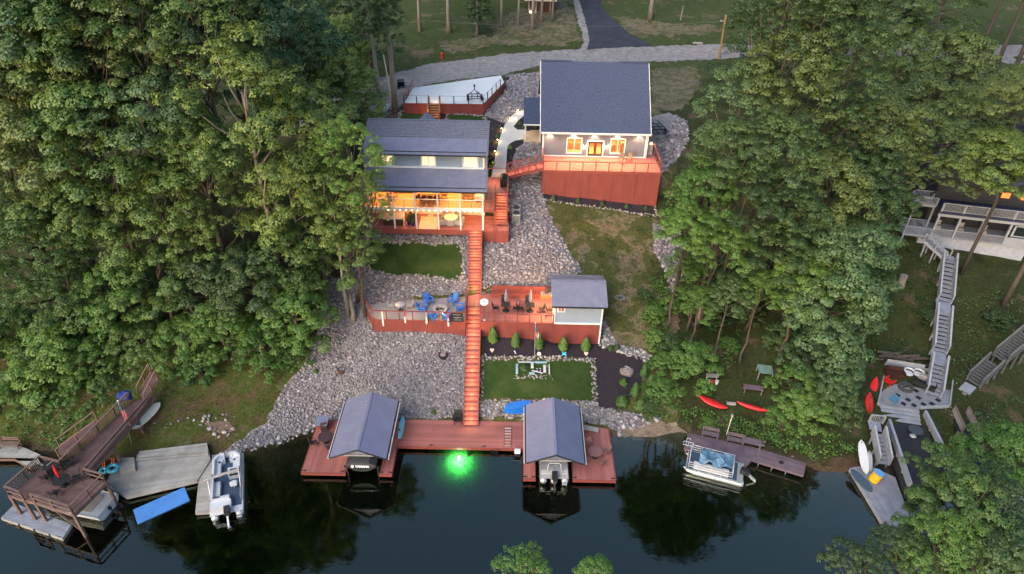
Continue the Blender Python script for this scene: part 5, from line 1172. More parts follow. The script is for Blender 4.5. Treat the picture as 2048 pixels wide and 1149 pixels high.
def pontoon(label, loc, rz, L, w, style):
    t = thing('pontoon_boat', label, 'boat', loc, rz)
    for x in ((-w / 2 + .3, w / 2 - .3) if style != 'tri' else (-w / 2 + .3, 0, w / 2 - .3)):
        mb = MB(); mb.tube([(x, -L / 2 - .1, .22), (x, -L / 2 + .1, .22), (x, L / 2 - .9, .22), (x, L / 2 - .3, .3), (x, L / 2 + .05, .46)], [.24, .29, .29, .22, .05], 10); mb.build('pontoon', M['alu'], t, local=True, smooth=True)
    z = .62
    mb = MB(); mb.box(-w / 2, w / 2, -L / 2, L / 2 - .1, z - .09, z); d = mb.build('deck', M['vinyl' if style == 'new' else 'alu'], t, local=True)
    mb = MB(); mb.box(-w / 2 + .1, w / 2 - .1, -L / 2 + .5, L / 2 - .2, z, z + .012); mb.build('carpet', M['navy'], t, local=True)
    a, b = w / 2 - .1, L / 2 - .3; yb = -L / 2 + (.9 if style != 'tri' else 1.3)
    def fence(p, q, h=.6):
        mb = MB(); mb.beam(Vector((*p, z + h / 2)), Vector((*q, z + h / 2)), .03, h - .12); mb.build('fence_panel', M['vinyl' if style != 'old' else 'alu'], t, local=True)
        mb = MB(); mb.beam(Vector((*p, z + h)), Vector((*q, z + h)), .05, .05)
        for e in (p, q): mb.box(e[0] - .02, e[0] + .02, e[1] - .02, e[1] + .02, z, z + h)
        if style == 'old': mb.beam(Vector((*p, z + h * .55)), Vector((*q, z + h * .55)), .035, .035)
        mb.build('rail_tube', M['alu'], t, local=True)
    if style != 'old':
        fence((-a, yb), (-a, b)); fence((a, yb), (a, b)); fence((-a, b), (a, b)); fence((-a, yb), (a * .3, yb))
    else:
        for p, q in (((-a, yb), (-a, b)), ((a, yb), (a, b)), ((-a, b), (a, b)), ((-a, yb), (a, yb))):
            mb = MB()
            for h in (.3, .55, .8): mb.beam(Vector((*p, z + h)), Vector((*q, z + h)), .04, .04)
            for k in range(5): e = Vector(p).lerp(Vector(q), k / 4); mb.box(e.x - .02, e.x + .02, e.y - .02, e.y + .02, z, z + .8)
            mb.build('rail_tube', M['vinyl'], t, local=True)
        mb = MB(); mb.beam((a, yb, z + .18), (a, b * .2, z + .18), .03, .3); mb.build('fence_panel', M['alu'], t, local=True)
    def seat(pts, wd, name='bench_seat', back=None):
        mb = MB()
        for p, q in zip(pts[:-1], pts[1:]): mb.beam((*p, z + .21), (*q, z + .21), wd, .4)
        s_ = mb.build(name, M['vinyl'], t, local=True)
        if back:
            mb = MB()
            for p, q in zip(back[:-1], back[1:]): mb.beam((*p, z + .48), (*q, z + .48), .17, .5)
            mb.build('seat_back', M['cream'] if style == 'tri' else M['vinyl'], s_, local=True)
    if style == 'new':
        seat([(-a + .38, b - 1.9), (-a + .38, b - .6), (-a + .75, b - .38), (-.2, b - .36)], .5, back=[(-a + .12, b - 2.0), (-a + .12, b - .5), (-a + .5, b - .12), (-.2, b - .1)])
        seat([(a - .38, b - 1.7), (a - .38, b - .6), (a - .75, b - .38), (.2, b - .36)], .5, back=[(a - .12, b - 1.8), (a - .12, b - .5), (a - .5, b - .12), (.2, b - .1)])
        seat([(-a + .38, yb + .1), (-a + .38, yb + 2.0)], .55, back=[(-a + .12, yb + .1), (-a + .12, yb + 2.1)]); seat([(-a + .1, yb + .25), (.25, yb + .25)], .5, back=[(-a + .1, yb + .0), (.3, yb + .0)])
        mb = MB(); mb.box(-a, .4, yb - .75, yb - .02, z, z + .52); mb.build('sun_pad', M['vinyl'], t, local=True)
        mb = MB(); mb.box(.15, a - .1, yb + 2.3, yb + 2.9, z, z + .75); cn = mb.build('console', M['vinyl'], t, local=True)
        mb = MB(); mb.box(.25, a - .2, yb + 2.26, yb + 2.30, z + .45, z + .65); mb.box(.3, a - .3, yb + 2.5, yb + 2.7, z + .75, z + .78); mb.build('dashboard', M['dark'], cn, local=True)
        mb = MB(); pts = [(.58 + .19 * math.cos(2 * PI * k / 14), yb + 2.22 - .05 * math.sin(2 * PI * k / 14), z + .72 + .19 * math.sin(2 * PI * k / 14)) for k in range(15)]; mb.tube(pts, .018, 5); mb.build('steering_wheel', M['dark'], cn, local=True)
        mb = MB(); mb.lathe((.58, yb + 1.45, z), [(.06, 0), (.06, .35), (.28, .38), (.3, .5), (.25, .53)], 12); cs_ = mb.build('helm_seat', M['vinyl'], t, local=True); mb = MB(); mb.beam((.33, yb + 1.2, z + .68), (.83, yb + 1.2, z + .68), .12, .42); mb.build('seat_back', M['vinyl'], cs_, local=True)
        mb = MB(); mb.tube([(-a - .35, yb + 1.55, z + 1.35), (0, yb + 1.75, z + 1.42), (a + .05, yb + 1.95, z + 1.35)], .11, 8); bi = mb.build('rolled_canopy', M['fabric'], t, local=True)
        mb = MB(); mb.tube([(-a, yb + .6, z + .55), (-a - .1, yb + 1.6, z + 1.3)], .018, 5); mb.tube([(a, yb + .8, z + .55), (a, yb + 1.95, z + 1.3)], .018, 5); mb.build('canopy_frame', M['alu'], bi, local=True)
    elif style == 'old':
        seat([(-a + .35, yb + .3), (-a + .35, b - .4)], .5); seat([(a - .35, yb + .3), (a - .35, yb + 1.4)], .5)
        rng = np.random.default_rng(5); mb = MB(); nx, nyy = 9, 14
        for i in range(nx):
            for j in range(nyy):
                x = -a + .1 + (1.7 * a) * i / (nx - 1); y = yb + .15 + (b - yb - .9) * j / (nyy - 1); mb.v.append((x + rng.uniform(-.08, .08), y + rng.uniform(-.1, .1), z + .8 + .3 * math.sin(j * .9) * math.cos(i * .6) + .25 * (1 - i / nx) + rng.uniform(-.09, .09)))
        for i in range(nx - 1):
            for j in range(nyy - 1): mb.f.append((i * nyy + j, (i + 1) * nyy + j, (i + 1) * nyy + j + 1, i * nyy + j + 1)); mb.m.append(0)
        tp = mb.build('crumpled_tarp', M['tarp'], t, local=True); sd = tp.modifiers.new('thickness', 'SOLIDIFY'); sd.thickness = .03
        for x in (.2, .7): mb = MB(); mb.beam((x, -.5, z + .2), (x + .1, -.1, z + .5), .4, .12); mb.build('folding_seat', M['vinyl'], t, local=True)
    else:
        seat([(-a + .38, yb + .3), (-a + .38, b - .4)], .5, back=[(-a + .12, yb + .3), (-a + .12, b - .3)]); seat([(a - .38, yb + .3), (a - .38, b - .4)], .5, back=[(a - .12, yb + .3), (a - .12, b - .3)])
        mb = MB(); mb.box(-a, a, yb - .95, yb + .1, z, z + .5); mb.build('sun_pad', mat('grey_vinyl', (.3, .3, .33), .6), t, local=True)
        mb = MB(); mb.tube([(-.55, yb - 1.0, z + .5), (-.5, yb - .75, z + .95), (-.38, yb - .68, z + 1.05), (.38, yb - .68, z + 1.05), (.5, yb - .75, z + .95), (.55, yb - 1.0, z + .5)], .035, 7); mb.build('tow_arch', M['vinyl'], t, local=True)
        mb = MB(); mb.tube([(-a, yb - .9, z + .5), (-a, yb - .95, z + .1), (a, yb - .95, z + .1), (a, yb - .9, z + .5)], .03, 6); mb.build('stern_rail', M['vinyl'], t, local=True)
    outboard(t, (0 if style != 'new' else .1, -L / 2 - .05, z - .1), 'dark', 'alu' if style != 'tri' else 'dark', 1.0)
    if style != 'old':
        o = MB()
        for s in (-1, 1): o.tube([(a - .25 + s * .16, -L / 2 + .1, z + .35), (a - .25 + s * .16, -L / 2 - .1, z + .3), (a - .25 + s * .16, -L / 2 - .35, z - .5)], .02, 5)
        for k in range(3): o.beam((a - .41, -L / 2 - .16 - .09 * k, z + .05 - .2 * k), (a - .09, -L / 2 - .16 - .09 * k, z + .05 - .2 * k), .09, .03)
        o.build('boarding_ladder', M['vinyl'], t, local=True)
    return t
pontoon('open white pontoon boat with curved seats tied at the grey left dock', (-22.35, 35.35, 0), R_(18), 5.9, 2.4, 'new')
pontoon('silver pontoon boat with crumpled blue tarp tied at the purple right dock', (17.1, 38.1, 0), R_(72), 4.7, 2.15, 'old')
pontoon('grey and white pontoon boat on the lift in the right boathouse', (3.74, 39.0, .25), 0, 5.4, 2.35, 'tri')

# floating mat
o = thing('floating_mat', 'bright blue floating foam mat on the dark water by the left dock', 'floating mat', (-26.95, 33.5, .02), math.atan2(2.2, 3.0))
for s in (-1, 1):
    mb = MB(); mb.box(min(0, s * 1.9), max(0, s * 1.9), -.78, .78, 0, .09); mb.build('mat_section', M['mat'], o, local=True)

# ------------------------------------------------------------------ left neighbour: grey dock, brown raised deck, walkway
def pz(L, z): return [tuple(at(a, b, z)[:2]) for a, b in L]
def fascia_poly(parent, P, z, d, m):
    for i in range(len(P)):
        a, b = P[i], P[(i + 1) % len(P)]; mb = MB(); mb.beam((a[0], a[1], z - d / 2), (b[0], b[1], z - d / 2), .05, d); mb.build('fascia', M[m], parent)
gd = thing('weathered_dock', 'wide weathered grey board dock on the left shore with steps', 'dock', (-28, 37.5, 0))
P = pz([(211, 968), (233, 925), (271, 917), (416, 896), (420, 920), (394, 961), (253, 994)], .45); poly_boards(gd, P, .45, 'greywood', math.atan2(P[3][1] - P[2][1], P[3][0] - P[2][0]), .16); fascia_poly(gd, P, .44, .3, 'greywood')
for i, ((a, b), z) in enumerate((((282, 906), .6), ((286, 900), .75))):
    Q = pz([(a - 10, b + 16), (a - 8, b + 3), (414, b - 6 - 8), (416, b + 4)], z); poly_boards(gd, Q, z, 'greywood', math.atan2(Q[2][1] - Q[1][1], Q[2][0] - Q[1][0]), .16, name='step_boards')
Q = pz([(233, 916), (268, 915), (270, 938), (240, 945)], .75); mb = MB(); mb.prism(Q, .3, .75); mb.build('step_block', M['greywood'], gd)
wd = thing('floating_walkway', 'narrow grey floating walkway between the left dock and the white pontoon boat', 'dock', (-24.5, 35.5, 0))
P = pz([(398, 960), (428, 915), (434, 930), (424, 1024), (391, 1026)], .35); poly_boards(wd, P, .35, 'greywood', 0.3, .16); fascia_poly(wd, P, .34, .25, 'greywood')
bd = thing('raised_brown_deck', 'brown raised deck with railings and a long walkway to the left shore', 'deck', (-33, 34, 0)); ZD = 2.6; ZR = 3.55
A, B_, C_, D_, E_, F_, G_, H_ = pz([(8, 973), (78, 913), (117, 923), (165, 938), (204, 949), (138, 1013), (60, 988), (38, 984)], ZR)
wl_, wr_ = pz([(262, 800), (312, 792)], 2.7)
PLAT = [A, H_, G_, F_, E_, D_, C_, B_]
poly_boards(bd, PLAT, ZD, 'brownwood', math.atan2(E_[1] - F_[1], E_[0] - F_[0]) + PI / 2, .14); fascia_poly(bd, PLAT, ZD - .03, .28, 'brownrail')
WK = [C_, D_, wr_, wl_]; poly_boards(bd, WK, ZD + .004, 'brownwood', math.atan2(wl_[1] - C_[1], wl_[0] - C_[0]), .14); fascia_poly(bd, WK, ZD - .03, .24, 'brownrail')
for a, b in ((A, B_), (B_, C_), (C_, wl_), (D_, E_), (E_, F_), (F_, G_), (H_, A)):
    rail(bd, (*a, ZD), (*b, ZD), .95, 1.8, 'brownrail', .1, 0, .14, .045); 
    if (a, b) in ((A, B_), (B_, C_), (C_, wl_)):
        mb = MB(); n = int((Vector(a) - Vector(b)).length / .13)
        for k in range(1, n): q = Vector(a).lerp(Vector(b), k / n); mb.box(q.x - .02, q.x + .02, q.y - .02, q.y + .02, ZD + .08, ZD + .92)
        mb.build('balusters', M['brownrail'], bd, kind='stuff')
    else:
        mb = MB(); mb.beam((*a, ZD + .45), (*b, ZD + .45), .04, .1); mb.build('mid_rail', M['brownrail'], bd)
b0, b1 = Vector(D_).lerp(Vector(wr_), .02), Vector(D_).lerp(Vector(wr_), .9)
mb = MB(); mb.beam((b0.x - .25, b0.y + .1, ZD + .42), (b1.x - .25, b1.y + .1, ZD + .42), .42, .05); mb.build('bench_seat', M['brownrail'], bd); mb = MB(); mb.beam((b0.x, b0.y, ZD + .75), (b1.x, b1.y, ZD + .75), .05, .3); mb.build('bench_back', M['brownrail'], bd)
for q in (A, F_, G_, E_, C_, D_, H_):
    mb = MB(); mb.box(q[0] - .09, q[0] + .09, q[1] - .09, q[1] + .09, -1.8, ZD - .05); mb.build('support_post', M['brownrail'], bd)
for f in (.35, .7):
    for p, q in ((C_, wl_), (D_, wr_)): e = Vector(p).lerp(Vector(q), f); mb = MB(); mb.box(e.x - .08, e.x + .08, e.y - .08, e.y + .08, zt(e.x, e.y) - .3, ZD - .05); mb.build('support_post', M['brownrail'], bd)
mb = MB(); mb.beam((*F_, .6), (*Vector(F_).lerp(Vector(G_), .5), 2.3), .1, .1); mb.build('brace', M['brownrail'], bd)
s0, s1 = Vector(wl_).lerp(Vector(wr_), .45), at(309, 752, 4.3); s0 = Vector((s0.x, s0.y, ZD))
us = thing('brown_steps', 'brown wooden steps climbing from the left walkway into the trees', 'stairs', s0); flight(us, s0, s1, 1.2, 9, 'brownwood', 'brownrail', riser=False)
dd = (s1 - s0).normalized(); xx = Vector((dd.y, -dd.x, 0)).normalized()
for s in (-1, 1): rail(us, s0 + xx * s * .68, s1 + xx * s * .68, .95, 1.3, 'brownrail', .09, 0, .1, .05)
# side steps left of the walkway
u0, u1 = at(195, 850, 2.6), at(120, 905, .9)
ls = thing('side_steps', 'dark brown side steps going down left of the walkway', 'stairs', u1); flight(ls, u1, u0, 1.1, 8, 'brownwood', 'brownrail', riser=False)
dd = (u0 - u1).normalized(); xx = Vector((dd.y, -dd.x, 0)).normalized()
for s in (-1, 1): rail(ls, u1 + xx * s * .62, u0 + xx * s * .62, .95, 1.6, 'brownrail', .09, 0, .1, .05)
fd = thing('floating_dock', 'low pale grey floating dock in front of the brown raised deck', 'dock', (-34, 31, 0)); P = pz([(2, 1036), (30, 1008), (142, 1050), (124, 1077)], .35); poly_boards(fd, P, .35, 'lilacwood', math.atan2(P[2][1] - P[1][1], P[2][0] - P[1][0]), .15); fascia_poly(fd, P, .34, .3, 'greywood')
for f in (.3, .55, .8):
    q = Vector(P[0]).lerp(Vector(P[3]), f); mb = MB(); mb.cbox((q.x, q.y - .03, .1), .12, .08, .25, -.2); mb.build('bumper', M['dark'], fd)
rb = thing('runabout_boat', 'white runabout moored under the brown raised deck', 'boat', (0, 0, 0)); q0, q1 = at(75, 1000, .7), at(188, 1022, .7); mid = (q0 + q1) / 2; an = math.atan2(q1.y - q0.y, q1.x - q0.x)
rb.location = (mid.x + .3, mid.y + .55, .0); rb.rotation_euler = (0, 0, an + PI / 2); hm, S = hull_mb(6.0, 2.3, 1.0, -.25, .45); hm.build('hull', M['vinyl'], rb, local=True)
mb = MB(); mb.poly([r[0] for r in S] + [r[6] for r in S[::-1]]); mb.v = [(x * .97, y * .97, .68) for x, y, z in mb.v]; mb.build('boat_deck', M['vinyl'], rb, local=True); mb = MB(); mb.box(-.8, .8, -2.1, .4, .685, .72); mb.build('cockpit', M['fabric'], rb, local=True)
mb = MB(); mb.beam((-.85, .5, .85), (.85, .5, .85), .05, .35); mb.build('windshield', M['darkglass'], rb, local=True); outboard(rb, (0, -2.95, .3), 'dark', 'dark', .55)
lt = thing('dock_ladder', 'white metal ladder ramp beside the grey left dock', 'ladder', at(215, 980, .6)); lt.rotation_euler = (0, 0, R_(-35))
for s in (-1, 1): mb = MB(); mb.tube([(-.9, s * .3, .25), (.9, s * .3, -.35)], .03, 6); mb.build('side_rail', M['vinyl'], lt, local=True)
for k in range(6): mb = MB(); f = -.7 + .28 * k; mb.beam((f, -.3, -.05 - f * .33), (f, .3, -.05 - f * .33), .05, .03); mb.build('rung', M['vinyl'], lt, local=True)
lt2 = thing('left_edge_dock', 'old brown dock with a bench at the left edge of the shore', 'dock', (-42, 38, 0)); P = pz([(-40, 880), (42, 893), (92, 915), (60, 935), (28, 918), (-40, 918)], .5); poly_boards(lt2, P, .5, 'greywood', 0, .16); fascia_poly(lt2, P, .49, .25, 'brownrail')
def bench(label, loc, rz, m, L=1.6, back=True):
    t = thing('bench', label, 'bench', loc, rz)
    for i in range(3): mb = MB(); mb.box(-L / 2, L / 2, -.22 + .16 * i, -.08 + .16 * i, .42, .46); mb.build('slat', M[m], t, local=True)
    if back:
        for i in range(2): mb = MB(); mb.box(-L / 2, L / 2, .28, .32, .58 + .2 * i, .72 + .2 * i); mb.build('slat', M[m], t, local=True)
    for s in (-1, 1): mb = MB(); mb.box(s * (L / 2 - .1) - .04, s * (L / 2 - .1) + .04, -.2, -.12, 0, .42); mb.box(s * (L / 2 - .1) - .04, s * (L / 2 - .1) + .04, .22, .30, 0, .95 if back else .42); mb.build('leg', M[m], t, local=True)
    return t
bench('old brown bench on the dock at the left edge', at(22, 895, .5), 0, 'brownrail', 1.7)
q = at(110, 942, ZD); o = round_table(.62, M['black']); put(o, q, 0, 'dark round table on the left part of the brown raised deck')
q = at(128, 972, ZD); o2 = round_table(.6, M['black']); put(o2, q, 0, 'dark round table under the red closed umbrella on the brown deck'); c0 = sling_chair(M['black'], M['dark'])
k = 0
for (tx_, ty_), side in (((110, 942), 'left'), ((128, 972), 'umbrella')):
    qq = at(tx_, ty_, ZD)
    for i, a in enumerate((30, 150, 270)):
        c = c0 if k == 0 else copy_tree(c0); x, y = qq.x + .95 * math.cos(R_(a)), qq.y + .95 * math.sin(R_(a)); put(c, (x, y, ZD), face(c, x, y, qq.x, qq.y), 'dark chair %s the %s table on the brown raised deck' % (('at the right back of', 'at the left back of', 'in front of')[i], side)); c['group'] = 'dark chairs on the brown raised deck'; k += 1
um = thing('closed_umbrella', 'red closed umbrella over the dark table on the brown deck', 'umbrella', q); mb = MB(); mb.tube([(0, 0, 0), (0, 0, 2.3)], .025, 6); mb.build('pole', M['dark'], um, local=True); mb = MB(); mb.lathe((0, 0, 0), [(.07, 1.05), (.13, 1.4), (.1, 1.9), (.03, 2.35)], 8); mb.build('canopy', M['redplastic'], um, local=True)
q = at(92, 930, ZD); o = thing('lounger', 'pale grey lounger on the brown raised deck', 'lounger', q, R_(-25)); mb = MB(); mb.box(-.8, .5, -.33, .33, .28, .36); mb.build('seat', M['fabric'], o, local=True); mb = MB(); mb.beam((.48, 0, .33), (.95, 0, .75), .66, .07); mb.build('backrest', M['fabric'], o, local=True); 
for x in (-.7, .4):
    for y in (-.3, .3): mb = MB(); mb.box(x - .03, x + .03, y - .03, y + .03, 0, .28); mb.build('leg', M['dark'], o, local=True)
def flag(label, base, top, flagcol=True, L=1.5):
    base, top = Vector(base), Vector(top); t = thing('flag_pole', label, 'flag', base)
    d = top - base; mb = MB(); mb.tube([(0, 0, 0), d], .03, 7); mb.build('pole', M['alu'], t, local=True); mb = MB(); mb.ball(d + Vector((0, 0, .05)), .08, 8, 5); mb.build('finial', M['vinyl'], t, local=True)
    a = d * .93; e = d.normalized(); 
    for i in range(9):
        w0, w1 = .07 + .012 * i, .07 + .012 * i; mb = MB(); nz_ = 8; mb.v = []
        for k in range(nz_ + 1):
            p = a - e * (L * k / nz_); x = .04 + .07 * i + .03 * math.sin(k * 1.1 + i * .8); y = -.06 * math.sin(i * 1.7 + k * .25) - .05; mb.v += [tuple(p + Vector((x * .55, y, -.09 * i))), tuple(p + Vector(((x + .075) * .55, -.06 * math.sin((i + 1) * 1.7 + k * .25) - .05, -.09 * (i + 1))))]
        for k in range(nz_): mb.f.append((2 * k, 2 * k + 1, 2 * k + 3, 2 * k + 2)); mb.m.append(0)
        mb.build('flag_stripe', M['navy'] if i < 0 else (M['redplastic'] if i % 2 == 0 else M['vinyl']), t, local=True)
    mb = MB(); mb.box(.02, .22, -.16, -.02, a.z - .62, a.z - .05); mb.v = [(x + (a.x * .96), y + a.y * .96, z) for x, y, z in mb.v]; cn = mb.build('flag_canton', M['navy'], t, local=True)
    return t
q = ground(264, 888); tp = at_y(236, 803, q.y + .3); flag('leaning pole with drooping red and white flag beside the left walkway', q, tp, L=1.6)
o = thing('paddle_board', 'pale cream paddle board leaning on the left walkway side', 'paddle board', at(293, 832, 1.9)); b = board_shape(3.3, .8, .11); q0, q1 = at(270, 853, 1.7), at(317, 808, 1.7); an = math.atan2(q1.y - q0.y, q1.x - q0.x)
b.rot(M=Matrix.Rotation(an - PI / 2, 4, 'Z') @ Matrix.Rotation(R_(35), 4, 'Y')); b.build('board', M['cream'], o, local=True)
mb = MB(); mb.box(-.06, .06, -1.2, -1.0, .1, .13); mb.rot(M=Matrix.Rotation(an - PI / 2, 4, 'Z') @ Matrix.Rotation(R_(35), 4, 'Y')); mb.build('handle_slot', M['dark'], o, local=True)
q = at(252, 800, ZD); o = thing('folded_cover', 'crumpled dark blue cover on the left walkway railing', 'cover', q); mb = MB(); mb.ball((0, 0, .45), .62, 9, 6, 0, .75); mb.v = [(x * 1.1 + .1 * math.sin(z * 9 + y * 5), y * .8 + .08 * math.sin(x * 8), z + .06 * math.sin(x * 11 + y * 7)) for x, y, z in mb.v]; mb.build('cover_cloth', mat('dark_blue_cloth', (.015, .035, .20), .7), o, local=True)
for (px, py), lb, c, nd in (((208, 945), 'pile of small orange and blue floats on the grey left dock', 'cyan', 0), ((227, 940), 'pale blue inflatable tube with orange noodle on the grey left dock', 'cyan', 1)):
    q = at(px, py, .5); o = thing('pool_float', lb, 'pool float', q, 0, 'floats on the left dock'); mb = MB(); R0, r0 = (.38, .16) if nd else (.24, .12)
    mb.tube([(R0 * math.cos(2 * PI * k / 12), R0 * .8 * math.sin(2 * PI * k / 12), .2 + .08 * math.sin(2 * PI * k / 12)) for k in range(13)], r0, 7); mb.build('ring', M[c], o, local=True, smooth=True)
    for j in range(2): mb = MB(); mb.tube([(-.15 + .2 * j, .2, .2), (-.1 + .15 * j, .5, .9)], .05, 6); mb.build('noodle', mat('orange_foam', (.7, .12, .03), .7) if 'orange_foam' not in bpy.data.materials else bpy.data.materials['orange_foam'], o, local=True)
rocks('fire_ring_stones', world([(360, 838), (470, 826), (478, 870), (440, 880), (405, 862), (360, 858)]), M['rockpale'], .36, (.09, .22), keep=.45, lift=.03)
rocks('fire_ring_stones', world([(300, 840), (370, 836), (370, 858), (310, 856)]), M['stone'], .4, (.08, .18), keep=.4, lift=.02)
sheet('ash_patch', world([(408, 845), (455, 838), (470, 860), (430, 872)]), M['dirt'], .03, .3)
# ------------------------------------------------------------------ right neighbour: purple dock, garden bits on the bank
pd = thing('purple_dock', 'faded purple board dock with narrow walkway on the right shore', 'dock', (19, 39.5, 0))
P = pz([(1377, 866), (1524, 899), (1489, 936), (1369, 896)], .55); poly_boards(pd, P, .55, 'purplewood', math.atan2(P[1][1] - P[0][1], P[1][0] - P[0][0]), .15); fascia_poly(pd, P, .54, .25, 'purplewood')
P2 = pz([(1526, 900), (1612, 927), (1607, 951), (1496, 917)], .55); poly_boards(pd, P2, .55, 'purplewood', math.atan2(P2[1][1] - P2[0][1], P2[1][0] - P2[0][0]), .15); fascia_poly(pd, P2, .54, .22, 'purplewood')
for a, b in ((1518, 925), (1545, 933), (1573, 941), (1372, 898), (1488, 934)): q = at(a, b, .4); mb = MB(); mb.tube([(q.x, q.y, .45), (q.x, q.y, -1.6)], .05, 6); mb.build('piling', M['alu'], pd)
an = math.atan2(P[1][1] - P[0][1], P[1][0] - P[0][0])
for (a, b), lb in (((1419, 875), 'left dark slatted bench at the back of the purple dock'), ((1469, 887), 'middle dark slatted bench on the purple dock beside the lamp post')): bench(lb, at(a, b, .55), an, 'purplewood', 1.45)
o = thing('dock_table', 'low grey purple board table at the right end of the benches', 'table', at(1501, 893, .55), an); mb = MB(); mb.box(-.8, .8, -.35, .35, .6, .65); mb.build('tabletop', M['purplewood'], o, local=True); 
for s in (-1, 1): mb = MB(); mb.box(s * .7 - .04, s * .7 + .04, -.3, .3, 0, .6); mb.build('leg', M['purplewood'], o, local=True)
o = thing('lamp_post', 'thin pale post with small lamp behind the purple dock benches', 'post', at(1453, 869, .6)); mb = MB(); mb.tube([(0, 0, 0), (.05, 0, 2.2)], .035, 6); mb.build('pole', M['cream'], o, local=True); mb = MB(); mb.lathe((.05, 0, 2.2), [(.05, 0), (.12, .04), (.1, .14)], 8); mb.build('lamp_head', M['fabric'], o, local=True)
o = thing('dock_ladder', 'white tube swim ladder at the left end of the purple dock', 'ladder', at(1379, 888, .56), an); mb = MB(); mb.tube([(-.5, -.25, .03), (.35, -.25, .03), (.35, .15, .03), (-.5, .15, .03), (-.5, -.25, .03)], .025, 5); mb.tube([(-.3, .15, .03), (-.25, .55, .05), (0, .6, .05), (.1, .4, .05)], .025, 5); mb.build('side_rail', M['vinyl'], o, local=True)
for k in range(3): mb = MB(); mb.tube([(-.28 + .2 * k, -.25, .03), (-.28 + .2 * k, .15, .03)], .02, 5); mb.build('rung', M['vinyl'], o, local=True)
q = at(1562, 927, .56); mb = MB(); mb.ball((0, 0, .1), .17, 8, 5, 0, .6); mb.v = [(x * 1.2 + .03 * math.sin(y * 30), y + .03 * math.sin(x * 25), z) for x, y, z in mb.v]; o = mb.build('bag', M['black']); o.location = q; tag(o, 'small dark bag lying on the narrow purple dock walkway', 'bag')
def kayak(label, p0, p1, m, w=.62, h=.3, lift=.0, grp=None, open_=True):
    p0, p1 = Vector(p0), Vector(p1); d = p1 - p0; L = d.length; t = thing('kayak', label, 'kayak', (p0 + p1) / 2 + Vector((0, 0, .12 + lift)), math.atan2(d.y, d.x) - PI / 2)
    if grp: t['group'] = grp
    sl_ = math.asin(max(-1, min(1, d.z / L))); mb = MB(); n = 12; b = 0; pr = [(0, h), (.35, h * .85), (.5, h * .5), (.3, h * .05), (-.3, h * .05), (-.5, h * .5), (-.35, h * .85)]
    for i in range(n + 1):
        u = -1 + 2 * i / n; k = max((1 - abs(u) ** 2.2) ** .8, .02)
        for x, z in pr: mb.v.append((x * w * k, u * L / 2, (z - h * .5) * (.35 + .65 * k) + .14 * abs(u) ** 3))
    for i in range(n):
        for k in range(7): mb.f.append((i * 7 + k, i * 7 + (k + 1) % 7, (i + 1) * 7 + (k + 1) % 7, (i + 1) * 7 + k)); mb.m.append(0)
    R4 = Matrix.Rotation(sl_, 4, 'X'); mb.rot(M=R4); mb.build('hull', m, t, local=True, smooth=True)
    if not open_: mb = MB(); mb.beam((0, -L * .4, h * .45), (0, L * .4, h * .45), .03, .03); mb.rot(M=R4); mb.build('keel', M['darkred'], t, local=True); return t
    mb = MB(); mb.lathe((0, -.1, h * .46), [(.24, 0), (.27, .05), (.24, .06)], 10, 0, .8, 1.5); mb.rot(M=R4); mb.build('cockpit', M['dark'], t, local=True); return t
kayak('wider red kayak lying hull up on the grass left of the grey log', ground(1396, 799), ground(1453, 824), M['redplastic'], .9, .3, .22, open_=False)
kayak('thin red kayak on its side right of the small grey log', ground(1472, 811), ground(1533, 829), M['redplastic'], .5, .34, .2, open_=False)
q0, q1 = ground(1453, 806), ground(1470, 813); mb = MB(); mb.beam((-.4, 0, .15), (.4, -.05, .15), .22, .2); o = mb.build('log', M['greywood']); o.location = q0.lerp(q1, .5); tag(o, 'short grey log between the two red kayaks', 'log')
q = ground(1423, 762); o = thing('bucket_shelf', 'low grey shelf with three pale buckets under the right trees', 'shelf', q); mb = MB(); mb.box(-.55, .55, -.1, .4, .5, .56); mb.build('shelf_board', M['greywood'], o, local=True); mb = MB(); mb.box(-.5, -.42, .1, .3, 0, .5); mb.build('leg', M['greywood'], o, local=True); mb = MB(); mb.box(.42, .5, .1, .3, 0, .5); mb.build('leg', M['greywood'], o, local=True)
for i, c in enumerate(('vinyl', 'redplastic', 'vinyl')):
    mb = MB(); mb.lathe((0, 0, 0), [(.13, 0), (.17, .36), (.19, .37)], 10); b = mb.build('bucket', M[c]); b.location = (q.x - .4 + .4 * i, q.y - .32, zt(q.x - .4 + .4 * i, q.y - .32)); tag(b, ('left white', 'middle red and white', 'right white')[i] + ' bucket in front of the low grey shelf', 'bucket', 'buckets by the grey shelf')
bench('weathered picnic bench on the grass above the thin red kayak', ground(1504, 786), R_(-8), 'purplewood', 1.7, False).scale = (1, 1.3, 1.5)
q = ground(1527, 752); o = thing('glass_table', 'square pale green glass topped table among the right trees', 'table', q, R_(-10)); mb = MB(); mb.box(-.65, .65, -.6, .6, .78, .82); mb.build('tabletop', mat('green_glass', (.16, .24, .2), .2, .25, 2), o, local=True); 
for x in (-.6, .6):
    for y in (-.55, .55): mb = MB(); mb.box(x - .03, x + .03, y - .03, y + .03, -.3, .78); mb.build('leg', M['alu'], o, local=True)

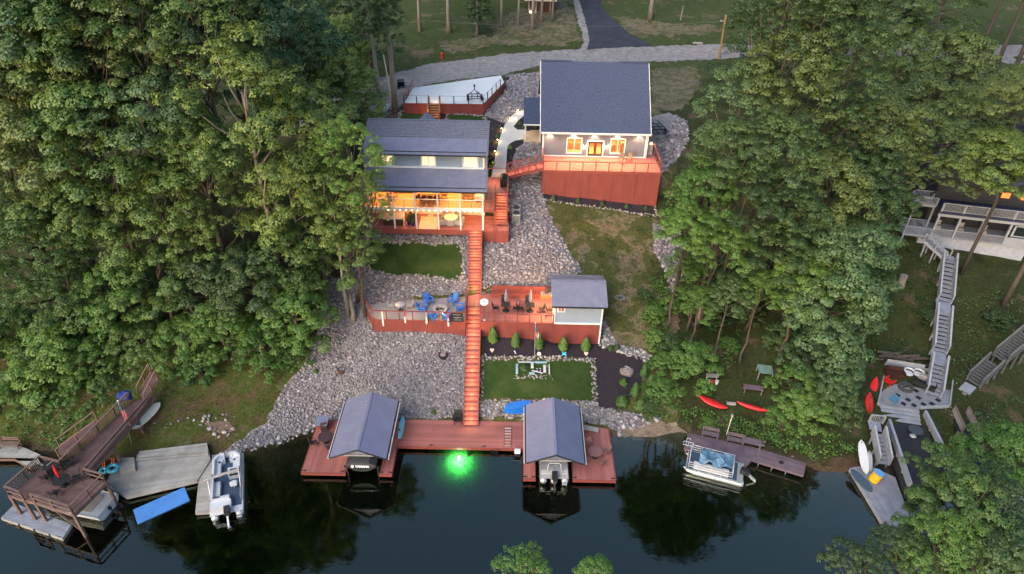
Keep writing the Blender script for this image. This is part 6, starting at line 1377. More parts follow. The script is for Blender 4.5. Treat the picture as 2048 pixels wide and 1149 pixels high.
# ------------------------------------------------------------------ white house far right
def V3(px, py, z): return at(px, py, z)
wh = thing('white_house', 'white walled lake house with two-level grey railed porch on the far right', 'house', (47, 63, 6))
O = at(1862, 472, 8.0); ex = Vector((8.9, -1.98, 0)).normalized(); ey = Vector((-ex.y, ex.x, 0))
def wp(x, y, z): p = O + ex * x + ey * y; return Vector((p.x, p.y, z))
def wbox(mb, x0, x1, y0, y1, z0, z1): mb.hexa([wp(x0, y0, z0), wp(x1, y0, z0), wp(x1, y1, z0), wp(x0, y1, z0), wp(x0, y0, z1), wp(x1, y0, z1), wp(x1, y1, z1), wp(x0, y1, z1)])
mb = MB(); wbox(mb, -1.0, 9.6, .25, .5, 3.0, 7.85); wbox(mb, -1.0, -.8, .5, 9, 3.0, 7.85); mb.build('wall', mat('shaded_white_block', (.33, .34, .39), .8, .12, 3, .3, 10), wh)  # white wall whose colour is darkened for the shade of the trees
mb = MB(); wbox(mb, 0, 12, 3.2, 3.4, 8, 14.0); wbox(mb, 0, .2, 3.41, 9, 8, 14); mb.build('wall', mat('shaded_clapboard', (.022, .022, .028), .7), wh)  # near-black wall colour paints in the shade inside the porch
mb = MB(); wbox(mb, -.2, 12, 0, 3.2, 7.86, 8.0); mb.build('porch_floor', M['shadedwhite'], wh)
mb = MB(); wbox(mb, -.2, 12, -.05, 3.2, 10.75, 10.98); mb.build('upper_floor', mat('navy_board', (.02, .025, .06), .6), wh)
mb = MB(); wbox(mb, -.2, 12, -.08, .05, 10.45, 10.74); mb.build('floor_beam', M['shadedwhite'], wh)
for x in (0, 2.1, 4.35, 7.0, 9.4): mb = MB(); wbox(mb, x - .1, x + .1, -.06, .12, 8.0, 10.45); mb.build('porch_post', M['shadedwhite'], wh)
for a, b in ((0, 2.1), (2.1, 4.35), (4.35, 7.0)): rail(wh, wp(a + .1, 0, 8.0), wp(b - .1, 0, 8.0), .9, 3, 'shadedwhite', .1, 0, .1, .06, bal=True, ends=(0, 0))
for a, b in ((0, 2.1), (2.1, 4.35), (4.35, 6.9), (6.9, 9.4), (9.4, 11.5)): rail(wh, wp(a, 0, 11.0), wp(b, 0, 11.0), .95, 3, 'shadedwhite', .16, 0, .14, .06, bal=True, ends=(1, 0))
mb = MB(); wbox(mb, 7.1, 9.3, -.02, .04, 8.0, 8.9); mb.build('lattice_panel', M['shadedwhite'], wh)
mb = MB(); wbox(mb, 7.5, 9.0, .3, .36, 8.9, 10.2); mb.build('screen_window', M['shadedwhite'], wh); mb = MB(); wbox(mb, 7.7, 8.8, .27, .29, 9.05, 10.05); mb.build('pane', M['darkglass'], wh)
for x in (.8, 2.9, 5.3): mb = MB(); wbox(mb, x, x + 1.2, 3.12, 3.18, 8.6, 10.2); w_ = mb.build('window', M['black'], wh)
for x in (1.0, 3.3, 5.6): mb = MB(); wbox(mb, x - .25, x + .25, 1.6, 2.1, 8.0, 8.5); wbox(mb, x - .25, x + .25, 2.0, 2.1, 8.5, 9.0); o = mb.build('porch_chair', M['greywood']); tag(o, ('left', 'middle', 'right')[int((x - 1) / 2.2 + .1)] + ' small chair inside the white house lower porch', 'chair', 'chairs on the white house porch')
# left platforms and stairs
for z, x0, x1, y0, y1 in ((8.0, -2.9, -.3, -.3, 1.6), (11.0, -2.4, -.3, 1.0, 2.6)):
    mb = MB(); wbox(mb, x0, x1, y0, y1, z - .14, z); mb.build('platform_floor', M['shadedwhite'], wh)
    for a, b in (((x0, y0), (x1, y0)), ((x0, y1), (x0, y0)), ((x1, y1), (x0, y1))): rail(wh, wp(*a, z), wp(*b, z), .95, 2.8, 'shadedwhite', .1, 0, .1, .06, bal=True)
for x, y, z in ((-2.8, -.25, 8), (-.4, -.25, 8), (-2.8, 1.5, 8), (-1.6, 1.5, 8), (-2.3, 1.1, 11), (-.4, 1.1, 11)):
    p = wp(x, y, z); mb = MB(); mb.box(p.x - .07, p.x + .07, p.y - .07, p.y + .07, zt(p.x, p.y) - .3, z - .14); mb.build('support_post', M['shadedwhite'], wh)
mb = MB(); a, b = wp(1.0, 3.0, 14.0), wp(12.5, 3.0, 14.0); c, d = wp(12.5, 9.5, 18.0), wp(2.2, 9.5, 18.0); slab(mb, wp(-1.6, 2.6, 13.6), wp(13, 2.6, 13.6), wp(13, 9.5, 17.8), wp(-1.6, 9.5, 17.8), .15); courses(mb, wp(-1.6, 2.6, 13.62), wp(13, 2.6, 13.62), wp(13, 9.5, 17.82), wp(-1.6, 9.5, 17.82), 30, .02)
mb.build('roof', mat('dark_blue_shingle', (.045, .05, .075), .9, .2, 3), wh)  # plain dark blue roof covering
for x in (6.3, 8.2): mb = MB(); wbox(mb, x, x + .8, 3.1, 3.16, 11.9, 12.5); mb.build('window', emis('warm_window', (1, .25, .05), .3), wh)
ws = thing('white_house_stairs', 'long pale grey railed stairs from the white house to its stone patio', 'stairs', at(1870, 700, 3))
def stair_run(parent, A, B, w, n, m='lilacwood', r='shadedwhite', hr=.95, sb=True):
    flight(parent, A, B, w, n, m, r, riser=False, side=.3); d = (B - A).normalized(); x = Vector((d.y, -d.x, 0)).normalized()
    for s in (-1, 1):
        rail(parent, A + x * s * (w / 2 + .04), B + x * s * (w / 2 + .04), hr, 1.6, r, .1, 0, .16, .06)
        if not sb: continue
        mb = MB(); k = x * s * (w / 2 + .04); mb.beam(A + k + Vector((0, 0, .5)), B + k + Vector((0, 0, .5)), .05, .55); mb.build('side_board', M[r], parent)
    for s in (-1, 1):
        for f in (.1, .5, .9): p = A.lerp(B, f) + x * s * (w / 2); mb = MB(); mb.box(p.x - .06, p.x + .06, p.y - .06, p.y + .06, zt(p.x, p.y) - .4, p.z - .05); mb.build('support_post', M[r], parent)
pA = [at(1896, 520, 7.0), at(1888, 605, 5.0), at(1885, 625, 5.0), at(1878, 706, 3.0), at(1876, 724, 3.0), at(1865, 792, 1.55)]
stair_run(ws, at(1894, 519, 7.0), at(1852, 481, 8.0), .9, 5, sb=False)
for i, n in ((0, 10), (2, 10), (4, 8)): stair_run(ws, pA[i + 1], pA[i], 1.15, n)
for i in (1, 3): a, b = pA[i], pA[i + 1]; mb = MB(); mb.beam(a + Vector((0, .1, -.02)), b + Vector((0, -.1, -.02)), 1.3, .08); mb.build('landing', M['lilacwood'], ws)
mb = MB(); q = pA[0]; mb.cbox((q.x + .1, q.y + .35, 6.9), 1.5, 1.0, .1, R_(-12)); mb.build('landing', M['lilacwood'], ws)
# stone patio with furniture
wpat = thing('stone_patio', 'grey paved patio with dark diamond tiles and a pale plank wall on the right shore', 'patio', at(1830, 770, 1.5)); ZP = 1.5
P = pz([(1757, 808), (1772, 735), (1905, 752), (1897, 812), (1842, 814), (1838, 822)], ZP); mb = MB(); mb.prism(P, .2, ZP); mb.build('slab', mat('grey_paver', (.20, .20, .22), .85, .2, 1.2, .2, 20), wpat)
for a, b in ((1795, 791), (1816, 800), (1832, 782), (1837, 796), (1847, 809), (1807, 808), (1828, 811), (1864, 808), (1876, 801)):
    q = at(a, b, ZP + .004); mb = MB(); s = .27; mb.cbox((q.x, q.y, ZP + .002), .42, .42, .012, R_(38)); mb.build('tile', M['black'], wpat)
mb0, mb1 = at(1766, 735, ZP), at(1872, 752, ZP)
for k in range(6):
    mb = MB(); a, b = Vector(mb0), Vector(mb1); a.z = b.z = ZP + .09 + .18 * k; mb.beam(a, b, .05, .165); mb.build('plank', M['shadedwhite'], wpat)
for (p, q_) in (((1756, 808), (1771, 735)), ((1842, 816), (1898, 813)), ((1899, 812), (1906, 755))):
    a, b = at(*p, ZP + .06), at(*q_, ZP + .06); mb = MB(); mb.beam(a, b, .12, .3); mb.build('edge_board', M['shadedwhite'], wpat)
for k in range(4):
    a, b = at(1759 + 3 * k, 812 + 8 * k, ZP - .15 * (k + 1) + .0), at(1838 + 1 * k, 823 + 8 * k, ZP - .15 * (k + 1)); mb = MB(); mb.beam(a, b, .42, .07); mb.build('tread', M['shadedwhite'], wpat)
q0, q1 = at(1775, 716, 2.3), at(1850, 726, 2.5)
wpile = thing('log_pile', 'pile of rough brown split logs behind the plank wall of the stone patio', 'log pile', (q0 + q1) / 2 - Vector((0, 0, .6)))
g = random.Random(5)
for k in range(16):
    f = g.random(); c = q0.lerp(q1, f) + Vector((0, g.uniform(-.1, .9), g.uniform(-.35, .15))); L = g.uniform(.5, 1.1); a = g.uniform(-.3, .3); mb = MB(); mb.tube([c - Vector((L, a, 0)), c + Vector((L, a * .5, .05))], g.uniform(.07, .14), 6); mb.build('log', M['bark'], wpile)
o = thing('ring_fire_pit', 'dark round fire pit with burnt logs on the paved right patio', 'fire pit', at(1811, 777, ZP))
for i in range(12): a = 2 * PI * i / 12; mb = MB(); mb.cbox((.55 * math.cos(a), .55 * math.sin(a), 0), .2, .27, .26, a); mb.build('block', mat('burnt_stone', (.06, .055, .055), .9) if 'burnt_stone' not in bpy.data.materials else bpy.data.materials['burnt_stone'], o, local=True)
mb = MB(); mb.beam((-.3, 0, .2), (.3, .1, .24), .08, .08); mb.build('log', M['black'], o, local=True)
c = adirondack(M['redplastic']); put(c, at(1777, 768, ZP), R_(120), 'red slatted chair left of the dark fire pit on the right patio'); c = adirondack(M['cobalt']); put(c, at(1786, 802, ZP), R_(-160), 'small blue slatted chair near the front of the paved right patio'); c.scale = (.8,) * 3; M_ = mat('sky_blue_paint', (.08, .24, .42), .5)
for ch_ in c.children: ch_.data = ch_.data.copy(); ch_.data.materials[0] = M_
def sofa(label, loc, rz, L, m, h=.85, legs=True):
    t = thing('sofa', label, 'sofa', loc, rz); mb = MB(); mb.box(-L / 2, L / 2, -.4, .35, .15, .45); mb.build('seat', m, t, local=True); mb = MB(); mb.box(-L / 2, L / 2, .3, .45, .2, h); mb.build('backrest', m, t, local=True)
    for s in (-1, 1): mb = MB(); mb.box(s * (L / 2 + .06) - .06, s * (L / 2 + .06) + .06, -.4, .45, .1, .62); mb.build('arm', m, t, local=True)
    return t
sofa('dark brown sofa under the plank wall of the right patio', at(1787, 752, ZP), R_(-10), 1.5, M['darkwood']); sofa('black covered sofa beside the stairs on the right patio', at(1846, 775, ZP), R_(140), 1.7, M['black'], .7)
sofa('pale quilted cover sofa at the back right of the stone patio', at(1853, 762, ZP), R_(140), 1.2, M['fabric'], .7)
for (a, b), lb in (((1815, 752), 'left pale blue cushion chair against the patio plank wall'), ((1834, 754), 'right pale blue cushion chair against the patio plank wall')):
    o = thing('round_chair', lb, 'chair', at(a, b, ZP), 0, 'pale cushion chairs on the right patio'); mb = MB(); mb.lathe((0, 0, .3), [(.35, -.05), (.42, .05), (.3, .1)], 12); mb.build('cushion', M['vinyl'], o, local=True); mb = MB(); mb.tube([(.42 * math.cos(R_(k * 20)), .42 * math.sin(R_(k * 20)), .6) for k in range(-1, 11)], .09, 6); mb.build('backrest', M['vinyl'], o, local=True); mb = MB(); mb.lathe((0, 0, 0), [(.3, 0), (.2, .25)], 8); mb.build('base', M['dark'], o, local=True)
for (a, b), lb in (((1769, 716), 'black lantern at the left end of the plank wall'), ((1852, 728), 'black lantern at the right end of the plank wall')):
    q = at(a, b + 8, 2.25); o = mb = MB(); mb.box(-.14, .14, -.1, .0, 0, .42); mb.lathe((0, -.05, .42), [(.12, 0), (.02, .12)], 6); o = mb.build('wall_lantern', M['black']); o.location = q; tag(o, lb, 'lantern', 'lanterns on the plank wall')
# dark deck, side stairs, floating dock
bk = thing('black_deck', 'dark surfaced deck with pale grey side rails below the stone patio', 'deck', at(1820, 890, .8)); P = pz([(1772, 846), (1842, 848), (1900, 950), (1905, 985), (1812, 985)], .85); mb = MB(); mb.prism(P, -.6, .85); mb.build('deck_top', mat('dark_carpet', (.022, .022, .03), .95), bk)
for p, q_ in (((1773, 852), (1815, 980)), ((1845, 835), (1902, 950))):
    a, b = at(*p, .85), at(*q_, .85); rail(bk, a, b, .8, 1.6, 'shadedwhite', .1, 0, .22, .06); mb = MB(); mb.beam(a + Vector((0, 0, .42)), b + Vector((0, 0, .42)), .06, .6); mb.build('side_board', M['shadedwhite'], bk)
q = at(1826, 872, .85); o = round_table(.6, mat('dark_tint', (.05, .055, .065), .3), 'vinyl'); put(o, q, 0, 'dark round table with pale base on the black deck')
ss = thing('dock_stairs', 'pale grey side stairs from the patio edge down to the floating dock', 'stairs', at(1755, 880, .5)); stair_run(ss, at(1766, 930, .45), at(1754, 868, 1.5), .85, 7); q = at(1750, 852, 1.5); mb = MB(); mb.cbox((q.x, q.y, 1.42), 1.0, 1.1, .08, R_(-15)); mb.build('landing', M['lilacwood'], ss); a, b = at(1737, 845, 1.5), at(1765, 848, 1.5); rail(ss, a, b, .9, 2, 'shadedwhite', .1, 0, .1, .06, bal=True)
fl = thing('floating_dock', 'long pale grey floating dock half hidden under the right trees', 'dock', at(1740, 1000, .4)); P = pz([(1700, 937), (1735, 930), (1790, 955), (1830, 1065), (1776, 1063)], .42); poly_boards(fl, P, .42, 'lilacwood', math.atan2(P[4][1] - P[0][1], P[4][0] - P[0][0]), .15); fascia_poly(fl, P, .41, .35, 'shadedwhite')
def standing_board(label, px0, px1, z0, z1, w, m):
    p, q = at(*px0, z0), at(*px1, z1); t = thing('paddle_board', label, 'paddle board', p); L = (q - p).length; b = board_shape(L, w, .1); d = (q - p).normalized(); x = Vector((1, .15, 0)); x = (x - d * x.dot(d)).normalized(); nn = x.cross(d); Mx = Matrix((( x.x, d.x, nn.x, (q - p).x / 2), (x.y, d.y, nn.y, (q - p).y / 2), (x.z, d.z, nn.z, (q - p).z / 2), (0, 0, 0, 1))); b.rot(M=Mx); b.build('board', m, t, local=True)
    f = MB(); f.beam((q - p) * .9 - x * .05 + nn * .11, (q - p) * .93 + x * .05 + nn * .11, .08, .02); f.build('handle_slot', M['dark'], t, local=True)
standing_board('white paddle board standing upright left of the grey dock stairs', (1732, 950), (1721, 880), .5, 2.0, .75, M['vinyl']); standing_board('narrow grey board standing between the white board and the stairs', (1740, 944), (1738, 902), .5, 1.5, .4, M['shadedwhite']); standing_board('dark navy board leaning along the floating dock edge', (1744, 985), (1702, 940), .5, .7, .8, M['navy'])
q = at(1745, 962, .45); o = thing('storage_barrel', 'yellow barrel with open blue inside on the floating dock', 'barrel', q); mb = MB(); mb.lathe((0, 0, 0), [(.36, 0), (.40, .1), (.40, .95)], 16); mb.rot(M=Matrix.Rotation(R_(14), 4, 'Y')); mb.build('barrel_body', M['yellow'], o, local=True); mb = MB(); mb.lathe((0, 0, .9), [(.30, 0), (.41, .12), (.42, .14)], 16); mb.rot(M=Matrix.Rotation(R_(14), 4, 'Y')); mb.build('liner', mat('light_blue_plastic', (.15, .38, .7), .5), o, local=True)
kayak('upper red kayak stored upright at the left edge of the patio', at(1741, 798, 1.0), at(1752, 757, 1.9), M['redplastic'], .75, .35, grp='red kayaks by the stone patio', open_=False); kayak('lower red kayak beside the patio steps and grey side stairs', at(1737, 832, .9), at(1738, 788, 1.5), M['redplastic'], .8, .35, grp='red kayaks by the stone patio', open_=False)
# next neighbour: brown stairs and black deck
M['darkgrey'] = mat('dark_grey_wood', (.10, .10, .105), .8, .2, 2)
ns = thing('dark_stairs', 'dark grey wooden stairs crossing the bank at the right edge', 'stairs', at(1990, 735, 3)); stair_run(ns, at(1945, 768, 1.8), at(1988, 728, 3.2), 1.2, 9, 'darkgrey', 'darkgrey'); stair_run(ns, at(1998, 720, 3.3), at(2056, 672, 5.2), 1.2, 12, 'darkgrey', 'darkgrey'); q = at(1936, 775, 1.75); mb = MB(); mb.cbox((q.x, q.y, 1.5), 1.4, 1.0, .2, R_(40)); mb.build('landing', M['shadedwhite'], ns)
nd = thing('dark_railed_deck', 'black deck with grey side rails partly hidden by the right front trees', 'deck', at(1935, 900, 1)); P = pz([(1905, 835), (1932, 830), (1985, 935), (1992, 1000), (1940, 960)], 1.0); mb = MB(); mb.prism(P, -.2, 1.0); mb.build('deck_top', M['black'], nd)
for p, q_ in (((1903, 826), (1922, 868)), ((1908, 878), (1925, 920)), ((1930, 828), (1965, 900))): a, b = at(*p, 1.0), at(*q_, 1.0); rail(nd, a, b, .85, 2, 'brownrail', .1, 0, .15, .06); mb = MB(); mb.beam(a + Vector((0, 0, .45)), b + Vector((0, 0, .45)), .05, .6); mb.build('side_board', M['greywood'], nd)
q = at(1950, 940, 1.0); mb = MB(); mb.box(-.75, .75, -.55, .55, 0, .08); mb.box(-.75, .75, -.55, -.5, .08, .3); o = mb.build('pale_panel', M['fabric']); o.location = q; o.rotation_euler = (R_(-8), 0, R_(-20)); tag(o, 'pale grey panel lying at the end of the dark railed deck', 'panel')
q = ground(1928, 788); mb = MB(); mb.lathe((0, 0, 0), [(.22, 0), (.26, .18), (.22, .2), (.15, .19)], 12); o = mb.build('stone_planter', M['stone']); o.location = q; tag(o, 'small round stone planter below the dark stairs', 'planter')
q = ground(1800, 572); mb = MB(); mb.lathe((0, 0, 0), [(.5, -.3), (.42, .3), (.4, .8), (.38, 1.3)], 9); mb.v = [(x * (1 + .12 * math.sin(x * 9 + z * 3)), y * (1 + .1 * math.cos(y * 8)), z) for x, y, z in mb.v]; o = mb.build('tree_stump', M['barkpale']); o.location = q; tag(o, 'tall pale tree stump left of the white house stairs', 'stump')

# ------------------------------------------------------------------ garden pieces round the red walls
def shrub_cone(seed, R, H, n=2600, lsz=.045):
    g = np.random.default_rng(seed); u = g.random(n); z = u ** 1.1 * H; rr = R * (1 - (z / H) ** 1.5) ** .7 * np.where(z < .18 * H, .75 + z / H, 1); a = g.uniform(0, 2 * PI, n); q = np.sqrt(g.uniform(.45, 1.05, n))
    lump = 1 + .12 * np.sin(a * 5 + z * 7); P = np.stack([rr * q * lump * np.cos(a), rr * q * lump * np.sin(a), z + .05], 1); N = np.stack([np.cos(a), np.sin(a), np.full(n, .5)], 1) + g.normal(size=(n, 3)) * .4; N /= np.linalg.norm(N, axis=1)[:, None]
    return leaf_quads(P, N, lsz * 1.5, lsz)
V, F = shrub_cone(3, .5, 1.75); cone_me = np_mesh('foliage', V, F, FOL['bright']); V, F = shrub_cone(4, .55, .8, 1800); dome_me = np_mesh('foliage', V, F, FOL['mid']); V, F = shrub_cone(8, .5, .75, 1500); dark_dome = np_mesh('foliage', V, F, FOL['dark'])
stem = MB(); stem.tube([(0, 0, -.1), (0, 0, .6)], .04, 5); stem_me = stem.mesh('stem', M['bark'])
def shrub(px, py, me, label, s=1.0, name='shrub', grp=None, h=1.0, xy=None):
    q = ground(px, py) if xy is None else Vector((*xy, zt(*xy))); t = thing(name, label, 'shrub', q, random.uniform(0, 6), grp); o = link('foliage', me, t); o.scale = (s, s, s * h); link('stem', stem_me, t); return t
for (a, b, s, h), lb in zip(((986, 684, 1, 1.05), (1031, 692, .88, 1.05), (1078, 696, .9, 1.1), (1126, 699, .95, .92), (1171, 699, 1.0, .8)), ('tallest pointed evergreen at the left end of the red wall bed', 'narrow evergreen second from the stairs along the red wall', 'evergreen directly behind the flag pole on the red wall', 'evergreen right of the flag pole along the red wall', 'round topped evergreen at the right end of the red wall')):
    shrub(a, b, cone_me, lb, s, 'evergreen_shrub', 'evergreens along the red bar deck wall', h)
for a, b, s, lb in ((1221, 700, .62, 'left of two small dark shrubs at the shed corner'), (1233, 699, .62, 'right of two small dark shrubs at the shed corner')): shrub(a, b, dark_dome, lb, s * 1.2, grp='small shrubs at the shed corner')
for a, b, me, s, lb in ((1287, 752, cone_me, .8, 'upright evergreen at the right rim of the mulch bed'), (1269, 790, cone_me, .85, 'pointed evergreen low in the mulch bed corner'), (1247, 768, dome_me, .8, 'yellowish bush in front of the swirl stone'), (1297, 790, dome_me, 1.0, 'round bush at the lower right of the mulch bed'), (1243, 808, dome_me, 1.15, 'bush at the bottom end of the mulch bed'), (1280, 815, dome_me, 1.2, 'leafy bush by the stony shore right of the boathouse'), (1300, 770, cone_me, .7, 'narrow evergreen behind the right rim of the mulch bed'), (632, 745, dome_me, .5, 'single small plant on the rocky slope by the left trees'), (868, 827, dome_me, .5, 'small plant at the back edge of the red dock')): shrub(a, b, me, lb, s)
for i, a in enumerate((1107, 1157, 1206, 1256, 1295)): q = at_y(a, 393, 67.45); shrub(0, 0, dark_dome, ('first', 'second', 'third', 'fourth', 'fifth')[i] + ' small dark shrub from the left under the house deck wall', .62, xy=(q.x, 67.4), grp='small shrubs under the house deck wall')
g = random.Random(2)
for k, (a, b) in enumerate(((985, 262), (994, 275), (981, 288), (989, 305), (980, 318), (985, 330), (1000, 255), (1040, 250), (1045, 258), (1065, 245), (1070, 258), (1020, 298), (1022, 318))):
    o = shrub(a, b, dome_me if k % 2 else dark_dome, 'small %s bush, %s from the top in the mulch %s the curved path' % ('green' if k % 2 else 'dark', ('first','third','fourth','fifth','seventh','eighth','second','first','third','second','fourth','fifth','sixth')[k], 'left of' if k < 7 else 'right of'), .42 + .1 * (k % 3), grp='small bushes in the path mulch'); 
flag('flag pole with small striped flag on the stone border of the lower lawn', ground(1069, 716), at_y(1071, 647, ground(1069, 716).y), L=1.0)
def orn(px, py, kind, label):
    q = ground(px, py); t = thing('garden_ornament', label, 'ornament', q, 0, 'ornaments in the mulch bed'); mb = MB(); mb.tube([(0, 0, -.1), (0, 0, .12)], .015, 5); mb.build('stake', M['dark'], t, local=True); mb = MB()
    if kind == 'heart': mb.prism([(0, -.2), (.2, .05), (.17, .17), (.07, .19), (0, .11), (-.07, .19), (-.17, .17), (-.2, .05)], 0, .04)
    elif kind == 'disc': mb.lathe((0, 0, 0), [(.2, 0), (.2, .04)], 14)
    elif kind == 'fly': mb.prism([(0, -.06), (.2, -.2), (.22, .0), (.06, .02), (.22, .16), (.12, .22), (0, .06), (-.12, .22), (-.22, .16), (-.06, .02), (-.22, 0), (-.2, -.2)], 0, .03)
    else: mb.beam((-.08, .1, 0), (.05, -.12, .1), .1, .1); mb.ball((.05, -.15, .12), .07, 6, 4)
    mb.rot(M=Matrix.Translation((0, 0, .16)) @ Matrix.Rotation(R_(40), 4, 'X')); mb.build('plate', {'heart': mat('pale_pink', (.62, .42, .38), .7) if 'pale_pink' not in bpy.data.materials else bpy.data.materials['pale_pink'], 'disc': M['cream'], 'fly': M['cyan'], 'bird': M['vinyl']}[kind], t, local=True)
orn(984, 704, 'heart', 'pale pink heart ornament at the left of the mulch bed'); orn(1030, 707, 'bird', 'small white bird ornament in the mulch bed'); orn(1078, 711, 'disc', 'round cream ornament right of the flag pole'); orn(1128, 711, 'fly', 'turquoise butterfly ornament in the mulch bed'); orn(1172, 711, 'heart', 'pale heart ornament at the right of the mulch bed')
q = ground(1252, 742); o = thing('swirl_stone', 'flat grey swirl stone feature in the right mulch bed', 'stone', q); mb = MB(); mb.lathe((0, 0, 0), [(.75, -.2), (.72, .05), (.5, .16)], 11); mb.v = [(x * (1 + .1 * math.sin(y * 7)), y * (.9 + .08 * math.sin(x * 6)), z) for x, y, z in mb.v]; mb.build('boulder', mat('pink_stone', (.24, .18, .16), .9, .2), o, local=True); mb = MB(); mb.tube([((.06 + .028 * k) * math.cos(k * .62), (.06 + .028 * k) * math.sin(k * .62), .19) for k in range(14)], .05, 6); mb.build('swirl', M['fabric'], o, local=True)
q = ground(1068, 741); o = thing('raised_planter', 'little planter of pale blue and white boards with dark soil on the lower lawn', 'planter', q)
for x0, x1, y0, y1, z1, m in ((-1.7, -1.48, -.5, .75, .3, 'paleblue'), (-1.47, .09, .65, .74, .42, 'vinyl'), (.1, 1.2, .6, .72, .5, 'paleblue'), (.85, 1.1, -.35, .54, .3, 'vinyl'), (1.35, 1.45, -.5, .6, .35, 'vinyl'), (-.45, .05, -.55, -.42, .15, 'paleblue'), (-.3, -.05, .1, .6, .45, 'vinyl')): mb = MB(); mb.box(x0, x1, y0, y1, -.1, z1); mb.build('plank', M[m], o, local=True)
mb = MB(); mb.box(.05, .84, -.4, .54, -.1, .12); mb.build('soil', M['mulch'], o, local=True); mb = MB(); mb.beam((-.2, -.25, .2), (.8, -.6, .2), .09, .06); mb.build('plank', M['vinyl'], o, local=True)
for k in range(6): mb = MB(); mb.ball((.28 + .3 * (k % 2), -.25 + .3 * (k // 2), .15), .07, 6, 4); mb.build('pebble', M['vinyl'], o, local=True)
lf = link('foliage', dark_dome, o, (-.9, .1, 0)); lf.scale = (1.05, .9, .7); lf = link('foliage', dome_me, o, (1.25, .35, 0)); lf.scale = (.5, .5, .5)
rocks('border_stones', [(q.x - 1.9, q.y - .95), (q.x + 1.7, q.y - .95), (q.x + 1.75, q.y - .55), (q.x - 1.9, q.y - .55)], M['rockpale'], .2, (.08, .15), (), .06)
q = ground(886, 713); o = thing('metal_fire_ring', 'black metal fire ring with pale ash on the rocky slope', 'fire ring', q); mb = MB(); mb.lathe((0, 0, 0), [(.42, -.1), (.44, .28), (.40, .29), (.36, .1)], 16); mb.build('ring', M['dark'], o, local=True); mb = MB(); mb.ball((0, 0, .12), .3, 8, 4, 0, .4); mb.build('ash', mat('pink_ash', (.4, .25, .23), .9), o, local=True)
q = ground(683, 743); mb = MB(); mb.lathe((0, 0, 0), [(.36, -.1), (.36, .22), (.3, .24), (.28, .05)], 12); o = mb.build('rusty_drum', mat('rust', (.09, .035, .025), .9, .3)); o.location = q; tag(o, 'rusty dark drum half sunk in the rocky slope', 'drum')
q = ground(1240, 597); o = thing('stone_heap', 'small ring of grey stones on the grass behind the shed', 'stones', q)
for k in range(9): a = k * .7; mb = MB(); mb.ball((.42 * math.cos(a), .35 * math.sin(a), .08), .17, 6, 4, 0, .7); mb.build('stone', M['stone'], o, local=True)

# cabin side: units, grill, hot tub, porch furniture
for i, (x, y, lb) in enumerate(((.3, 64.5, 'rear grey air conditioner unit beside the cabin stairs'), (.3, 63.3, 'front grey air conditioner unit beside the cabin stairs'))):
    z = 9.05; o = thing('air_conditioner', lb, 'air conditioner', (x, y, z), 0, 'air conditioners beside the cabin'); mb = MB(); mb.box(-.42, .42, -.42, .42, 0, 1.15); mb.build('casing', mat('grey_casing', (.3, .31, .32), .5), o, local=True); mb = MB(); mb.lathe((0, 0, 1.15), [(.37, 0), (.37, .04), (.1, .05)], 14); mb.build('fan_grille', M['dark'], o, local=True)
    for k in range(8): mb = MB(); mb.box(-.38, .38, -.435, -.42, .1 + .12 * k, .15 + .12 * k); mb.build('louvre', M['dark'], o, local=True)
o = thing('unit_shelf', 'red bracket shelf under the two air conditioners', 'shelf', (.2, 63.9, 8.95)); mb = MB(); mb.box(-.75, .7, -1.2, 1.2, 0, .09); mb.build('shelf_board', M['redtrim'], o, local=True); mb = MB()
for y in (-1, 1): mb.box(.45, .6, y - .06, y + .06, -1.6, 0)
mb.build('support_post', M['redtrim'], o, local=True)
o = thing('covered_grill', 'barbecue grill under a black cover on the cabin side deck', 'grill', (-1.1, 65.9, 12.15)); mb = MB(); mb.prism([(-.36, -.62), (.36, -.62), (.42, 0), (.36, .62), (-.36, .62), (-.42, 0)], 0, .95); mb.build('grill_cover', M['black'], o, local=True); mb = MB(); mb.lathe((0, 0, .95), [(.4, 0), (.36, .16), (.22, .26), (.05, .3)], 12, 0, .9, 1.5); mb.build('hood', M['black'], o, local=True)
o = thing('hot_tub', 'square hot tub with grey folding cover on the lower cabin porch', 'hot tub', (-12.35, 62.0, 9.7)); mb = MB(); mb.box(-1.0, 1.0, -1.0, 1.0, 0, .72); mb.build('tub_cabinet', M['darkwood'], o, local=True)
for s in (-1, 1): mb = MB(); mb.box(min(0.01 * s, s * 1.06), max(0.01 * s, s * 1.06), -1.06, 1.06, .721, .84); mb.build('cover_half', mat('grey_vinyl_cover', (.34, .31, .31), .7) if 'grey_vinyl_cover' not in bpy.data.materials else bpy.data.materials['grey_vinyl_cover'], o, local=True)
mb = MB(); mb.box(1.07, 1.12, -1.0, -.2, 0, 1.0); mb.build('cover_lifter', M['white'], o, local=True)
for x, y, lb in ((-10.75, 61.3, 'front left blue pot with plant beside the hot tub'), (-10.3, 61.1, 'front right dark pot with plant beside the hot tub'), (-10.7, 62.3, 'back left pot with dark leafy plant on the porch'), (-10.2, 62.2, 'back right pot with dark leafy plant on the porch')):
    o = thing('potted_plant', lb, 'plant', (x, y, 9.7), 0, 'potted plants on the lower porch'); mb = MB(); mb.lathe((0, 0, 0), [(.17, 0), (.24, .4), (.22, .42)], 10); mb.build('pot', mat('blue_glaze', (.02, .03, .16), .3) if 'blue_glaze' not in bpy.data.materials else bpy.data.materials['blue_glaze'], o, local=True); l_ = link('foliage', dark_dome, o, (0, 0, .4)); l_.scale = (.6, .6, .7)
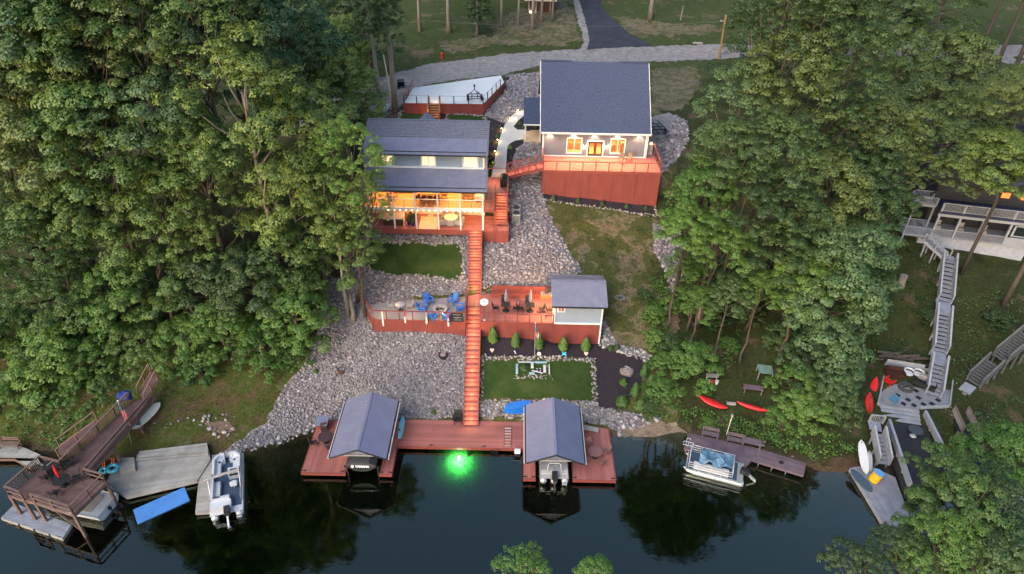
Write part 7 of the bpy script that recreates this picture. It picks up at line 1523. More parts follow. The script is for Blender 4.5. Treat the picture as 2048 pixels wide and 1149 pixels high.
o = thing('rug', 'pale rug on the lower cabin porch', 'rug', (-8.75, 61.6, 9.71)); mb = MB(); mb.box(-.95, .95, -1.2, 1.4, 0, .012); mb.build('rug_field', mat('pale_rug', (.66, .52, .38), .95), o, local=True); mb = MB(); mb.box(-.3, .3, 1.45, 1.85, 0, .015); mb.build('doormat', M['cream'], o, local=True)
o = round_table(.72, M['cream']); put(o, (-6.45, 61.75, 9.7), 0, 'round table with beige cloth on the lower cabin porch'); mb = MB(); mb.lathe((0, 0, 0), [(.66, .02), (.7, .69)], 16); mb.build('cloth_skirt', M['fabric'], o, local=True)
c0 = sofa('x', (0, 0, 0), 0, .55, M['fabric'], .85)
for i, (x, y, a, lb) in enumerate(((-7.4, 61.5, 100, 'padded chair left of the round porch table'), (-5.55, 61.5, -100, 'padded chair right of the round porch table'), (-7.0, 62.7, 30, 'padded chair behind the round porch table on the left'), (-5.9, 62.7, -30, 'padded chair behind the round porch table on the right'))):
    c = c0 if i == 0 else copy_tree(c0); put(c, (x, y, 9.7), R_(a), lb); c['group'] = 'padded chairs round the porch table'; c['category'] = 'chair'; c.name = 'padded_chair'
ZU = 12.15
dt = thing('dining_table', 'long wooden dining table on the lit upper cabin porch', 'table', (-8.7, 62.4, ZU)); mb = MB(); mb.box(-1.2, 1.2, -.5, .5, .72, .77); mb.build('tabletop', M['woodwarm'], dt, local=True)
for s in (-1, 1): mb = MB(); mb.box(s * 1.0 - .05, s * 1.0 + .05, -.4, .4, 0, .72); mb.build('leg', M['darkwood'], dt, local=True)
mb = MB(); mb.box(-.35, .35, -.12, .12, .771, .83); cp = mb.build('centre_tray', M['darkwood']); cp.location = (-8.7, 62.4, ZU); tag(cp, 'small dark tray in the middle of the long dining table', 'tray')
c0 = sling_chair(M['darkwood'], M['darkwood'], False, 'dining_chair')
for i, (x, y, a, lb) in enumerate([(-9.65 + .63 * k, 61.55, 180, ('first', 'second', 'third', 'fourth')[k] + ' dark dining chair from the left on the near side of the long table') for k in range(4)] + [(-9.65 + .63 * k, 63.3, 0, ('first', 'second', 'third', 'fourth')[k] + ' dark dining chair from the left on the far side of the long table') for k in range(4)] + [(-7.1, 62.4, -90, 'dark dining chair at the right end of the long table')]):
    c = c0 if i == 0 else copy_tree(c0); put(c, (x, y, ZU), R_(a), lb); c['group'] = 'dining chairs on the upper porch'
sofa('cream sofa at the back right of the upper cabin porch', (-4.6, 63.9, ZU), 0, 2.2, M['cream']); s2 = sofa('cream sofa along the right end of the upper cabin porch', (-3.55, 62.9, ZU), R_(-90), 1.6, M['cream']); sofa('beige sofa at the left end of the upper cabin porch', (-11.4, 63.8, ZU), 0, 2.0, M['cream']); sofa('brown armchair left of the dining table on the upper porch', (-12.4, 62.2, ZU), R_(80), .7, M['woodwarm'])
o = thing('coffee_table', 'low dark coffee table in front of the cream sofa', 'table', (-4.7, 62.4, ZU)); mb = MB(); mb.box(-.6, .6, -.3, .3, .38, .43); mb.build('tabletop', M['darkwood'], o, local=True); mb = MB(); mb.box(-.55, -.48, -.25, .25, 0, .38); mb.build('leg', M['darkwood'], o, local=True); mb = MB(); mb.box(.48, .55, -.25, .25, 0, .38); mb.build('leg', M['darkwood'], o, local=True)
# house deck and path pieces
c0 = sling_chair(mat('tan_sling', (.2, .13, .09), .8), M['dark'])
for i, (a, lb) in enumerate(((1242, 'left brown chair on the house deck by the right window'), (1259, 'right brown chair on the house deck by the wall'))): q = at_y(a, 318, 70.3); c = c0 if i == 0 else copy_tree(c0); put(c, (q.x, 70.4, 13), R_(-20), lb); c['group'] = 'brown chairs on the house deck'
mb = MB(); mb.box(-.45, .45, -.3, .3, 0, .02); o = mb.build('doormat', M['woodwarm']); o.location = (dr[0].x * .5 + dr[1].x * .5, 71.1, 13.01); tag(o, 'brown doormat in front of the dark double doors', 'doormat')
o = thing('air_conditioner', 'grey air conditioner unit at the right end of the house deck', 'air conditioner', (15.2, 72.9, 13)); mb = MB(); mb.box(-.4, .4, -.4, .4, 0, 1.25); mb.build('casing', bpy.data.materials['grey_casing'], o, local=True); mb = MB(); mb.lathe((0, 0, 1.25), [(.36, 0), (.36, .04)], 12); mb.build('fan_grille', M['dark'], o, local=True)
for k, (a, b) in enumerate(((1003, 262), (995, 285), (990, 308), (985, 330), (1024, 240), (1036, 226))):
    q = ground(a, b); o = thing('path_light', ('first', 'second', 'third', 'fourth')[3 - k] + ' small path light from the cabin end of the curved walk' if k < 4 else ('lower', 'upper')[k - 4] + ' path light among the rocks at the top of the curved walk', 'path light', q, 0, 'path lights along the curved walk'); mb = MB(); mb.tube([(0, 0, 0), (0, 0, .35)], .02, 5); mb.build('stake', M['dark'], o, local=True); mb = MB(); mb.lathe((0, 0, .3), [(.06, 0), (.06, .08)], 8); mb.build('bulb', M['bulb'], o, local=True); mb = MB(); mb.lathe((0, 0, .39), [(.13, 0), (.02, .07)], 8); mb.build('cap', M['dark'], o, local=True); light('path_light', (q.x, q.y - .15, q.z + .3), 11 if k < 4 else 20, (1, .6, .22), .04)

# ------------------------------------------------------------------ boat trailers, road side things
def trailer(label, loc, rz, L=3.4, w=1.7):
    t = thing('boat_trailer', label, 'trailer', loc, rz); d = M['dark']
    mb = MB(); mb.tube([(0, L * .75, .5), (-.15, L * .5, .5), (-w * .42, L * .15, .5), (-w * .42, -L * .4, .5)], .05, 6); mb.tube([(0, L * .75, .5), (.15, L * .5, .5), (w * .42, L * .15, .5), (w * .42, -L * .4, .5)], .05, 6); mb.build('frame', d, t, local=True)
    for y in (-L * .38, -L * .1, L * .15): mb = MB(); mb.beam((-w * .42, y, .5), (w * .42, y, .5), .08, .07); mb.build('crossbar', d, t, local=True)
    for s in (-1, 1):
        mb = MB(); mb.beam((s * .35, -L * .45, .68), (s * .35, L * .1, .68), .12, .06); mb.build('bunk', d, t, local=True)
        mb = MB(); mb.lathe((0, 0, 0), [(.3, -.1), (.32, -.06), (.32, .06), (.3, .1)], 14); mb.rot(M=Matrix.Translation((s * w * .52, -L * .15, .32)) @ Matrix.Rotation(PI / 2, 4, 'Y')); wl2 = mb.build('wheel', M['black'], t, local=True); mb = MB(); mb.lathe((0, 0, 0), [(.15, -.105), (.15, .105)], 10); mb.rot(M=Matrix.Translation((s * w * .52, -L * .15, .32)) @ Matrix.Rotation(PI / 2, 4, 'Y')); mb.build('rim', M['alu'], wl2, local=True)
        mb = MB(); mb.beam((s * w * .52, -L * .27, .68), (s * w * .52, -L * .03, .68), .24, .04); mb.build('mudguard', d, t, local=True)
    mb = MB(); mb.box(-.05, .05, L * .62, L * .7, .5, 1.05); mb.box(-.12, .12, L * .6, L * .72, .9, 1.1); mb.build('winch_post', d, t, local=True); return t
trailer('black boat trailer parked on the white parking deck', (-5.2, 83.9, 15.0), R_(4), 3.3, 1.7)
q = ground(1312, 262); tr_ = trailer('black boat trailer parked on gravel behind the house', (q.x - .2, q.y - .5, q.z), R_(12), 4.6, 1.9); mb = MB()
for k in range(4): mb.beam((-.8, -1.8 + .9 * k, .75), (.9, -1.8 + .9 * k, .75), .07, .07)
mb.beam((.9, -1.9, .8), (.75, 1.4, .9), .08, .1); mb.build('side_guide', M['dark'], tr_, local=True)
q = ground(1012, 182); o = thing('mailbox', 'pair of black mailboxes on a post at the parking deck corner', 'mailbox', q); mb = MB(); mb.box(-.05, .05, -.05, .05, 0, 1.7); mb.build('post', M['dark'], o, local=True)
for s in (-1, 1): mb = MB(); mb.box(s * .22 - .17, s * .22 + .17, -.25, .25, 1.55, 1.85); mb.lathe((s * .22, 0, 1.85), [(.17, 0), (.1, .1)], 8); mb.build('letter_box', M['dark'], o, local=True)
q = ground(884, 117); o = thing('fire_hydrant', 'red fire hydrant standing on the grass above the road', 'hydrant', q); mb = MB(); mb.lathe((0, 0, 0), [(.2, 0), (.2, .06), (.14, .08), (.14, .65), (.18, .67), (.17, .78), (.05, .9)], 10); mb.build('hydrant_body', M['redplastic'], o, local=True); mb = MB(); mb.tube([(-.26, 0, .55), (.26, 0, .55)], .07, 8); mb.build('outlet', M['redplastic'], o, local=True)
q = ground(803, 178); o = thing('tipped_bin', 'black open bin lying beside the gravel road', 'bin', q, R_(15)); mb = MB()
for x0, x1, y0, y1, z0, z1 in ((-.45, .45, .0, .8, 0, .04), (-.45, -.41, 0, .8, .04, 1.0), (.41, .45, 0, .8, .04, 1.0), (-.41, .41, .76, .8, .04, 1.0)): mb.box(x0, x1, y0, y1, z0, z1)
mb.build('bin_body', M['black'], o, local=True); mb = MB(); mb.beam((-.45, 0, 1.0), (.45, 0, 1.0), .5, .05); mb.build('lid', M['dark'], o, local=True)
q = ground(771, 226); o = thing('propane_tank', 'white propane tank lying behind the left tree trunks', 'tank', q, R_(70)); mb = MB(); n = 10
mb.tube([(-.95, 0, .55), (-.85, 0, .55), (-.6, 0, .55), (.6, 0, .55), (.85, 0, .55), (.95, 0, .55)], [.08, .3, .42, .42, .3, .08], 14); mb.build('tank_shell', M['vinyl'], o, local=True, smooth=True); mb = MB(); mb.box(-.6, -.5, -.25, .25, 0, .2); mb.box(.5, .6, -.25, .25, 0, .2); mb.build('foot', M['dark'], o, local=True)
o = thing('leaning_pole', 'slim pale pole leaning beside the left tree trunk', 'pole', ground(787, 222)); b = Vector(o.location); tp = at_y(767, 110, b.y + .5); mb = MB(); mb.tube([(0, 0, 0), tp - b], .07, 6); mb.build('pole_shaft', M['cream'], o, local=True)
q = ground(1438, 118); tp = at_y(1452, 30, q.y); o = thing('utility_pole', 'tall wooden utility pole beside the gravel road', 'utility pole', q); mb = MB(); mb.tube([(0, 0, -.2), tp - q], [.17, .13], 8); mb.build('pole_shaft', mat('pole_wood', (.26, .15, .06), .9, .2), o, local=True); mb = MB(); mb.beam(tp - q + Vector((-.7, 0, -.9)), tp - q + Vector((.1, 0, -.9)), .1, .1); mb.lathe(tuple(tp - q + Vector((-.6, 0, -.85))), [(.05, 0), (.05, .18)], 6); mb.build('crossarm', M['greywood'], o, local=True)
a, b = tp + Vector((0, 0, -.9)), at_y(650, 22, tp.y + 2); mb = MB(); mb.tube([a.lerp(b, k / 16) - Vector((0, 0, 1.4 * 4 * (k / 16) * (1 - k / 16))) for k in range(17)], .013, 4); o = mb.build('power_line', M['stone']); tag(o, 'thin sagging overhead power line across the top of the picture', 'cable')
q = ground(1395, 88); o = thing('field_stones', 'small heap of pale stones at the road verge', 'stones', q)
for k in range(6): mb = MB(); mb.ball((-.6 + .25 * k, .1 * math.sin(k * 2), .12), .2, 6, 4, 0, .8); mb.build('stone', M['rockpale'], o, local=True)
q = ground(1080, 30); o = thing('tan_trailer_home', 'tan roofed low building partly cut off at the top edge', 'building', q, R_(-3)); mb = MB(); mb.box(-2.2, 2.2, 1.2, 4.5, 0, 2.0); mb.build('wall', M['darkwood'], o, local=True); mb = MB(); mb.box(-2.7, 2.7, .7, 5, 2.0, 3.1); mb.build('roof', mat('tan_metal', (.42, .38, .32), .7, .06), o, local=True); 
for k in range(4): mb = MB(); mb.box(-2 + 1.2 * k, -1.9 + 1.2 * k, .9, 1.0, 0, 2.0); mb.build('post', M['greywood'], o, local=True)
for s in (0, 1): mb = MB(); mb.ball((-1.6 + .5 * s, .6, .25), .12, 8, 5); mb.build('lamp', M['bulbw'], o, local=True)
o = thing('fence_post', 'short pale wooden post on the grass right of the driveway', 'post', ground(1361, 41)); mb = MB(); mb.tube([(0, 0, 0), (.1, 0, 2.3)], .12, 6); mb.build('post_shaft', M['barkpale'], o, local=True)
# ------------------------------------------------------------------ woods
ORD = ['first', 'second', 'third', 'fourth', 'fifth', 'sixth', 'seventh', 'eighth', 'ninth', 'tenth', 'eleventh', 'twelfth', 'thirteenth', 'fourteenth', 'fifteenth', 'sixteenth', 'seventeenth']
KIND = {'deep': 'deep green', 'yellow': 'yellow-green', 'mid': 'mid green', 'blue': 'blue-green', 'bright': 'bright green', 'dark': 'dark green', 'olive': 'olive green'}
def wood(rows, where, grp):
    for rn, row in rows:
        row = sorted(row)
        for i, r in enumerate(row):
            px, py, Y, R, k, sh, vi = r[:7]; kw = r[7] if len(r) > 7 else {}
            lb = kw.pop('label', None) or '%s broadleaf tree, %s from the left in the %s of the %s' % (KIND[k], ORD[i], rn, where)
            tree(px, py, Y, R, k, sh, lb, group=grp, i=vi, **kw)
wood([
 ('front row', [(20, 690, 46.5, 4.0, 'mid', 'layer', 0), (110, 715, 46, 3.6, 'bright', 'layer', 1), (195, 735, 46.2, 3.2, 'bright', 'layer', 2), (290, 690, 48, 3.4, 'mid', 'layer', 0), (375, 690, 47.5, 3.2, 'bright', 'layer', 1),
                (440, 660, 47.5, 3.2, 'bright', 'layer', 2), (520, 690, 47.5, 2.6, 'bright', 'layer', 0, dict(bark='barkpale')), (590, 640, 49, 3.1, 'bright', 'round', 1, dict(bark='barkpale')), (588, 715, 48, 1.9, 'bright', 'layer', 2)]),
 ('shore edge', [(15, 800, 43, 2.4, 'bright', 'layer', 0), (85, 820, 42.6, 2.0, 'mid', 'layer', 1), (150, 800, 43.4, 2.1, 'bright', 'layer', 2), (215, 785, 44, 1.8, 'mid', 'layer', 0), (400, 735, 46.2, 1.8, 'bright', 'layer', 2), (530, 735, 46.2, 1.5, 'bright', 'layer', 1)]),
 ('second row', [(70, 520, 48.5, 4.9, 'mid', 'round', 0), (140, 600, 48.5, 3.8, 'mid', 'round', 1), (235, 590, 49, 3.4, 'bright', 'layer', 1), (320, 560, 49.5, 3.6, 'mid', 'layer', 2), (410, 560, 49.5, 3.4, 'dark', 'spread', 0), (500, 560, 50, 3.9, 'dark', 'spread', 1), (570, 520, 51, 3.2, 'mid', 'round', 2), (600, 590, 50.5, 2.7, 'mid', 'layer', 2)]),
 ('third row', [(30, 380, 51, 4.8, 'olive', 'round', 1), (140, 420, 50.5, 4.2, 'mid', 'spread', 2), (225, 440, 51, 4.1, 'mid', 'round', 2), (330, 450, 50.5, 4.0, 'yellow', 'open', 0), (420, 410, 51.5, 4.3, 'yellow', 'open', 1), (495, 240, 52, 5.6, 'yellow', 'open', 0, dict(bark='barkpale', label='tallest pale yellow-green tree with visible limbs in the middle of the left wood')),
                (610, 300, 56, 4.9, 'yellow', 'open', 1, dict(bark='barkpale')), (590, 430, 53, 4.0, 'yellow', 'open', 2, dict(bark='barkpale')), (665, 420, 52, 3.0, 'yellow', 'open', 0, dict(bark='barkpale'))]),
 ('fourth row', [(70, 250, 51, 4.7, 'olive', 'round', 0), (190, 280, 50.5, 4.6, 'mid', 'round', 1), (310, 220, 52, 4.7, 'blue', 'spread', 1), (390, 300, 51.5, 4.2, 'mid', 'spread', 2), (690, 220, 70, 3.9, 'yellow', 'tall', 1), (600, 150, 74, 6.0, 'blue', 'round', 2)]),
 ('back row', [(20, 120, 54, 4.6, 'olive', 'round', 1), (130, 120, 53, 4.5, 'mid', 'spread', 2), (240, 90, 54, 4.6, 'olive', 'round', 0), (350, 90, 55, 4.6, 'blue', 'spread', 0), (450, 70, 58, 4.7, 'blue', 'round', 1), (560, 60, 70, 5.2, 'blue', 'round', 2), (650, 50, 94, 6.4, 'blue', 'round', 0)]),
 ('farthest row', [(40, 30, 52, 4.5, 'blue', 'round', 2), (150, 20, 52, 4.5, 'mid', 'spread', 0), (265, 10, 53, 4.5, 'olive', 'round', 1), (375, 5, 54, 4.4, 'mid', 'round', 0), (470, 0, 60, 4.6, 'blue', 'spread', 1), (560, -30, 116, 8, 'blue', 'spread', 2)]),
], 'left wood', 'trees of the left wood')
tree(692, 512, 54, 3.0, 'mid', 'round', 'leaning tree with thin bare trunk rising from the rocks left of the fire pit patio', group='trees of the left wood', i=1, bark='barkpale', lean=(-.5, 2.6), rt=.2)
tree(702, 330, 52, 2.9, 'bright', 'tall', 'bright green tree overhanging the left end of the cabin roofs', group='trees of the left wood', i=0, sz=.9, lean=(2.5, -3))
tree(738, 405, 50.5, 1.9, 'yellow', 'open', 'small yellow-green tree hiding the left end of the lit cabin porch', group='trees of the left wood', i=2, lean=(3, -3))
tree(712, 480, 52, 2.4, 'mid', 'round', 'mid green tree left of the upper lawn below the cabin', group='trees of the left wood', i=2)
tree(735, 60, 92, 4.2, 'dark', 'tall', 'dark green ivy clad tree with thick trunk beside the gravel road', group='trees of the left wood', i=1, sz=.9, rt=.34)
tree(690, 130, 84, 3.8, 'yellow', 'tall', 'narrow yellow-green tree left of the gravel road bend', group='trees of the left wood', i=2)
tree(735, 200, 79, 2.3, 'yellow', 'open', 'small yellow-green tree beside the propane tank behind the cabin', group='trees of the left wood', i=1)
wood([
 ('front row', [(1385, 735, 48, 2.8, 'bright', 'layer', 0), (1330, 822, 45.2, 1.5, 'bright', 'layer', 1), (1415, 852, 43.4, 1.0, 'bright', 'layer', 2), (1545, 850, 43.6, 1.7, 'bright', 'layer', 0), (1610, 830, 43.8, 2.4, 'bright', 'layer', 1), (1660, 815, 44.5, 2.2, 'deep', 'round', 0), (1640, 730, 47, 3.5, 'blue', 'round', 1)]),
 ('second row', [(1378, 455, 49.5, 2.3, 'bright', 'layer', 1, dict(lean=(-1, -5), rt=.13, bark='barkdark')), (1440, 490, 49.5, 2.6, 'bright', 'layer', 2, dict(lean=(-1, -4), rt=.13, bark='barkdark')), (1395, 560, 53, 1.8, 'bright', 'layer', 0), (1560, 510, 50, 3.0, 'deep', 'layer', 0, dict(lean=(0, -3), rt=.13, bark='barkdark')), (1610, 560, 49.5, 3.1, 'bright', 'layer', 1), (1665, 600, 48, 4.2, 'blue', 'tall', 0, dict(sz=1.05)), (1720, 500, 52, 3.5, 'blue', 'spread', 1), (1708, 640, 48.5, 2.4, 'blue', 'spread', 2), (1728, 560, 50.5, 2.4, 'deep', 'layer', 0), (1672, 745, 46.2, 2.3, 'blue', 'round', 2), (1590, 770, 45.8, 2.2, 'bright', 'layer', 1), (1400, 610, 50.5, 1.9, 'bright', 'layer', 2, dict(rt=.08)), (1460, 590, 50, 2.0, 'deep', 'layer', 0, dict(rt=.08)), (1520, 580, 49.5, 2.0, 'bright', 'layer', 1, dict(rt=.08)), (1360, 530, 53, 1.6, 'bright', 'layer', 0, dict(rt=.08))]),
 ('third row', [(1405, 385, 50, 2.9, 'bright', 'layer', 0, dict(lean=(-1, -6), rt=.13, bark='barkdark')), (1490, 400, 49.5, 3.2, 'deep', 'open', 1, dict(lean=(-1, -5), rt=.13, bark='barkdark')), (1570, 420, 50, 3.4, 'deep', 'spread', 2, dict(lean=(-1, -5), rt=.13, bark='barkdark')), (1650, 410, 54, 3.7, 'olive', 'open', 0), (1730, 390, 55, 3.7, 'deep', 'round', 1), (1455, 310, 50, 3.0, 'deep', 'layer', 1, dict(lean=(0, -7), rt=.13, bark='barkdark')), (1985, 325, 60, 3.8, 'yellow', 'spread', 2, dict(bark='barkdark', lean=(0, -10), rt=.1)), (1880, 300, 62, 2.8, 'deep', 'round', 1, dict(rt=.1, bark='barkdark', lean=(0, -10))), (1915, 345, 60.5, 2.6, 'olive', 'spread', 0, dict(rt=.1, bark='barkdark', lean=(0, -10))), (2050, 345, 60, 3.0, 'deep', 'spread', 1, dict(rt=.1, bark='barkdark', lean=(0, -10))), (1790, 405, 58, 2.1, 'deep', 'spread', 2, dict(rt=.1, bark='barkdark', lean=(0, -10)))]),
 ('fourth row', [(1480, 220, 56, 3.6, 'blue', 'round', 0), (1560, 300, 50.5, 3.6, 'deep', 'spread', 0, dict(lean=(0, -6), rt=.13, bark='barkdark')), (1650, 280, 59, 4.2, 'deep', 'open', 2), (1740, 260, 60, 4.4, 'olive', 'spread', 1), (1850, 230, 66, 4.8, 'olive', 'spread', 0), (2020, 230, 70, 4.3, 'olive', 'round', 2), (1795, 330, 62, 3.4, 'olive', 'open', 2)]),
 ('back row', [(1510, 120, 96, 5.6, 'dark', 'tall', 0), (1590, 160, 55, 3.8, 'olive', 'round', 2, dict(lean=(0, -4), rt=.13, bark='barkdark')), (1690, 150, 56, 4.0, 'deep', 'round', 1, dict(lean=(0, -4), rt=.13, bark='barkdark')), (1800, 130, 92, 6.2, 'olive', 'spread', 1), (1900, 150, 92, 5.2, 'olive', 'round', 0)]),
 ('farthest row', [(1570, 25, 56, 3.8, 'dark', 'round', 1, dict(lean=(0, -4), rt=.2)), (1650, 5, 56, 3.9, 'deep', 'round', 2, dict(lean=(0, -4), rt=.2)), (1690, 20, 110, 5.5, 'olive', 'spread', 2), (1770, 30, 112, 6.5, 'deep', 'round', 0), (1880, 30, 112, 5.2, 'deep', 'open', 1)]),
], 'right wood', 'trees of the right wood')
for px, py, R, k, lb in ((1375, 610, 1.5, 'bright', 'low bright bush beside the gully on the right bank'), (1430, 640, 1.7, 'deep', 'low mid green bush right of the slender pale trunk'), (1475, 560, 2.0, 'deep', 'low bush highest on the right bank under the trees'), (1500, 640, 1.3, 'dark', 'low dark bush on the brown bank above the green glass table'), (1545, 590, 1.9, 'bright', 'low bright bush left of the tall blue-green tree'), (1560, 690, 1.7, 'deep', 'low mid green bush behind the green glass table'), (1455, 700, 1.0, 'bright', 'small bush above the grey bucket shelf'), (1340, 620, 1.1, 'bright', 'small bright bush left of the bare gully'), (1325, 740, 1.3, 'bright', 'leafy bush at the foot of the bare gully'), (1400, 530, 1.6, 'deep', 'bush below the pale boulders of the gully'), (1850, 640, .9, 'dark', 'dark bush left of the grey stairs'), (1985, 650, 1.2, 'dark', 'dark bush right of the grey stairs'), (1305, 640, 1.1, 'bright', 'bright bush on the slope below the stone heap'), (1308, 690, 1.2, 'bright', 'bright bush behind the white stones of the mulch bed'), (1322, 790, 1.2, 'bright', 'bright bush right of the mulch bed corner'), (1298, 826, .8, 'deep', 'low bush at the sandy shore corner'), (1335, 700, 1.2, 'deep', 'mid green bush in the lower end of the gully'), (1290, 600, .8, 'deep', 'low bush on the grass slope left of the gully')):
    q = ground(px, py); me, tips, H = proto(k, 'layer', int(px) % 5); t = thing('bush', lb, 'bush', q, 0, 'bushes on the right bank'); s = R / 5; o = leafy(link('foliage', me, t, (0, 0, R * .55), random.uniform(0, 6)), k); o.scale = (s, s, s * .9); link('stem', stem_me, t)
# trees on the near bank, lower right and bottom edge
NB = 'trees on the near bank'
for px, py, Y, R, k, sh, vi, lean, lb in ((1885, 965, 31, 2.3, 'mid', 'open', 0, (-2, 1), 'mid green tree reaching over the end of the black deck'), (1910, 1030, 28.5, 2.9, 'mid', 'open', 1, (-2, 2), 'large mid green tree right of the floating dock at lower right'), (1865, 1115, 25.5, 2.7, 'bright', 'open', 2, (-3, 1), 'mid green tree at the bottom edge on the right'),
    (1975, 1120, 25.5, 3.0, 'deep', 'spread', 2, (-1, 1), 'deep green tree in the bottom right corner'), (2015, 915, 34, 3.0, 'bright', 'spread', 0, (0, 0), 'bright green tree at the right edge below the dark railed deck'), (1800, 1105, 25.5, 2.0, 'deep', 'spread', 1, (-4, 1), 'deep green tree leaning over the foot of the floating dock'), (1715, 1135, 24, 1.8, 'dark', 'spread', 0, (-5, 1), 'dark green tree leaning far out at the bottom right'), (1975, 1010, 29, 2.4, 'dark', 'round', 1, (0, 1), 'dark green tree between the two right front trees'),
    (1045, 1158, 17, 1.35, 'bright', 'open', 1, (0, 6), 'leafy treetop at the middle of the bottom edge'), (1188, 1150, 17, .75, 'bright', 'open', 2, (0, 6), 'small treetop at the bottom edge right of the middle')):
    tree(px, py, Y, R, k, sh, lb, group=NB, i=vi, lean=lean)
# tall thin trees along the road, crowns above the picture
for px, py, h, r, lb in ((840, 63, 17, .22, 'thin pale trunk at the top left of the upper lawn'), (898, 66, 18, .3, 'thick pale trunk standing alone on the upper lawn'), (955, 70, 16, .2, 'slim trunk with leafy crown on the upper lawn'), (1003, 54, 17, .2, 'left trunk of the group before the tan building'), (1037, 52, 17, .17, 'thin trunk left of the tan building'), (1065, 60, 18, .24, 'trunk in front of the tan building'), (1083, 44, 18, .2, 'trunk right of centre before the tan building'), (1105, 42, 18, .16, 'thin trunk at the right end of the tan building'), (1300, 38, 17, .34, 'thick pale trunk right of the asphalt driveway'), (1950, 130, 18, .3, 'left dark trunk at the upper right beside the road'), (1985, 150, 18, .3, 'middle dark trunk at the upper right beside the road'), (2020, 160, 18, .32, 'right dark trunk at the upper right beside the road')):
    q = ground(px, py); tree(0, 0, 0, 4.0, 'mid' if px < 1400 else 'dark', 'open', lb, group='tall trees along the road', i=int(px) % 3, bark='barkpale' if px < 1400 else 'barkdark', world_xyz=(q.x, q.y, q.z + h), rt=r)
tree(958, 22, 112, 2.4, 'dark', 'layer', 'small dark crowned tree low on the upper lawn', group='tall trees along the road', i=0)
for (a, b), tilt, r, lb in (((790, 225), -.1, .32, 'thick straight trunk behind the cabin by the gravel road'), ((762, 240), -.25, .26, 'leaning grey trunk left of the propane tank')):
    q = ground(a, b); t = thing('tall_tree', lb, 'tree', q, 0, 'trunks beside the cabin'); mb = MB(); mb.tube([(0, 0, -.3), (.05, .1, 4), (tilt * .6, .4, 8), (tilt, .5, 10)], [r * 1.3, r, r * .85, r * .6], 9); mb.build('trunk', M['barkpale'], t, local=True, smooth=True)
    me, tips, H = proto('dark', 'tall', 0); c_ = leafy(link('crown', me, t, (tilt, .5, 11.5)), 'dark'); c_.scale = (.4, .4, .5)
q = ground(1394, 655); t = thing('bare_tree', 'slender pale leaning trunk on the right bank above the red kayaks', 'tree', q, 0); tp = at_y(1410, 572, q.y + 1.0); mb = MB(); mb.tube([(0, 0, -.2), (tp - q) * .5, tp - q], [.2, .16, .12], 8); mb.build('trunk', M['barkpale'], t, local=True, smooth=True)
q = ground(1922, 548); t = thing('bare_tree', 'dark leaning trunk crossing in front of the white house porch', 'tree', q, 0); tp = at_y(1992, 405, q.y - .6); tq = at_y(2030, 250, q.y + 1); mb = MB(); mb.tube([(0, 0, -.2), at_y(1945, 500, q.y - .5) - q, tp - q, tq - q], [.22, .17, .15, .1], 8); mb.build('trunk', M['barkdark'], t, local=True, smooth=True); me, tips, H = proto('olive', 'spread', 1); c_ = leafy(link('crown', me, t, tq - q + Vector((1.5, 1.5, 2))), 'olive'); c_.scale = (.75,) * 3
q = ground(2005, 612); t = thing('bare_tree', 'mossy leaning trunk right of the white house stairs', 'tree', q, 0); tp = at_y(2056, 520, q.y); mb = MB(); mb.tube([(0, 0, -.2), (tp - q) * .5, (tp - q) * 1.6], [.26, .22, .16], 8); mb.build('trunk', M['bark'], t, local=True, smooth=True)

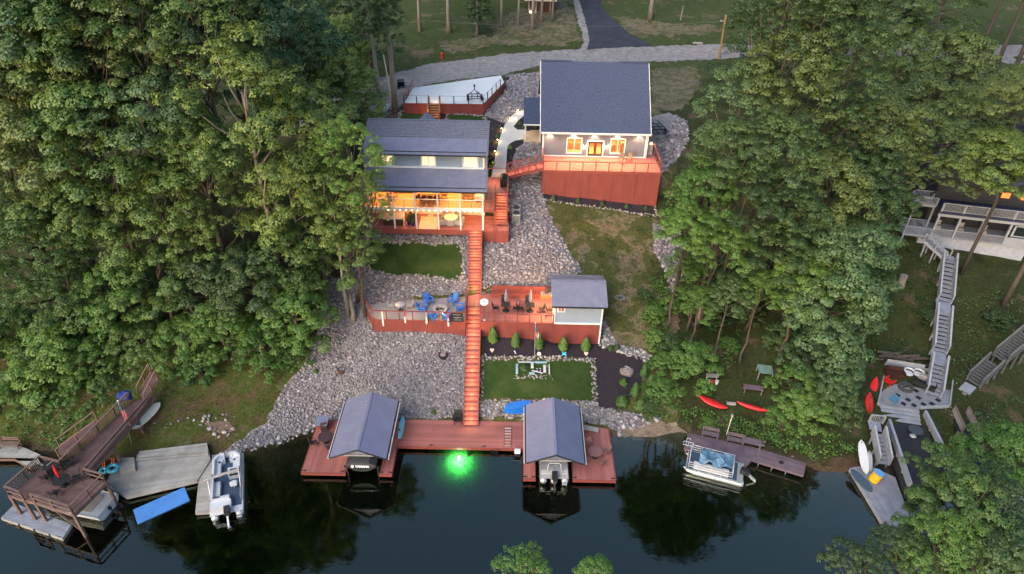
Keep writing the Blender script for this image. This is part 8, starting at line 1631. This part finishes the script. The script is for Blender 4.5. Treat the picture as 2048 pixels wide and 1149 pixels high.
# ------------------------------------------------------------------ ground cover: leafy undergrowth, tufts
def cover(name, poly, m, dens, sz, h, clump=14, holes=()):
    x0, x1 = min(p[0] for p in poly), max(p[0] for p in poly); y0, y1 = min(p[1] for p in poly), max(p[1] for p in poly); P = []
    n = int((x1 - x0) * (y1 - y0) * dens); g = random.Random(n)
    for _ in range(n):
        x, y = g.uniform(x0, x1), g.uniform(y0, y1)
        if math.sin(x * .9 + 1.3 * math.sin(y * .6)) + math.sin(y * .8 + x * .3) + g.uniform(-1, 1) < -.55: continue
        if not inpoly(x, y, poly) or any(inpoly(x, y, q) for q in holes): continue
        z = zt(x, y)
        if z < .15: continue
        hh = h * g.uniform(.3, 1)
        for _k in range(clump): P.append((x + g.gauss(0, .22), y + g.gauss(0, .22), z + hh * g.uniform(.2, 1)))
    if not P: return
    P = np.array(P); N = RNG.normal(size=P.shape) * .5 + np.array([0, 0, 1.0]); N /= np.linalg.norm(N, axis=1)[:, None]; V, F = leaf_quads(P, N, sz, sz * .65)
    return link(name, np_mesh(name, V, F, m), kind='stuff')
cover('undergrowth', world([(1300, 560), (1335, 560), (1345, 690), (1335, 840), (1290, 845), (1250, 800), (1300, 730), (1290, 650)]), FOL['bright'], 4.5, .10, .8)
cover('undergrowth', world([(1360, 600), (1480, 560), (1480, 720), (1430, 760), (1370, 760), (1350, 700)]), FOL['mid'], 2.2, .09, .5)
cover('undergrowth', world([(1345, 800), (1400, 830), (1520, 850), (1700, 880), (1710, 905), (1620, 920), (1480, 870), (1370, 850)]), FOL['bright'], 5.0, .10, .9)
cover('undergrowth', world([(1640, 640), (1760, 560), (1790, 480), (1880, 540), (1870, 720), (1760, 720), (1740, 830), (1700, 900), (1640, 860)]), FOL['dark'], 2.6, .10, .4)
cover('undergrowth', world([(1920, 560), (2060, 600), (2060, 680), (1930, 760), (1920, 860), (2050, 880), (2060, 780), (1900, 840), (1900, 700)]), FOL['dark'], 2.6, .10, .4)
cover('undergrowth', world([(0, 700), (250, 740), (270, 800), (180, 860), (130, 900), (0, 880)]), FOL['mid'], 2.5, .11, .6)
cover('undergrowth', world([(300, 740), (560, 720), (560, 760), (430, 770), (330, 780)]), FOL['dark'], 2.0, .10, .4)
cover('undergrowth', world([(1330, 400), (1420, 380), (1500, 480), (1480, 560), (1370, 580), (1360, 500), (1330, 440)]), FOL['mid'], 2.5, .10, .6)
cover('grass_tufts', world([(1095, 400), (1310, 412), (1330, 440), (1310, 540), (1300, 640), (1230, 690), (1215, 560), (1165, 545), (1130, 480)]), leafmat('grass_blades', (.065, .075, .02), .5), 9, .05, .12, 7)
cover('grass_tufts', world([(805, 140), (850, 60), (1000, 60), (1160, 70), (1165, 98), (950, 112), (860, 126)]), leafmat('grass_blades', (.055, .065, .018), .5), 3, .07, .2, 6)
cover('grass_tufts', world([(320, 800), (560, 770), (530, 840), (470, 890), (420, 890), (280, 900)]), leafmat('grass_blades', (.06, .07, .016), .5), 8, .05, .1, 7, [world([(405, 845), (455, 838), (470, 860), (430, 872)])])
